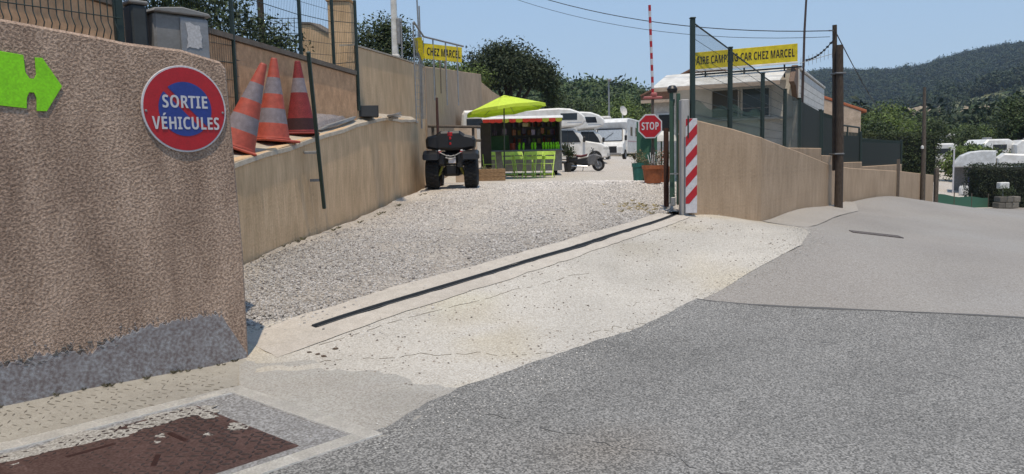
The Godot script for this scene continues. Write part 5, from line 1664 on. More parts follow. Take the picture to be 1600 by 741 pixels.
		obj("hook", m, M.galva, g)
	var tints := [lin(0.5, 0.08, 0.05), lin(0.6, 0.5, 0.1), lin(0.2, 0.4, 0.06), lin(0.6, 0.58, 0.55), lin(0.15, 0.1, 0.3), lin(0.45, 0.2, 0.05)]
	var tinted: Array = []
	for q in tints: tinted.append(mat(q, 0.5, T.stain, Vector3.ONE * 2.0, false))
	for row in 3:
		for k in 9:
			m = MB.new()
			if (k + row) % 3 == 0: m.lathe([Vector2(0, 0), Vector2(0.045, 0), Vector2(0.045, 0.15), Vector2(0.02, 0.19), Vector2(0.02, 0.23), Vector2(0, 0.23)], 10)
			else: m.box(Vector3(0, 0.09, 0), Vector3(0.12, 0.18, 0.1), 0.012)
			var colour: String = ["red", "yellow", "green", "white", "violet", "orange brown"][(k * 5 + row * 2) % 6]
			var where: String = ["lowest", "middle", "top"][row]
			var g := thing("shelf_goods", "%s %s on the %s shelf of the snack trailer, %s from its parasol end" % [colour, "bottle" if (k + row) % 3 == 0 else "packet", where, ["first", "second", "third", "fourth", "fifth", "sixth", "seventh", "eighth", "ninth"][k]], "goods", base + Vector3(-0.27 + 0.18 * k, 1.137 + 0.3 * row, -1.70), 0.0, "goods on the trailer shelves")
			obj("pack", m, tinted[(k * 5 + row * 2) % 6], g)
	m = MB.new()
	m.lathe([Vector2(0, 0), Vector2(0.09, 0.0), Vector2(0.1, 0.2), Vector2(0.085, 0.23), Vector2(0, 0.23)], 14)
	var jar := obj("red_jar", m, mat(lin(0.24, 0.035, 0.015), 0.5), null, base + Vector3(-0.34, 0.896, 0.05))
	tag(jar, "rusty red canister on the snack counter, by the green panel", "canister")

	# parasol
	var p := thing("parasol", "big lime green parasol open beside the snack trailer", "parasol", on(-0.19, -24.2))
	m = MB.new()
	m.tube([Vector3(0, 0.05, 0), Vector3(0.04, 2.56, 0)], [0.025, 0.022], 10)
	obj("pole", m, mat(lin(0.05, 0.06, 0.05), 0.5), p)
	m = MB.new()
	m.lathe([Vector2(0, 0.12), Vector2(0.06, 0.12), Vector2(0.07, 0.06), Vector2(0.25, 0.05), Vector2(0.27, 0.0)], 20)
	obj("base", m, M.grey, p)
	var can := Node3D.new(); can.name = "canopy_top"; 
	m = MB.new()
	var rim_pts: Array[Vector3] = []
	for k in 8:
		var a := TAU * (k + 0.25) / 8
		rim_pts.append(Vector3(cos(a) * 1.26, -0.43, sin(a) * 1.26))
	for k in 8:
		var a := rim_pts[k]; var b := rim_pts[(k + 1) % 8]
		var prev_a := Vector3.ZERO; var prev_b := Vector3.ZERO
		for j in range(1, 7):
			var t := j / 6.0
			var sag := Vector3(0, -0.035 * sin(t * PI), 0)
			var pa := a * t; var pb := b * t
			var mid := (pa + pb) * 0.5 + Vector3(0, 0.02 * t, 0) + sag
			if j == 1:
				m.tri(Vector3.ZERO, pb, pa)
			else:
				var pm := (prev_a + prev_b) * 0.5 + Vector3(0, 0.02 * (j - 1) / 6.0, 0) - Vector3(0, 0.035 * sin((j - 1) / 6.0 * PI), 0)
				m.quad(prev_a, pm, mid, pa); m.quad(pm, prev_b, pb, mid)
			prev_a = pa; prev_b = pb
		m.quad(a, (a + b) * 0.5 + Vector3(0, 0.02, 0), (a + b) * 0.5 + Vector3(0, -0.07, 0), a + Vector3(0, -0.1, 0))
		m.quad((a + b) * 0.5 + Vector3(0, 0.02, 0), b, b + Vector3(0, -0.1, 0), (a + b) * 0.5 + Vector3(0, -0.07, 0))
	can.free()
	var cano := obj("canopy", m, M.canopy, p, Vector3(0.04, 2.6, 0), Vector3(-0.03, 0.0, 0.11))
	for k in 8:
		m = MB.new()
		m.tube([Vector3(0, -0.02, 0), rim_pts[k] + Vector3(0, -0.02, 0)], [0.008], 6)
		obj("rib", m, M.galva, cano)

	# seats and tables
	var y := 0.0
	var first: Node3D = null
	var spots := [[-0.66, -24.9, 0.15, "lime folding chair alone beside the tan planter"], [-0.02, -24.8, 0.25, "lime folding chair next to the parasol pole"], [0.62, -24.75, -0.2, "lime folding chair in the middle of the front row at the snack trailer"], [1.2, -24.8, -0.3, "lime folding chair at the motorcycle end of the front row"], [0.27, -25.55, 0.3, "lime folding chair tucked behind the first lime table"], [0.92, -25.5, -0.1, "lime folding chair tucked behind the second lime table"]]
	for q in spots:
		var c := lime_chair(q[3], on(q[0], q[1]), q[2], first)
		if first == null: first = c
	var tb: Node3D = null
	for q in [[0.31, -25.1, "lime folding table nearer the parasol pole"], [0.93, -25.05, "lime folding table nearer the motorcycle"]]:
		if tb == null:
			tb = thing("folding_table", q[2], "table", on(q[0], q[1]), 0.1, "lime tables at the snack stand")
			m = MB.new()
			m.box(Vector3(0, 0.70, 0), Vector3(0.44, 0.02, 0.44), 0.006)
			obj("tabletop", m, M.lime_paint, tb)
			for e in [-1.0, 1.0]:
				for f in [-1.0, 1.0]:
					m = MB.new()
					m.beam(Vector3(e * 0.19, 0, f * 0.18), Vector3(e * 0.19, 0.69, -f * 0.16), 0.018, 0.012)
					obj("leg", m, M.lime_paint, tb)
		else: copy(tb, q[2], on(q[0], q[1]), -0.15)
	# planter
	var pl := thing("planter", "long tan wooden planter on the gravel between quad bike and chairs", "planter", on(-0.55, -22.2, 0.0), 0.02)
	for k in 3:
		m = MB.new()
		m.box(Vector3(0, 0.055 + 0.115 * k, 0.16), Vector3(0.80, 0.11, 0.025), 0.006)
		m.box(Vector3(0, 0.055 + 0.115 * k, -0.16), Vector3(0.80, 0.11, 0.025), 0.006)
		obj("board", m, M.tan, pl)
	m = MB.new()
	for e in [-1.0, 1.0]: m.box(Vector3(e * 0.388, 0.17, 0), Vector3(0.025, 0.34, 0.29), 0.006)
	obj("end_board", m, M.tan, pl)
	m = MB.new()
	m.box(Vector3(0, 0.15, 0), Vector3(0.74, 0.28, 0.28))
	obj("soil", m, M.soil, pl)
	m = MB.new()
	leaf_cloud(m, [[Vector3(-0.22, 0.36, 0), Vector3(0.14, 0.06, 0.1)], [Vector3(0.12, 0.34, 0), Vector3(0.16, 0.04, 0.1)]], 260, 0.02, Color(0.16, 0.13, 0.08), Color(0.3, 0.3, 0.16), 12)
	obj("plants", m, M.leaf, pl).set_meta("kind", "stuff")
	# rail fence, leaning board and stake behind the quad
	var f := thing("rail_fence", "weathered two-rail fence behind the quad bike", "fence")
	m = MB.new()
	for e in [[-1.98, -20.0], [-0.95, -20.2]]:
		m = MB.new()
		m.beam(on(e[0], e[1], 0), on(e[0], e[1], 1.5), 0.07, 0.07, 0.008)
		obj("post", m, M.wood_grey, f)
	for k in 2:
		m = MB.new()
		m.tube([on(-2.1, -19.93, 1.5 - 0.35 * k), on(-0.75, -20.17, 1.46 - 0.35 * k)], [0.035], 8)
		obj("rail", m, M.wood_grey, f)
	m = MB.new()
	m.tube([on(-1.75, -18.9, -0.1), on(-1.75, -18.9, 2.15)], [0.04, 0.03], 8)
	var st := obj("stake", m, M.rust)
	tag(st, "rusty upright stake behind the quad bike", "stake")
	m = MB.new()
	m.box(Vector3(0, 0.75, 0), Vector3(0.62, 1.5, 0.04), 0.008)
	st = obj("upright_board", m, M.peach, null, on(-1.2, -21.2), Vector3(-0.06, 0.1, 0))
	tag(st, "pale upright board standing behind the rail fence", "board")
	m = MB.new()
	m.box(Vector3(0, 0.5, 0), Vector3(0.34, 1.75, 0.3), 0.02)
	st = obj("dark_locker", m, mat(lin(0.05, 0.035, 0.04), 0.7, T.grime, Vector3.ONE, false), null, on(-0.78, -25.2, 0.4))
	tag(st, "dark narrow locker beside the snack trailer's counter end", "locker")

func motorhome(label: String, at: Vector3, turn: float, length: float, hood: float) -> Node3D:
	# side-on coach with a bed over the cab; x runs forward, camera side is +z
	var o := thing("motorhome", label, "motorhome", at, turn, "motorhomes parked in the yard")
	var L := length
	var w := 1.08
	var m := MB.new()
	m.prism(PackedVector2Array([Vector2(0, 0.45), Vector2(L - 1.45, 0.42), Vector2(L - 1.45, 1.75), Vector2(L - 0.45, 1.84), Vector2(L - 0.12, 1.92), Vector2(L, 2.08), Vector2(L - 0.05, 2.3), Vector2(L - 0.3, 2.52), Vector2(L - 0.75, 2.68), Vector2(L - 1.3, 2.72), Vector2(L - 3.0, 2.66), Vector2(0.3, 2.58), Vector2(0.06, 2.5), Vector2(0, 2.3)]), -w, w, 0.07)
	obj("body", m, M.white, o)
	m = MB.new()
	m.prism(PackedVector2Array([Vector2(L - 1.5, 0.4), Vector2(L - 1.5, 1.74), Vector2(L - 0.6, 1.74), Vector2(L - 0.25, 1.5), Vector2(L - 0.05, 1.14), Vector2(L + hood - 0.3, 1.0), Vector2(L + hood - 0.06, 0.86), Vector2(L + hood, 0.6), Vector2(L + hood - 0.02, 0.32), Vector2(L + hood - 0.4, 0.3), Vector2(L - 0.4, 0.32)]), -w + 0.12, w - 0.12, 0.06)
	obj("cab", m, M.white, o)
	for e in [-1.0, 1.0]:
		var z: float = e * (w - 0.115)
		m = MB.new()
		m.prism(PackedVector2Array([Vector2(L - 1.28, 1.1), Vector2(L - 0.28, 1.1), Vector2(L - 0.36, 1.3), Vector2(L - 0.62, 1.64), Vector2(L - 1.28, 1.66)]), z - 0.012, z + 0.012, 0.003)
		var cw := obj("cab_window", m, M.glass, o)
		m = MB.new()
		m.box(Vector3(L - 0.88, 1.38, z + e * 0.012), Vector3(0.03, 0.56, 0.01))
		m.box(Vector3(L - 0.8, 1.085, z + e * 0.012), Vector3(1.08, 0.03, 0.012))
		obj("window_frame", m, M.black, cw)
		m = MB.new()
		m.prism(PackedVector2Array([Vector2(L - 0.95, 2.12), Vector2(L - 0.42, 2.12), Vector2(L - 0.5, 2.42), Vector2(L - 1.2, 2.44), Vector2(L - 1.2, 2.38)]) if hood < 0.6 else PackedVector2Array([Vector2(L - 1.15, 2.14), Vector2(L - 0.42, 2.14), Vector2(L - 0.42, 2.46), Vector2(L - 1.22, 2.46)]), e * w - 0.012, e * w + 0.012, 0.003)
		obj("bunk_window", m, M.glass, o)
		for k in 2:
			m = MB.new()
			m.box(Vector3(L - 2.6 - 1.4 * k, 1.75, e * w), Vector3(0.85, 0.5, 0.03), 0.01)
			obj("window", m, M.pane, o)
		m = MB.new()
		m.box(Vector3(L - 1.0, 0.86, z + e * 0.004), Vector3(0.012, 0.9, 0.008))
		m.box(Vector3(L - 1.44, 1.0, z + e * 0.004), Vector3(0.012, 1.2, 0.008))
		obj("door_seam", m, M.grey, o)
		m = MB.new()
		m.box(Vector3(L - 0.1, 1.2, z + e * 0.14), Vector3(0.12, 0.26, 0.16), 0.03)
		obj("mirror", m, M.black, o)
		m = MB.new()
		m.box(Vector3(L + hood - 0.14, 0.76, z - e * 0.1), Vector3(0.22, 0.17, 0.2), 0.04)
		obj("headlight", m, mat(lin(0.5, 0.5, 0.48), 0.1), o)
		m = MB.new()
		m.box(Vector3(L * 0.42, 0.62, e * w), Vector3(L * 0.7, 0.10, 0.012), 0.004)
		m.box(Vector3(L - 0.55, 2.02, e * w), Vector3(0.7, 0.04, 0.008))
		obj("stripe", m, mat(lin(0.33, 0.36, 0.42), 0.4), o)
	m = MB.new()
	m.box(Vector3(L + hood + 0.0, 0.42, 0), Vector3(0.1, 0.22, w * 1.5), 0.03)
	obj("bumper", m, M.grey, o)
	m = MB.new()
	m.quad(Vector3(L - 0.10, 1.14, w - 0.26), Vector3(L - 0.10, 1.14, -w + 0.26), Vector3(L - 0.55, 1.7, -w + 0.3), Vector3(L - 0.55, 1.7, w - 0.3))
	for i in m.v.size(): m.v[i] += Vector3(0.03, 0.02, 0)
	obj("windscreen", m, M.glass, o)
	var n := 0
	for x in [L + hood - 0.62, L * 0.3]:
		for e in [-1.0, 1.0]:
			var hub := Node3D.new(); hub.name = "wheel" if n == 0 else "wheel_%03d" % n; o.add_child(hub, true)
			hub.position = Vector3(x, 0.33, e * (w - 0.19))
			wheel(hub, Vector3.ZERO, 0.33, 0.2)
			n += 1
	m = MB.new()
	m.box(Vector3(L * 0.35, 2.66, 0.2), Vector3(0.5, 0.14, 0.5), 0.05)
	obj("roof_vent", m, M.white_matt, o)
	return o

func build_campers() -> void:
	var pv := thing("parked_van", "small pale grey van mostly hidden behind the parasol and the rail fence", "van", on(-1.34, -29.5))
	var bm := MB.new()
	bm.prism(PackedVector2Array([Vector2(-0.5, 0.35), Vector2(0.5, 0.35), Vector2(0.52, 1.5), Vector2(0.46, 2.2), Vector2(0.38, 2.34), Vector2(-0.38, 2.34), Vector2(-0.46, 2.2), Vector2(-0.52, 1.5)]), -2.6, 0.0, 0.08)
	obj("body", bm, M.white, pv)
	bm = MB.new()
	bm.box(Vector3(0.06, 1.85, 0.0), Vector3(0.7, 0.36, 0.04), 0.02)
	obj("rear_window", bm, M.glass, pv)
	for e in [-1.0, 1.0]:
		var hb := Node3D.new(); hb.name = "wheel" if e < 0 else "wheel_001"; pv.add_child(hb, true)
		hb.position = Vector3(e * 0.4, 0.3, -0.6); hb.rotation.y = PI / 2
		wheel(hb, Vector3.ZERO, 0.3, 0.18)
	motorhome("white motorhome with an overcab bunk, parked side-on behind the snack trailer", Vector3(-1.22, 1.23, -38.2), 0.0, 4.89, 1.05)
	motorhome("white motorhome whose rounded overcab pokes out past the first motorhome's bunk", Vector3(0.15, 1.28, -42.4), 0.0, 4.95, 0.25)
	# third one, nose towards the yard
	var o := thing("motorhome", "white motorhome with silver screens in its windscreen and a raised roof dish", "motorhome", Vector3(6.35, 1.36, -50.0), -0.33, "motorhomes parked in the yard")
	var w := 1.1
	var side := func(pts: PackedVector2Array, half: float, ch: float) -> MB:
		var q := MB.new()
		q.prism(pts, -half, half, ch)
		for i in q.v.size():
			var a := q.v[i]; q.v[i] = Vector3(a.z, a.y, -a.x)
			var b := q.n[i]; q.n[i] = Vector3(b.z, b.y, -b.x)
		return q
	# profile: x backwards from the nose
	obj("body", side.call(PackedVector2Array([Vector2(0.9, 0.4), Vector2(6.4, 0.4), Vector2(6.4, 2.6), Vector2(6.3, 2.7), Vector2(1.7, 2.72), Vector2(1.0, 2.66), Vector2(0.62, 2.42), Vector2(0.75, 2.05), Vector2(0.9, 1.9)]), w, 0.06), M.white, o)
	obj("cab", side.call(PackedVector2Array([Vector2(-0.25, 0.35), Vector2(1.2, 0.35), Vector2(1.2, 2.0), Vector2(0.78, 2.0), Vector2(0.35, 1.22), Vector2(-0.15, 1.02), Vector2(-0.27, 0.8)]), w - 0.1, 0.07), M.white, o)
	var m := MB.new()
	m.quad(Vector3(-w + 0.24, 1.25, -0.30), Vector3(w - 0.24, 1.25, -0.30), Vector3(w - 0.3, 2.0, -0.72), Vector3(-w + 0.3, 2.0, -0.72))
	var ws := obj("windscreen", m, M.sunscreen, o, Vector3(0, 0, 0.03))
	m = MB.new()
	for e in [-1.0, 1.0]: m.beam(Vector3(e * (w - 0.22), 1.23, -0.27), Vector3(e * (w - 0.28), 2.0, -0.70), 0.05, 0.04)
	m.beam(Vector3(-w + 0.24, 1.23, -0.28), Vector3(w - 0.24, 1.23, -0.28), 0.05, 0.04)
	m.beam(Vector3(-w + 0.3, 2.0, -0.70), Vector3(w - 0.3, 2.0, -0.70), 0.05, 0.04)
	m.beam(Vector3(-0.4, 1.26, -0.27), Vector3(0.25, 1.75, -0.55), 0.02, 0.02)
	obj("screen_frame", m, M.black, ws)
	m = MB.new()
	m.box(Vector3(0, 0.66, 0.25), Vector3(1.25, 0.42, 0.06), 0.03)
	obj("grille", m, M.black, o)
	m = MB.new()
	m.box(Vector3(0, 0.38, 0.22), Vector3(1.8, 0.14, 0.12), 0.03)
	obj("bumper", m, M.grey, o)
	for e in [-1.0, 1.0]:
		m = MB.new()
		m.box(Vector3(e * 0.8, 0.78, 0.17), Vector3(0.26, 0.22, 0.1), 0.04)
		obj("headlight", m, mat(lin(0.5, 0.5, 0.48), 0.1), o)
		m = MB.new()
		m.box(Vector3(e * 1.12, 1.4, -0.2), Vector3(0.16, 0.34, 0.12), 0.04)
		obj("mirror", m, M.black, o)
		for k in 2:
			m = MB.new()
			m.box(Vector3(e * w, 1.85, -2.4 - 1.9 * k), Vector3(0.03, 0.6, 0.75), 0.01)
			obj("window", m, mat(lin(0.20, 0.16, 0.15), 0.2), o)
		m = MB.new()
		m.box(Vector3(e * w, 1.2, -3.4), Vector3(0.012, 0.05, 4.6))
		m.box(Vector3(e * w, 1.5, -5.6), Vector3(0.012, 0.3, 0.5))
		obj("stripe", m, mat(lin(0.45, 0.25, 0.25), 0.5), o)
	var n := 0
	for z in [-0.55, -4.4]:
		for e in [-1.0, 1.0]:
			var hub := Node3D.new(); hub.name = "wheel" if n == 0 else "wheel_%03d" % n; o.add_child(hub, true)
			hub.position = Vector3(e * (w - 0.14), 0.33, z); hub.rotation.y = PI / 2
			wheel(hub, Vector3.ZERO, 0.33, 0.2)
			n += 1
	m = MB.new()
	m.tube([Vector3(0.55, 2.7, -2.2), Vector3(0.55, 3.0, -2.2)], [0.04], 8)
	m.xf = Transform3D(Basis.from_euler(Vector3(1.3, 1.25, 0.2)), Vector3(0.55, 3.22, -2.2))
	m.lathe([Vector2(0, -0.02), Vector2(0.22, 0.03), Vector2(0.33, 0.09), Vector2(0.33, 0.11), Vector2(0.21, 0.05), Vector2(0, 0)], 18)
	obj("satellite_dish", m, M.white_matt, o)
	m = MB.new()
	m.box(Vector3(-0.55, 2.8, -1.8), Vector3(0.7, 0.2, 0.8), 0.07)
	obj("roof_unit", m, M.white_matt, o)

	# motorcycle, leaning on its stand; x forward
	var b := thing("motorcycle", "silver and dark red touring motorcycle parked in front of the motorhomes", "motorcycle", on(2.95, -30.2), -0.12)
	b.scale = Vector3.ONE * 0.8
	b.rotation.z = 0.0
	for q in [[0.62, 0.31], [-0.72, 0.30]]:
		var hub := Node3D.new(); hub.name = "wheel" if q[0] > 0 else "wheel_001"; b.add_child(hub, true)
		hub.position = Vector3(q[0], q[1], 0)
		wheel(hub, Vector3.ZERO, q[1], 0.13, 0.0, false, M.grey)
	m = MB.new()
	m.prism(PackedVector2Array([Vector2(-0.45, 0.35), Vector2(0.2, 0.25), Vector2(0.36, 0.5), Vector2(0.3, 0.72), Vector2(-0.1, 0.66), Vector2(-0.5, 0.6)]), -0.14, 0.14, 0.03)
	obj("engine", m, M.black, b)
	m = MB.new()
	m.prism(PackedVector2Array([Vector2(0.1, 0.32), Vector2(0.42, 0.28), Vector2(0.62, 0.66), Vector2(0.86, 0.62), Vector2(0.72, 0.76), Vector2(0.42, 0.86), Vector2(0.16, 0.78), Vector2(0.05, 0.55)]), -0.2, 0.2, 0.06)
	obj("fairing", m, mat(lin(0.17, 0.17, 0.18), 0.35, T.grime, Vector3.ONE * 2.0, false), b)
	m = MB.new()
	m.prism(PackedVector2Array([Vector2(-0.7, 0.74), Vector2(-0.2, 0.68), Vector2(0.06, 0.74), Vector2(0.12, 0.86), Vector2(-0.2, 0.80), Vector2(-0.72, 0.86)]), -0.15, 0.15, 0.04)
	obj("saddle", m, M.dark_red, b)
	for e in [-1.0, 1.0]:
		m = MB.new()
		m.box(Vector3(-0.66, 0.6, e * 0.28), Vector3(0.55, 0.32, 0.2), 0.07)
		obj("pannier", m, M.black, b)
		m = MB.new()
		m.beam(Vector3(0.62, 0.31, e * 0.1), Vector3(0.42, 0.92, e * 0.1), 0.045, 0.045, 0.01)
		obj("fork", m, M.chrome, b)
		m = MB.new()
		m.tube([Vector3(0.36, 0.93, 0), Vector3(0.34, 1.0, e * 0.2), Vector3(0.22, 0.98, e * 0.38)], [0.016], 6)
		m.box(Vector3(0.4, 1.08, e * 0.3), Vector3(0.03, 0.08, 0.13), 0.02)
		obj("handlebar", m, M.black, b)
	m = MB.new()
	m.prism(PackedVector2Array([Vector2(0.5, 0.84), Vector2(0.3, 1.16), Vector2(0.27, 1.15), Vector2(0.44, 0.84)]), -0.17, 0.17, 0.01)
	obj("windshield", m, mat(lin(0.06, 0.065, 0.07), 0.1), b)
	m = MB.new()
	m.box(Vector3(-0.92, 0.93, 0), Vector3(0.4, 0.3, 0.46), 0.09)
	obj("top_box", m, M.black, b)
	m = MB.new()
	m.tube([Vector3(0.1, 0.24, 0.17), Vector3(-0.5, 0.26, 0.2), Vector3(-1.0, 0.34, 0.2)], [0.04, 0.05, 0.05], 8)
	obj("exhaust", m, M.chrome, b)
	m = MB.new()
	m.beam(Vector3(-0.1, 0.3, -0.12), Vector3(-0.16, 0.0, -0.26), 0.025, 0.025)
	obj("kickstand", m, M.black, b)
	# potted palm behind it
	var pp := tree("palm_bush", "dark spiky potted shrub between the snack trailer and the motorcycle", on(2.2, -29.6), [[Vector3(0, 0.95, 0), Vector3(0.22, 0.22, 0.22)], [Vector3(0.05, 0.72, 0), Vector3(0.18, 0.18, 0.18)]], 420, 0.06, DARK, MID, 0.05, "", "shrub")
	m = MB.new()
	m.lathe([Vector2(0, 0), Vector2(0.12, 0.0), Vector2(0.16, 0.34), Vector2(0.14, 0.34), Vector2(0.13, 0.3), Vector2(0, 0.3)], 16)
	obj("pot", m, M.black, pp)
	# lamp post
	o = thing("street_lamp", "thin grey lamp post with a small head, in front of the wooded hill", "street lamp", on(7.72, -60.0))
	m = MB.new()
	m.tube([Vector3(0, 0, 0), Vector3(0, 6.0, 0)], [0.09, 0.06], 10)
	obj("post", m, M.galva, o)
	m = MB.new()
	m.box(Vector3(0.05, 6.06, 0.1), Vector3(0.3, 0.14, 0.42), 0.05)
	obj("lamp_head", m, M.grey, o)
	m = MB.new()
	m.box(Vector3(0.05, 5.98, 0.12), Vector3(0.22, 0.02, 0.3), 0.004)
	obj("diffuser", m, M.sign_white, o)

# ---------------------------------------------------------------- gate and beyond
const ROAD_WALL := [Vector2(2.82, -11.93), Vector2(3.7, -12.78), Vector2(4.26, -13.34), Vector2(4.4, -13.5), Vector2(4.52, -13.68), Vector2(6.0, -16.0), Vector2(7.85, -18.9), Vector2(9.05, -20.5), Vector2(12.7, -25.1), Vector2(16.5, -30.0)]
const ROAD_TOPS := [2.14, 2.0, 1.89, 1.87, 1.84, 1.60, 1.27, 1.14, 0.90, 0.58]

func build_right() -> void:
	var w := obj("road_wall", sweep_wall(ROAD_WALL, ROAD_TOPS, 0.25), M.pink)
	tag(w, "long pinkish wall that curves from the striped gate board and follows the road downhill", "wall")
	var m := MB.new()
	for q in [Vector2(12.45, -24.75)]:
		m.box(on(q.x + 0.02, q.y, 0.5), Vector3(0.05, 1.4, 0.09), 0.0, Basis(Vector3.UP, 0.9))
	obj("joint", m, M.coping, w)
	# higher stepped wall that carries the dark fence
	var st := thing("stepped_wall", "stepped pink wall rising behind the road wall, under the dark fence", "wall")
	for q in [[Vector2(5.3, -16.6), Vector2(8.75, -21.7), 1.72], [Vector2(8.77, -21.73), Vector2(9.7, -23.0), 1.49], [Vector2(9.72, -23.03), Vector2(11.75, -25.75), 1.25], [Vector2(11.77, -25.78), Vector2(15.3, -30.1), 1.06]]:
		obj("block", sweep_wall([q[0], q[1]], [q[2], q[2] - 0.03], 0.22, 0.4, 0.0), M.pink, st)

	# gate pillar and its striped board
	var p := thing("gate_pillar", "slim grey concrete pillar at the open gate", "pillar", Vector3(2.70, 0, -12.06))
	m = MB.new()
	m.box(Vector3(0.015, 1.42, 0), Vector3(0.12, 2.05, 0.2), 0.012)
	obj("shaft", m, mat(lin(0.42, 0.41, 0.40), 0.9, T.streak, Vector3(2, 0.3, 2)), p)
	var bd := thing("striped_board", "red and white diagonally striped warning board on the gate pillar", "warning board", Vector3(2.785, 0, -11.86))
	bd.rotation.y = -0.08
	m = MB.new()
	m.box(Vector3(0, 1.42, 0), Vector3(0.175, 1.45, 0.016), 0.004)
	obj("board", m, M.sign_white, bd)
	for k in 7:
		var y0 := 0.62 + k * 0.31
		var band := PackedVector2Array([Vector2(-0.3, y0 - 0.40), Vector2(0.3, y0 + 0.30), Vector2(0.3, y0 + 0.455), Vector2(-0.3, y0 - 0.245)])
		for piece in Geometry2D.intersect_polygons(band, PackedVector2Array([Vector2(-0.0855, 0.84), Vector2(0.0855, 0.84), Vector2(0.0855, 2.143), Vector2(-0.0855, 2.143)])):
			m = MB.new()
			m.prism(piece, 0.007, 0.0105)
			obj("red_stripe", m, M.red, bd)
	m = MB.new()
	m.box(Vector3(-0.05, 2.02, 0.014), Vector3(0.02, 0.34, 0.012), 0.003)
	obj("clip", m, M.green_metal, bd)

	# sliding gate, open and seen along its length
	var g := thing("sliding_gate", "dark green tubular gate slid open behind the pillar", "gate")
	for e in [Vector3(2.56, 0.82, -12.25), Vector3(2.66, 0.80, -12.2)]:
		m = MB.new()
		m.box(e + Vector3(0, 0.88, 0), Vector3(0.055, 1.75, 0.05), 0.006)
		obj("post", m, M.green_light, g)
	m = MB.new()
	for k in 2: m.beam(Vector3(2.60, 0.95 + 1.5 * k, -12.3), Vector3(3.45, 1.15 + 1.5 * k, -16.3), 0.05, 0.05, 0.006)
	obj("rail", m, M.green_light, g)
	m = MB.new()
	for k in 26:
		var t := (k + 0.5) / 26.0
		m.beam(Vector3(lerpf(2.6, 3.45, t), 0.96 + 0.2 * t, lerpf(-12.3, -16.3, t)), Vector3(lerpf(2.6, 3.45, t), 2.45 + 0.2 * t, lerpf(-12.3, -16.3, t)), 0.02, 0.02)
	obj("bars", m, M.green_light, g)
	m = MB.new()
	m.lathe([Vector2(0.0, 0.0), Vector2(0.07, 0.0), Vector2(0.085, 0.06), Vector2(0.05, 0.11), Vector2(0, 0.12)], 12)
	obj("guide_roller", m, M.black, g, Vector3(2.575, 2.57, -12.25))
	m = MB.new()
	m.box(Vector3(2.6, 1.3, -12.17), Vector3(0.16, 0.02, 0.02))
	m.box(Vector3(2.66, 1.92, -12.16), Vector3(0.03, 0.03, 0.03), 0.006)
	m.box(Vector3(2.57, 0.86, -12.18), Vector3(0.07, 0.14, 0.06), 0.01)
	obj("latch", m, M.galva, g)
	m = MB.new()
	m.tube([Vector3(2.71, 0.7, -13.4), Vector3(2.71, 2.06, -13.4)], [0.045], 10)
	var rp := obj("rusty_post", m, mat(lin(0.10, 0.045, 0.025), 0.9, T.rust, Vector3.ONE * 2.0))
	tag(rp, "rusty brown post standing between the flower pots and the green gate", "post")

	# barrier with its arm up, and the STOP plate
	var b := thing("barrier", "lifting barrier with its thin red and white arm raised upright", "barrier", Vector3(3.44, 0.98, -18.6))
	b.scale = Vector3.ONE * 1.24
	m = MB.new()
	m.box(Vector3(0, 0.3, 0), Vector3(0.075, 0.7, 0.075), 0.015)
	m.box(Vector3(0.0, 0.95, 0.0), Vector3(0.05, 1.4, 0.05), 0.01)
	obj("column", m, M.wood_grey, b)
	m = MB.new()
	m.box(Vector3(0, 1.60, 0.02), Vector3(0.36, 0.05, 0.09), 0.012)
	m.box(Vector3(0.02, 1.66, 0.02), Vector3(0.12, 0.08, 0.1), 0.02)
	obj("pivot", m, mat(lin(0.5, 0.14, 0.13), 0.5, T.grime, Vector3.ONE, false), b)
	for k in 15:
		m = MB.new()
		m.tube([Vector3(-0.0038 * k, 1.66 + k * 0.112, 0.03), Vector3(-0.0038 * (k + 1), 1.66 + (k + 1) * 0.112, 0.03)], [0.026], 10, k == 14)
		obj("arm_section", m, M.red if k % 2 == 0 else M.sign_white, b)
	var s := thing("stop_sign", "red octagonal STOP plate with a white border, above the flower pots", "sign", Vector3(3.34, 2.285, -18.4))
	s.scale = Vector3.ONE * 1.29
	m = MB.new()
	m.prism(arc(Vector2.ZERO, 0.238, 22.5, 337.5, 7), -0.006, 0.006, 0.002)
	obj("border", m, M.sign_white, s)
	m = MB.new()
	m.prism(arc(Vector2.ZERO, 0.213, 22.5, 337.5, 7), 0.005, 0.0082)
	obj("field", m, M.red, s)
	lettering("STOP", 0.135, 0.315, M.sign_white, s, Vector3(0, 0, 0.0105))
	m = MB.new()
	m.box(Vector3(0.02, 0.05, -0.04), Vector3(0.2, 0.03, 0.07))
	m.box(Vector3(0.02, -0.05, -0.04), Vector3(0.2, 0.03, 0.07))
	m.box(Vector3(0.04, 0.0, -0.065), Vector3(0.03, 0.16, 0.03))
	obj("bracket", m, M.wood_grey, s)

	# pots
	var pot := thing("flower_pot", "big terracotta pot below the STOP plate, planted with straggly flowers", "flower pot", on(3.12, -16.9), 0.0, "flower pots at the gate")
	pot_body(pot, 0.235, 0.39, M.terracotta)
	m = MB.new()
	leaf_cloud(m, [[Vector3(-0.08, 0.47, 0), Vector3(0.14, 0.08, 0.12)], [Vector3(0.1, 0.53, 0), Vector3(0.11, 0.15, 0.1)]], 420, 0.02, Color(0.05, 0.045, 0.02), Color(0.22, 0.14, 0.08), 14)
	for k in 5: m.tube([Vector3(0.02 * k - 0.03, 0.3, 0), Vector3(0.05 * k - 0.1, 0.62 + 0.05 * (k % 2), 0.02 * k - 0.04)], [0.006], 5)
	obj("plant", m, M.leaf, pot)
	var pot2 := thing("flower_pot", "smaller teal pot with dry flowers beside the big terracotta pot", "flower pot", on(3.03, -18.3), 0.0, "flower pots at the gate")
	pot_body(pot2, 0.145, 0.42, M.teal)
	m = MB.new()
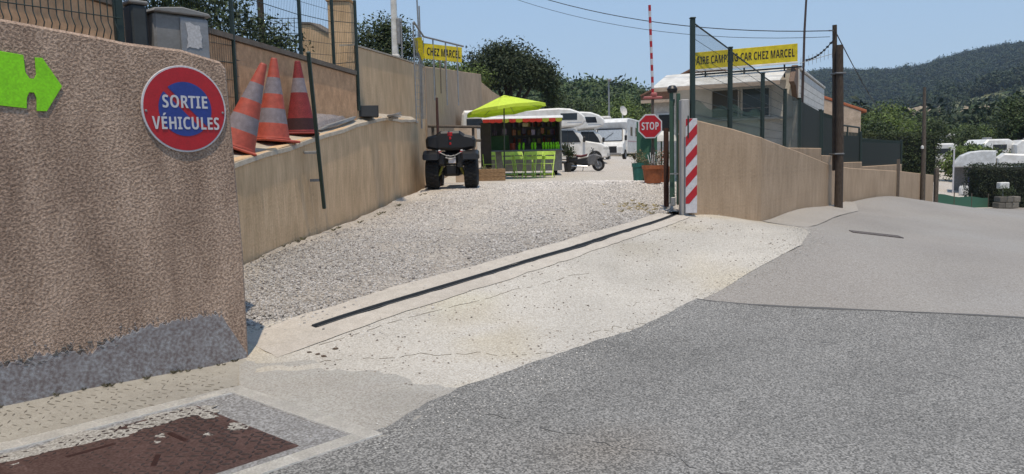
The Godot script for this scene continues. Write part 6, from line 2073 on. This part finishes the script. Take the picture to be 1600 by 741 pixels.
	leaf_cloud(m, [[Vector3(0, 0.52, 0), Vector3(0.18, 0.14, 0.14)], [Vector3(0.06, 0.66, 0), Vector3(0.1, 0.1, 0.1)]], 420, 0.022, Color(0.07, 0.06, 0.025), Color(0.2, 0.17, 0.08), 14)
	obj("plant", m, M.leaf, pot2)
	var pot3 := thing("flower_pot", "terracotta pot with red flowers, mostly behind the rusty brown post", "flower pot", on(3.46, -17.4), 0.0, "flower pots at the gate")
	pot_body(pot3, 0.16, 0.36, M.terracotta)
	m = MB.new()
	leaf_cloud(m, [[Vector3(0, 0.55, 0), Vector3(0.15, 0.2, 0.13)]], 300, 0.022, Color(0.05, 0.06, 0.02), Color(0.1, 0.09, 0.04), 12)
	leaf_cloud(m, [[Vector3(0, 0.62, 0), Vector3(0.15, 0.2, 0.13)]], 140, 0.02, Color(0.3, 0.03, 0.02), Color(0.5, 0.12, 0.06), 7)
	obj("plant", m, M.leaf, pot3)
	var dome := thing("park_umbrella", "pale folded garden umbrella behind the STOP plate", "umbrella", on(3.98, -20.3))
	m = MB.new()
	m.lathe([Vector2(0.42, 1.05), Vector2(0.36, 1.2), Vector2(0.2, 1.3), Vector2(0.0, 1.33)], 16)
	obj("canopy", m, M.white_matt, dome)
	m = MB.new()
	m.tube([Vector3(0, 0, 0), Vector3(0, 1.3, 0)], [0.02], 8)
	obj("pole", m, M.green_light, dome)
	m = MB.new()
	m.box(Vector3(0, 0.7, 0), Vector3(0.03, 1.5, 0.5), 0.004)
	var scr := obj("green_screen", m, M.netting, null, on(3.35, -18.9), Vector3(0, 1.2, 0))
	tag(scr, "green netting screen behind the flower pots", "screen")

	# mesh fence on the road wall
	var f := thing("wall_fence", "dark green mesh fence on tall posts standing above the curved wall", "fence")
	var posts := [Vector3(2.84, 3.66, -12.02), Vector3(4.04, 3.5, -14.2), Vector3(5.42, 3.27, -16.6), Vector3(6.68, 3.1, -18.8), Vector3(7.6, 2.98, -20.3), Vector3(9.1, 2.8, -22.7)]
	for q in posts:
		m = MB.new()
		m.box(Vector3(q.x, (q.y + 1.4) * 0.5, q.z), Vector3(0.075, q.y - 1.4, 0.075), 0.01)
		m.box(Vector3(q.x, q.y + 0.012, q.z), Vector3(0.09, 0.024, 0.09), 0.008)
		obj("post", m, M.green_metal, f)
	for i in 3:
		var a: Vector3 = posts[i]; var c: Vector3 = posts[i + 1]
		m = MB.new()
		var low := 1.75
		for k in 9:
			var t := k / 8.0
			m.tube([Vector3(a.x, lerpf(low, a.y - 0.05, t), a.z), Vector3(c.x, lerpf(low, c.y - 0.03, t), c.z)], [0.004 if k < 8 else 0.014], 5, false)
		var n := int(Vector2(a.x, a.z).distance_to(Vector2(c.x, c.z)) / 0.055)
		for k in n:
			var t := (k + 0.5) / n
			m.tube([Vector3(lerpf(a.x, c.x, t), low, lerpf(a.z, c.z, t)), Vector3(lerpf(a.x, c.x, t), lerpf(a.y, c.y, t) - 0.05, lerpf(a.z, c.z, t))], [0.0023], 3, false)
		obj("mesh_panel", m, M.green_metal, f)
	for i in 3:
		var a: Vector3 = posts[i]; var c: Vector3 = posts[i + 1]
		m = MB.new()
		if i == 2: continue
		var top0 := 2.50 + 0.06 * i
		var back := Vector3(-0.03, 0, -0.02)
		var last := 10
		for k in last:
			var t0 := k / float(last); var t1 := (k + 1) / float(last)
			var sag0 := 0.06 * sin(t0 * PI * 3.0); var sag1 := 0.06 * sin(t1 * PI * 3.0)
			var A := Vector3(lerpf(a.x, c.x, t0), 1.5, lerpf(a.z, c.z, t0)) + back; var B := Vector3(lerpf(a.x, c.x, t1), 1.5, lerpf(a.z, c.z, t1)) + back
			m.quad(A, B, Vector3(B.x, top0 + sag1 - 0.1, B.z), Vector3(A.x, top0 + sag0 - 0.1, A.z))
		obj("windbreak", m, thin_net(lin(0.09, 0.17, 0.13), 0.6), f)
	for i in [3, 4]:
		var a: Vector3 = posts[i]; var c: Vector3 = posts[i + 1]
		m = MB.new()
		m.quad(Vector3(a.x, 1.4, a.z), Vector3(c.x, 1.4, c.z), Vector3(c.x, c.y - 0.05, c.z), Vector3(a.x, a.y - 0.05, a.z))
		obj("shade_panel", m, thin_net(lin(0.03, 0.055, 0.05), 0.72) if i == 3 else M.shade_cloth, f)
	var d := thing("screened_fence", "black-green screened fence stepping down along the stepped wall", "fence")
	for q in [[Vector3(9.15, 2.62, -22.75), Vector3(10.0, 2.55, -23.9), 1.2], [Vector3(10.03, 2.1, -23.95), Vector3(11.72, 2.05, -25.9), 1.0], [Vector3(11.76, 1.88, -25.95), Vector3(15.25, 1.80, -30.15), 0.8]]:
		m = MB.new()
		var a: Vector3 = q[0]; var c: Vector3 = q[1]
		m.beam(Vector3(a.x, (a.y + q[2]) * 0.5, a.z), Vector3(c.x, (c.y + q[2]) * 0.5, c.z), 0.03, a.y - q[2])
		obj("screen", m, M.shade_cloth, d)
		m = MB.new()
		var n := int(a.distance_to(c) / 0.14)
		for k in n:
			var t := (k + 0.5) / n
			var x := a.lerp(c, t)
			m.box(x + Vector3(0, 0.05, 0), Vector3(0.03, 0.16, 0.03), 0.004)
		obj("pickets", m, M.green_metal, d)
		for e in [a, c]:
			m = MB.new()
			m.box(Vector3(e.x + 0.02, (e.y + q[2]) * 0.5 + 0.08, e.z + 0.03), Vector3(0.07, e.y - q[2] + 0.2, 0.07), 0.008)
			obj("post", m, M.green_metal, d)
	m = MB.new()
	m.beam(Vector3(10.1, 2.42, -24.0), Vector3(11.7, 2.36, -25.9), 0.05, 0.05, 0.006)
	m.beam(Vector3(11.7, 2.36, -25.9), Vector3(11.7, 1.8, -25.9), 0.05, 0.05, 0.006)
	m.beam(Vector3(10.9, 2.39, -24.95), Vector3(10.9, 2.0, -24.95), 0.04, 0.04, 0.006)
	obj("open_frame", m, M.green_metal, d)

	# reception hut
	var h := framed("reception_hut", "small pale reception hut with a white awning and two dark windows", "hut", Vector3(4.62, 0.85, -21.9), Vector3(7.56, 0.85, -20.4))
	var W := 3.3
	m = MB.new()
	m.box(Vector3(W * 0.5, 1.45, -3.75), Vector3(W, 2.9, 7.4))
	obj("wall", m, mat(lin(0.86, 0.84, 0.79), 0.85, T.stain, Vector3.ONE * 0.4, false), h)
	for k in 15:
		m = MB.new()
		m.box(Vector3(W + 0.012, 0.10 + 0.192 * k, -3.75), Vector3(0.024, 0.182, 7.38), 0.004)
		obj("plank", m, M.white_matt, h)
	m = MB.new()
	m.box(Vector3(W * 0.5, 2.95, -3.75), Vector3(W + 0.12, 0.08, 7.46), 0.02)
	obj("roof", m, M.white_matt, h)
	for q in [[1.45, 0.76, M.wood_grey], [2.26, 0.76, M.black]]:
		m = MB.new()
		m.box(Vector3(q[0], 2.1, -0.02), Vector3(q[1], 0.8, 0.09), 0.01)
		var fr := obj("window", m, M.white_matt, h)
		m = MB.new()
		m.box(Vector3(q[0], 2.1, 0.012), Vector3(q[1] - 0.08, 0.72, 0.05))
		obj("pane", m, M.pane if q[0] > 2.0 else mat(lin(0.055, 0.04, 0.025), 0.25), fr)
		m = MB.new()
		m.box(Vector3(q[0], 1.95, 0.04), Vector3(q[1] - 0.09, 0.03, 0.012))
		obj("glazing_bar", m, M.grey, fr)
	m = MB.new()
	m.box(Vector3(0, 0, 0), Vector3(W - 0.05, 0.03, 1.52), 0.008)
	obj("awning", m, mat(lin(0.80, 0.79, 0.76), 0.8, T.grime, Vector3.ONE * 0.4, false), h, Vector3(W * 0.44, 2.74, 0.76), Vector3(0.30, 0, 0))
	m = MB.new()
	m.box(Vector3(W * 0.44, 2.46, 1.49), Vector3(W - 0.05, 0.1, 0.02), 0.004)
	obj("awning_valance", m, M.peach, h)
	m = MB.new()
	for e in [0.25, 2.8]: m.beam(Vector3(e, 2.48, 1.45), Vector3(e, 2.6, 0.02), 0.03, 0.03)
	obj("awning_arm", m, M.galva, h)
	m = MB.new()
	m.prism(PackedVector2Array([Vector2(0.0, 2.05), Vector2(0.03, 3.0), Vector2(0.32, 2.98), Vector2(0.9, 2.52), Vector2(0.5, 2.45)]), -W - 0.03, -W + 0.1, 0.01)
	for i in m.v.size():
		var q := m.v[i]; m.v[i] = Vector3(-q.z, q.y, q.x)
		var n := m.n[i]; m.n[i] = Vector3(-n.z, n.y, n.x)
	obj("gable_board", m, mat(lin(0.30, 0.21, 0.16), 0.9, T.wood, Vector3(4, 0.6, 4)), h)
	m = MB.new()
	m.box(Vector3(W * 0.5, 1.66, 0.05), Vector3(W - 0.3, 0.06, 0.16), 0.01)
	obj("sill", m, M.white_matt, h)
	m = MB.new()
	for e in [0.02, W - 0.02]: m.box(Vector3(e, 1.45, 0.015), Vector3(0.16, 2.88, 0.05), 0.008)
	obj("corner_post", m, M.white_matt, h)

	# big yellow board over the awning
	s = framed("camp_board", "long yellow board reading AIRE CAMPING-CAR CHEZ MARCEL above the hut awning", "sign", Vector3(4.98, 4.08, -20.95), Vector3(7.36, 4.08, -19.85))
	s.rotate_object_local(Vector3(0, 0, 1), 0.012)
	var ll := 2.62
	m = MB.new()
	m.box(Vector3(ll * 0.5, 0, 0), Vector3(ll, 0.45, 0.03), 0.006)
	obj("panel", m, M.yellow, s)
	lettering("AIRE CAMPING-CAR CHEZ MARCEL", 0.20, ll - 0.14, M.ink, s, Vector3(ll * 0.5, 0.0, 0.0175))
	m = MB.new()
	m.box(Vector3(ll * 0.5, -0.25, 0.0), Vector3(ll + 0.02, 0.05, 0.05), 0.006)
	obj("lower_trim", m, M.white, s)
	m = MB.new()
	for e in [0.3, 1.3, 2.3]: m.beam(Vector3(e, -0.6, -0.05), Vector3(e, 0.2, -0.05), 0.04, 0.04)
	m.beam(Vector3(-0.1, -0.36, -0.03), Vector3(ll + 0.1, -0.36, -0.03), 0.05, 0.04)
	obj("bracket", m, M.black, s)

	# aerial mast
	var a := thing("aerial_mast", "slim dark aerial mast at the corner of the hut, rising out of the picture", "mast", Vector3(7.9, 0.8, -21.0))
	m = MB.new()
	m.tube([Vector3(0, 0, 0), Vector3(0.06, 4.0, 0), Vector3(0.16, 6.4, 0)], [0.04, 0.032, 0.022], 8)
	obj("tube", m, mat(lin(0.10, 0.075, 0.07), 0.6, T.rust, Vector3.ONE * 2.0), a)
	m = MB.new()
	m.tube([Vector3(-0.1, 3.15, 0.1), Vector3(0.9, 3.42, 0.2)], [0.008], 5)
	for k in 9: m.tube([Vector3(-0.06 + 0.1 * k, 3.03 + 0.03 * k, 0.1 + 0.01 * k), Vector3(-0.06 + 0.1 * k, 3.31 + 0.025 * k, 0.1 + 0.01 * k)], [0.005], 4)
	obj("aerial", m, M.galva, a)

	# wooden poles and cables
	var up := thing("utility_pole", "weathered wooden utility pole made of two spliced timbers against the road wall", "utility pole", on(7.90, -18.5))
	m = MB.new()
	m.tube([Vector3(0.0, -0.3, 0), Vector3(0.0, 1.5, 0), Vector3(-0.05, 3.86, 0)], [0.1, 0.092, 0.08], 12)
	obj("timber", m, M.wood, up)
	m = MB.new()
	m.tube([Vector3(-0.03, 0.9, -0.17), Vector3(-0.115, 4.35, -0.15)], [0.065, 0.052], 10)
	obj("timber", m, M.wood, up)
	m = MB.new()
	for y in [1.3, 3.2]:
		m.box(Vector3(-0.04, y, -0.07), Vector3(0.24, 0.04, 0.34), 0.01)
	m.box(Vector3(-0.18, 4.22, -0.14), Vector3(0.16, 0.03, 0.03), 0.006)
	obj("strap", m, M.steel, up)
	var p3 := thing("utility_pole", "thin grey wooden pole at the far end of the road wall", "utility pole", on(14.95, -27.85))
	m = MB.new()
	m.tube([Vector3(0, -0.2, 0), Vector3(-0.02, 2.0, 0), Vector3(-0.06, 4.1, 0)], [0.085, 0.075, 0.05], 10)
	obj("timber", m, M.wood_grey, p3)
	m = MB.new()
	m.lathe([Vector2(0, 0), Vector2(0.05, 0.01), Vector2(0.05, 0.1), Vector2(0, 0.13)], 10)
	obj("insulator", m, M.white, p3, Vector3(-0.1, 1.9, 0.05))
	cable("overhead_cable", "grey cable running from the spliced wooden pole to the pale mast", Vector3(7.66, 4.44, -18.6), Vector3(-4.0, 9.6, -28.0), 0.95, 0.012)
	cable("overhead_cable", "thin lower cable running beside the grey one to the pale mast", Vector3(7.66, 4.30, -18.6), Vector3(-4.0, 9.3, -28.0), 1.0, 0.007)
	cable("stay_wire", "dark stay wire slanting from the spliced wooden pole down to the trees", Vector3(7.76, 4.42, -18.55), Vector3(29.0, 3.4, -58.5), 0.35, 0.014)
	var link := cable("looped_cable", "knotted hanging cable between the spliced wooden pole and the aerial mast", Vector3(7.72, 4.2, -18.6), Vector3(8.0, 4.05, -21.0), 0.1, 0.012)
	m = MB.new()
	for k in 9:
		var t := (k + 0.5) / 9.0
		var q := Vector3(7.72, 4.2, -18.6).lerp(Vector3(8.0, 4.05, -21.0), t) - Vector3(0, 0.4 * t * (1.0 - t), 0)
		m.box(q, Vector3(0.035, 0.05, 0.09), 0.01, Basis(Vector3.UP, 0.1))
	obj("clips", m, M.wire, link)

	# houses behind
	var hs := framed("tiled_house", "low house with a brown tiled roof behind the green gate", "house", Vector3(5.35, 0.9, -31.0), Vector3(10.5, 0.9, -29.0))
	m = MB.new()
	m.box(Vector3(2.9, 1.45, -2.6), Vector3(5.2, 2.9, 5.0))
	obj("wall", m, M.white_matt, hs)
	m = MB.new()
	m.prism(PackedVector2Array([Vector2(0.0, 2.86), Vector2(0.0, 2.98), Vector2(2.3, 4.05), Vector2(5.8, 2.98), Vector2(5.8, 2.86)]), -5.6, 0.45, 0.02)
	var rf := obj("roof", m, M.tile, hs)
	for k in 17:
		m = MB.new()
		for e in [[0.0, 2.98, 2.3, 4.05], [2.3, 4.05, 5.8, 2.98]]:
			m.tube([Vector3(e[0], e[1] + 0.02, 0.4 - 0.36 * k), Vector3(e[2], e[3] + 0.02, 0.4 - 0.36 * k)], [0.075], 6)
		obj("tile_row", m, M.tile, rf)
	m = MB.new()
	m.box(Vector3(2.9, 2.8, 0.42), Vector3(5.8, 0.14, 0.04), 0.01)
	obj("fascia", m, M.peach, hs)
	m = MB.new()
	m.box(Vector3(0.9, 1.9, -0.08), Vector3(0.7, 0.9, 0.06), 0.01)
	var win := obj("window", m, M.white, hs)
	m = MB.new()
	m.box(Vector3(0.9, 1.9, -0.04), Vector3(0.56, 0.76, 0.03))
	obj("pane", m, M.pane, win)
	var h2 := framed("peach_house", "peach house with an orange tiled gable behind the spliced wooden pole", "house", Vector3(14.8, 0.3, -46.2), Vector3(20.4, 0.3, -44.8))
	m = MB.new()
	m.prism(PackedVector2Array([Vector2(0, 0), Vector2(5.7, 0), Vector2(5.7, 3.55), Vector2(2.6, 4.75), Vector2(0, 3.75)]), -6.0, 0.0)
	obj("wall", m, M.peach, h2)
	m = MB.new()
	m.prism(PackedVector2Array([Vector2(-0.4, 3.62), Vector2(2.6, 4.77), Vector2(6.0, 3.47), Vector2(6.0, 3.56), Vector2(2.6, 4.86), Vector2(-0.4, 3.72)]), -6.2, 0.03, 0.01)
	rf = obj("roof", m, M.tile_orange, h2)
	for k in 18:
		m = MB.new()
		for e in [[-0.4, 3.76, 2.6, 4.91], [2.6, 4.91, 6.0, 3.60]]:
			m.tube([Vector3(e[0], e[1] - 0.02, -0.12 - 0.35 * k), Vector3(e[2], e[3] - 0.02, -0.12 - 0.35 * k)], [0.06], 6)
		obj("tile_row", m, M.tile_orange, rf)
	m = MB.new()
	m.prism(PackedVector2Array([Vector2(2.0, 4.20), Vector2(3.5, 4.18), Vector2(3.5, 4.32), Vector2(2.6, 4.72), Vector2(2.0, 4.5)]), 0.05, 0.5, 0.02)
	obj("porch_tiles", m, M.tile_orange, h2)
	# water tank and clutter behind the fence
	var tk := thing("parked_trailer", "small grey trailer half hidden behind the screened fence", "trailer", Vector3(13.5, 0.9, -31.5), 0.3)
	m = MB.new()
	m.box(Vector3(0, 0.75, 0), Vector3(1.5, 0.8, 1.0), 0.12)
	obj("body", m, M.grey, tk)
	for e in [-1.0, 1.0]:
		var hub := Node3D.new(); hub.name = "wheel" if e < 0 else "wheel_001"; tk.add_child(hub, true)
		hub.position = Vector3(0, 0.28, e * 0.5)
		wheel(hub, Vector3.ZERO, 0.28, 0.14)

func thin_net(c: Color, cover: float) -> StandardMaterial3D:
	# woven netting that lets part of what is behind show through
	var m := mat(Color(c.r, c.g, c.b, cover), 0.9, T.streak, Vector3(6, 0.6, 6))
	m.transparency = BaseMaterial3D.TRANSPARENCY_ALPHA
	return m

func pot_body(o: Node, r: float, h: float, material: Material) -> void:
	var m := MB.new()
	m.lathe([Vector2(0, 0), Vector2(r * 0.74, 0), Vector2(r * 0.92, h * 0.78), Vector2(r, h * 0.8), Vector2(r * 1.02, h), Vector2(r * 0.9, h), Vector2(r * 0.86, h * 0.86)], 24)
	obj("pot", m, material, o)
	m = MB.new()
	m.lathe([Vector2(r * 0.87, h * 0.86), Vector2(0, h * 0.9)], 18)
	obj("soil", m, M.soil, o)

func cable(called: String, label: String, a: Vector3, b: Vector3, sag: float, r: float) -> MeshInstance3D:
	var pts: Array = []
	for k in 25:
		var t := k / 24.0
		pts.append(a.lerp(b, t) - Vector3(0, 4.0 * sag * t * (1.0 - t), 0))
	var m := MB.new()
	m.tube(pts, [r], 6)
	var o := obj(called, m, M.wire)
	tag(o, label, "cable")
	return o

func build_camp() -> void:
	# road drain
	var g := framed("drain_grate", "long flat steel drain grate set in the pale road", "drain", on(5.75, -12.95, 0.006), on(6.52, -12.75, 0.006))
	var ax := (on(6.52, -12.75) - on(5.75, -12.95)).normalized()
	var az := (on(6.05, -12.6) - on(6.15, -13.0)).normalized()
	g.basis = Basis(ax, az.cross(ax).normalized(), ax.cross(az.cross(ax)).normalized())
	var m := MB.new()
	for k in 9: m.box(Vector3(0.39, 0.0, -0.16 + 0.04 * k), Vector3(0.74, 0.014, 0.022), 0.003)
	m.box(Vector3(0.39, 0.0, 0.19), Vector3(0.78, 0.02, 0.02)); m.box(Vector3(0.39, 0.0, -0.19), Vector3(0.78, 0.02, 0.02))
	m.box(Vector3(0.01, 0.0, 0), Vector3(0.02, 0.02, 0.36)); m.box(Vector3(0.77, 0.0, 0), Vector3(0.02, 0.02, 0.36))
	obj("grating", m, mat(lin(0.17, 0.165, 0.16), 0.7, T.rust, Vector3.ONE * 2.0), g)
	m = MB.new()
	m.box(Vector3(0.39, -0.012, 0), Vector3(0.76, 0.012, 0.37))
	obj("pit", m, M.soil, g)
	# low green barrier
	var b := thing("net_barrier", "low green netting barrier at the end of the road wall", "barrier")
	m = MB.new()
	for k in 12:
		var p := Vector2(17.0, -30.7).lerp(Vector2(20.6, -33.1), k / 12.0); var q := Vector2(17.0, -30.7).lerp(Vector2(20.6, -33.1), (k + 1) / 12.0)
		m.quad(on(p.x, p.y, 0.0), on(q.x, q.y, 0.0), on(q.x, q.y, 0.44 + 0.03 * sin(k + 1.0)), on(p.x, p.y, 0.44 + 0.03 * sin(float(k))))
	obj("net", m, M.netting, b)
	for k in 4:
		m = MB.new()
		var p := Vector2(17.0, -30.7).lerp(Vector2(20.6, -33.1), k / 3.0)
		m.tube([on(p.x, p.y, -0.1), on(p.x, p.y, 0.6)], [0.02], 6)
		obj("stake", m, M.wood_grey, b)
	m = MB.new()
	m.box(on(16.75, -30.25, 0.7), Vector3(0.14, 1.5, 0.14), 0.015)
	var e := obj("end_post", m, M.wood_grey)
	tag(e, "short square post closing the far end of the road wall", "post")
	# stone planter and letter box by the hedge
	var p := thing("stone_planter", "low grey stone block planter in front of the dark hedge", "planter", on(20.9, -32.4))
	for r in 2:
		for k in 3:
			m = MB.new()
			m.box(Vector3(-0.28 + 0.29 * k + 0.06 * (r % 2), 0.14 + 0.25 * r, 0), Vector3(0.28, 0.235, 0.45), 0.02)
			obj("stone", m, mat(lin(0.22, 0.20, 0.17) * (0.9 + 0.1 * k), 0.95, T.grime, Vector3.ONE), p)
	m = MB.new()
	leaf_cloud(m, [[Vector3(0, 0.72, 0), Vector3(0.4, 0.25, 0.25)]], 700, 0.03, DARK, MID, 14)
	obj("plants", m, M.leaf, p).set_meta("kind", "stuff")
	var lb := thing("letter_box", "white box on a thin post beside the dark hedge", "box", on(21.15, -33.0))
	m = MB.new()
	m.box(Vector3(0, 0.96, 0), Vector3(0.4, 0.28, 0.3), 0.03)
	obj("box", m, M.white, lb)
	m = MB.new()
	m.tube([Vector3(0, 0, 0), Vector3(0, 0.83, 0)], [0.03], 8)
	obj("post", m, M.grey, lb)
	# camping pitch
	var t := thing("caravan_awning", "white rounded tent awning with a white corner pole", "awning", on(24.5, -42.6), -0.5)
	m = MB.new()
	m.prism(PackedVector2Array([Vector2(0, 1.42), Vector2(0.05, 1.68), Vector2(0.35, 2.05), Vector2(0.8, 2.25), Vector2(1.4, 2.32), Vector2(2.0, 2.3), Vector2(2.0, 1.42)]), -2.6, 0.0, 0.05)
	obj("roof", m, M.tent, t)
	m = MB.new()
	m.box(Vector3(0.02, 0.98, 0.02), Vector3(0.08, 2.9, 0.08), 0.02)
	m.tube([Vector3(2.0, 0, 0), Vector3(2.0, 1.45, 0)], [0.025], 8)
	obj("pole", m, M.sign_white, t)
	m = MB.new()
	m.quad(Vector3(2.0, 0.0, -2.5), Vector3(0.1, 0.0, -2.5), Vector3(0.1, 1.45, -2.5), Vector3(2.0, 1.45, -2.5))
	obj("inner_wall", m, M.grey, t)
	var c := thing("caravan", "white touring caravan beside the tent awning, above the dark hedge", "caravan", on(26.3, -41.6), -0.5)
	m = MB.new()
	m.prism(PackedVector2Array([Vector2(0.05, 0.4), Vector2(5.0, 0.4), Vector2(5.3, 0.9), Vector2(5.2, 1.9), Vector2(4.8, 2.2), Vector2(1.2, 2.24), Vector2(0.3, 2.3), Vector2(0.0, 2.05)]), -2.1, 0.0, 0.08)
	obj("body", m, M.white, c)
	m = MB.new()
	m.box(Vector3(1.35, 1.5, 0.0), Vector3(1.3, 0.5, 0.03), 0.01)
	var cw := obj("window", m, M.grey, c)
	m = MB.new()
	m.box(Vector3(1.35, 1.5, 0.012), Vector3(1.2, 0.4, 0.02))
	obj("pane", m, M.sunscreen, cw)
	var hub := Node3D.new(); hub.name = "wheel"; c.add_child(hub, true); hub.position = Vector3(2.6, 0.3, -0.1)
	wheel(hub, Vector3.ZERO, 0.3, 0.18)
	var bl := thing("barrel", "white plastic barrel under the corner of the tent awning", "barrel", on(24.3, -41.2))
	m = MB.new()
	m.lathe([Vector2(0, 0), Vector2(0.2, 0.0), Vector2(0.225, 0.12), Vector2(0.225, 0.42), Vector2(0.19, 0.52), Vector2(0.1, 0.54), Vector2(0, 0.54)], 20)
	obj("drum", m, M.white, bl)
	m = MB.new()
	m.lathe([Vector2(0.1, 0.535), Vector2(0.1, 0.575), Vector2(0, 0.58)], 12)
	obj("cap", m, M.grey, bl)
	var ch := thing("camping_chair", "navy fabric camping chair under the white tent awning", "chair", on(24.95, -41.6), -0.9)
	m = MB.new()
	m.box(Vector3(0, 0.46, 0), Vector3(0.55, 0.05, 0.5), 0.02)
	m.box(Vector3(0, 0.85, -0.27), Vector3(0.55, 0.8, 0.05), 0.02, Basis(Vector3.RIGHT, -0.2))
	obj("seat", m, M.navy, ch)
	for x in [-1.0, 1.0]:
		for z in [-1.0, 1.0]:
			m = MB.new()
			m.beam(Vector3(x * 0.26, 0, z * 0.24), Vector3(x * 0.26, 0.66, -z * 0.22), 0.025, 0.025)
			obj("leg", m, M.galva, ch)
	m = MB.new()
	for x in [-1.0, 1.0]: m.box(Vector3(x * 0.3, 0.67, 0), Vector3(0.05, 0.03, 0.5), 0.01)
	obj("armrest", m, M.black, ch)
	var tw := thing("beach_towel", "navy towel hung from the edge of the tent awning", "towel", on(25.2, -42.4))
	m = MB.new()
	for k in 8:
		var x0 := 0.09 * k; var x1 := 0.09 * (k + 1)
		m.quad(Vector3(x0, 0.5, 0.06 * sin(k * 1.7)), Vector3(x1, 0.52, 0.06 * sin((k + 1) * 1.7)), Vector3(x1, 1.4, 0.0), Vector3(x0, 1.4, 0.0))
	obj("cloth", m, M.navy, tw)
	var bx := thing("white_cooler", "white cool box beside the dark hedge, below the tent awning", "cool box", on(25.55, -40.4))
	m = MB.new()
	m.box(Vector3(0, 0.32, 0), Vector3(0.48, 0.44, 0.34), 0.05)
	obj("box", m, M.white, bx)
	m = MB.new()
	m.box(Vector3(0, 0.57, 0), Vector3(0.5, 0.08, 0.36), 0.03)
	obj("lid", m, M.white, bx)
	m = MB.new()
	for x in [-0.2, 0.2]: m.box(Vector3(x, 0.05, 0), Vector3(0.05, 0.1, 0.3))
	obj("foot", m, M.grey, bx)
	# more caravans further off
	var k2 := 0
	for q in [[36.0, -58.0, 0.2, "white caravan roof with a vent showing past the tent awning, below the broad pine"], [38.6, -57.0, -0.3, "white caravan tilted nose-up beside the broad pine at the edge of the field"], [33.6, -61.0, 0.1, "small white caravan behind the tent awning's peak"]]:
		var o := thing("caravan", q[3], "caravan", Vector3(q[0], 0.15 - 0.1 * k2, q[1]), q[2])
		m = MB.new()
		m.prism(PackedVector2Array([Vector2(-1.3, 0.4), Vector2(1.3, 0.4), Vector2(1.45, 1.2), Vector2(1.2, 1.9), Vector2(0.8, 2.05), Vector2(-1.0, 2.05), Vector2(-1.4, 1.7)]), -1.0, 1.0, 0.1)
		obj("body", m, M.white, o)
		m = MB.new()
		m.box(Vector3(0, 1.45, 1.0), Vector3(1.2, 0.4, 0.04), 0.01)
		obj("window", m, M.pane, o)
		m = MB.new()
		m.box(Vector3(-0.4, 2.12, 0.2), Vector3(0.5, 0.14, 0.5), 0.05)
		obj("roof_vent", m, M.grey, o)
		k2 += 1
	var fc := thing("camper_van", "white camper van with dark windows among the trees below the hill", "van", Vector3(42.2, 0.7, -75.0), 0.15)
	m = MB.new()
	m.prism(PackedVector2Array([Vector2(-1.1, 0.4), Vector2(1.0, 0.4), Vector2(1.05, 1.3), Vector2(0.6, 2.1), Vector2(0.3, 2.3), Vector2(-1.1, 2.3)]), -0.95, 0.95, 0.08)
	obj("body", m, M.white, fc)
	m = MB.new()
	m.box(Vector3(-0.2, 1.62, 0.95), Vector3(1.3, 0.42, 0.03), 0.01)
	obj("window", m, M.pane, fc)
	# chalky bank on the slope
	m = MB.new()
	for i in 40:
		for j in 3:
			var a0 := 27.2 + i * 0.14; var a1 := a0 + 0.14
			var f := func(ang: float, jj: int) -> Vector3:
				var r := 300.0 - jj * 3.0 + 4.0 * nz(ang * 300.0, 0, 1.0)
				var x := r * sin(deg_to_rad(ang)); var z := -r * cos(deg_to_rad(ang))
				return Vector3(x, 1.0 + hill(x, z) + [13.6, 12.6, 10.2, -2.0][jj] + 1.6 * nz(ang * 900.0, 40.0, 1.0) - (2.0 if absf(ang - 29.6) < 0.4 else 0.0), z)
			m.quad(f.call(a0, j + 1), f.call(a1, j + 1), f.call(a1, j), f.call(a0, j))
	struct("rock_bank", m, mat(lin(0.36, 0.29, 0.2), 1.0, T.grime, Vector3.ONE * 0.05))

# ---------------------------------------------------------------- the scene
func _ready() -> void:
	var cam := Camera3D.new()
	cam.name = "camera"
	cam.fov = rad_to_deg(2.0 * atan(370.5 / 1200.0))
	cam.position = Vector3(0, 1.6, 0)
	cam.basis = Basis(Vector3.RIGHT, -0.102) * Basis(Vector3(0, 0, 1), -0.023)
	cam.near = 0.1
	cam.far = 9000.0
	add_child(cam)
	var env := Environment.new()
	env.background_mode = Environment.BG_SKY
	var sm := ProceduralSkyMaterial.new()
	sm.sky_top_color = Color(0.47, 0.59, 0.735)
	sm.sky_horizon_color = Color(0.63, 0.70, 0.745)
	sm.sky_curve = 0.13
	sm.ground_bottom_color = Color(0.35, 0.32, 0.28)
	sm.ground_horizon_color = Color(0.62, 0.68, 0.75)
	sm.sky_energy_multiplier = 1.0
	sm.sun_angle_max = 1.0
	var sky := Sky.new()
	sky.sky_material = sm
	env.sky = sky
	env.tonemap_mode = Environment.TONE_MAPPER_LINEAR
	env.tonemap_exposure = 1.55
	env.fog_enabled = true
	env.fog_density = 0.00017
	env.fog_light_color = Color(0.72, 0.80, 0.90)
	env.sdfgi_enabled = true
	env.ssao_enabled = true
	env.ssil_enabled = true
	var we := WorldEnvironment.new()
	we.name = "world"
	we.environment = env
	add_child(we)
	var sun := DirectionalLight3D.new()
	sun.name = "sun"
	sun.light_energy = 0.75
	sun.light_color = Color(1.0, 0.94, 0.85)
	sun.light_angular_distance = 0.6
	sun.shadow_enabled = true
	add_child(sun)
	sun.look_at_from_position(Vector3(0.015, 0.954, 0.30), Vector3.ZERO)

	rng.seed = 20
	make_materials()
	build_land()
	build_walls()
	build_left()
	build_manhole()
	build_quad()
	build_snack()
	build_campers()
	build_right()
	build_camp()
	build_trees()
	build_stones()
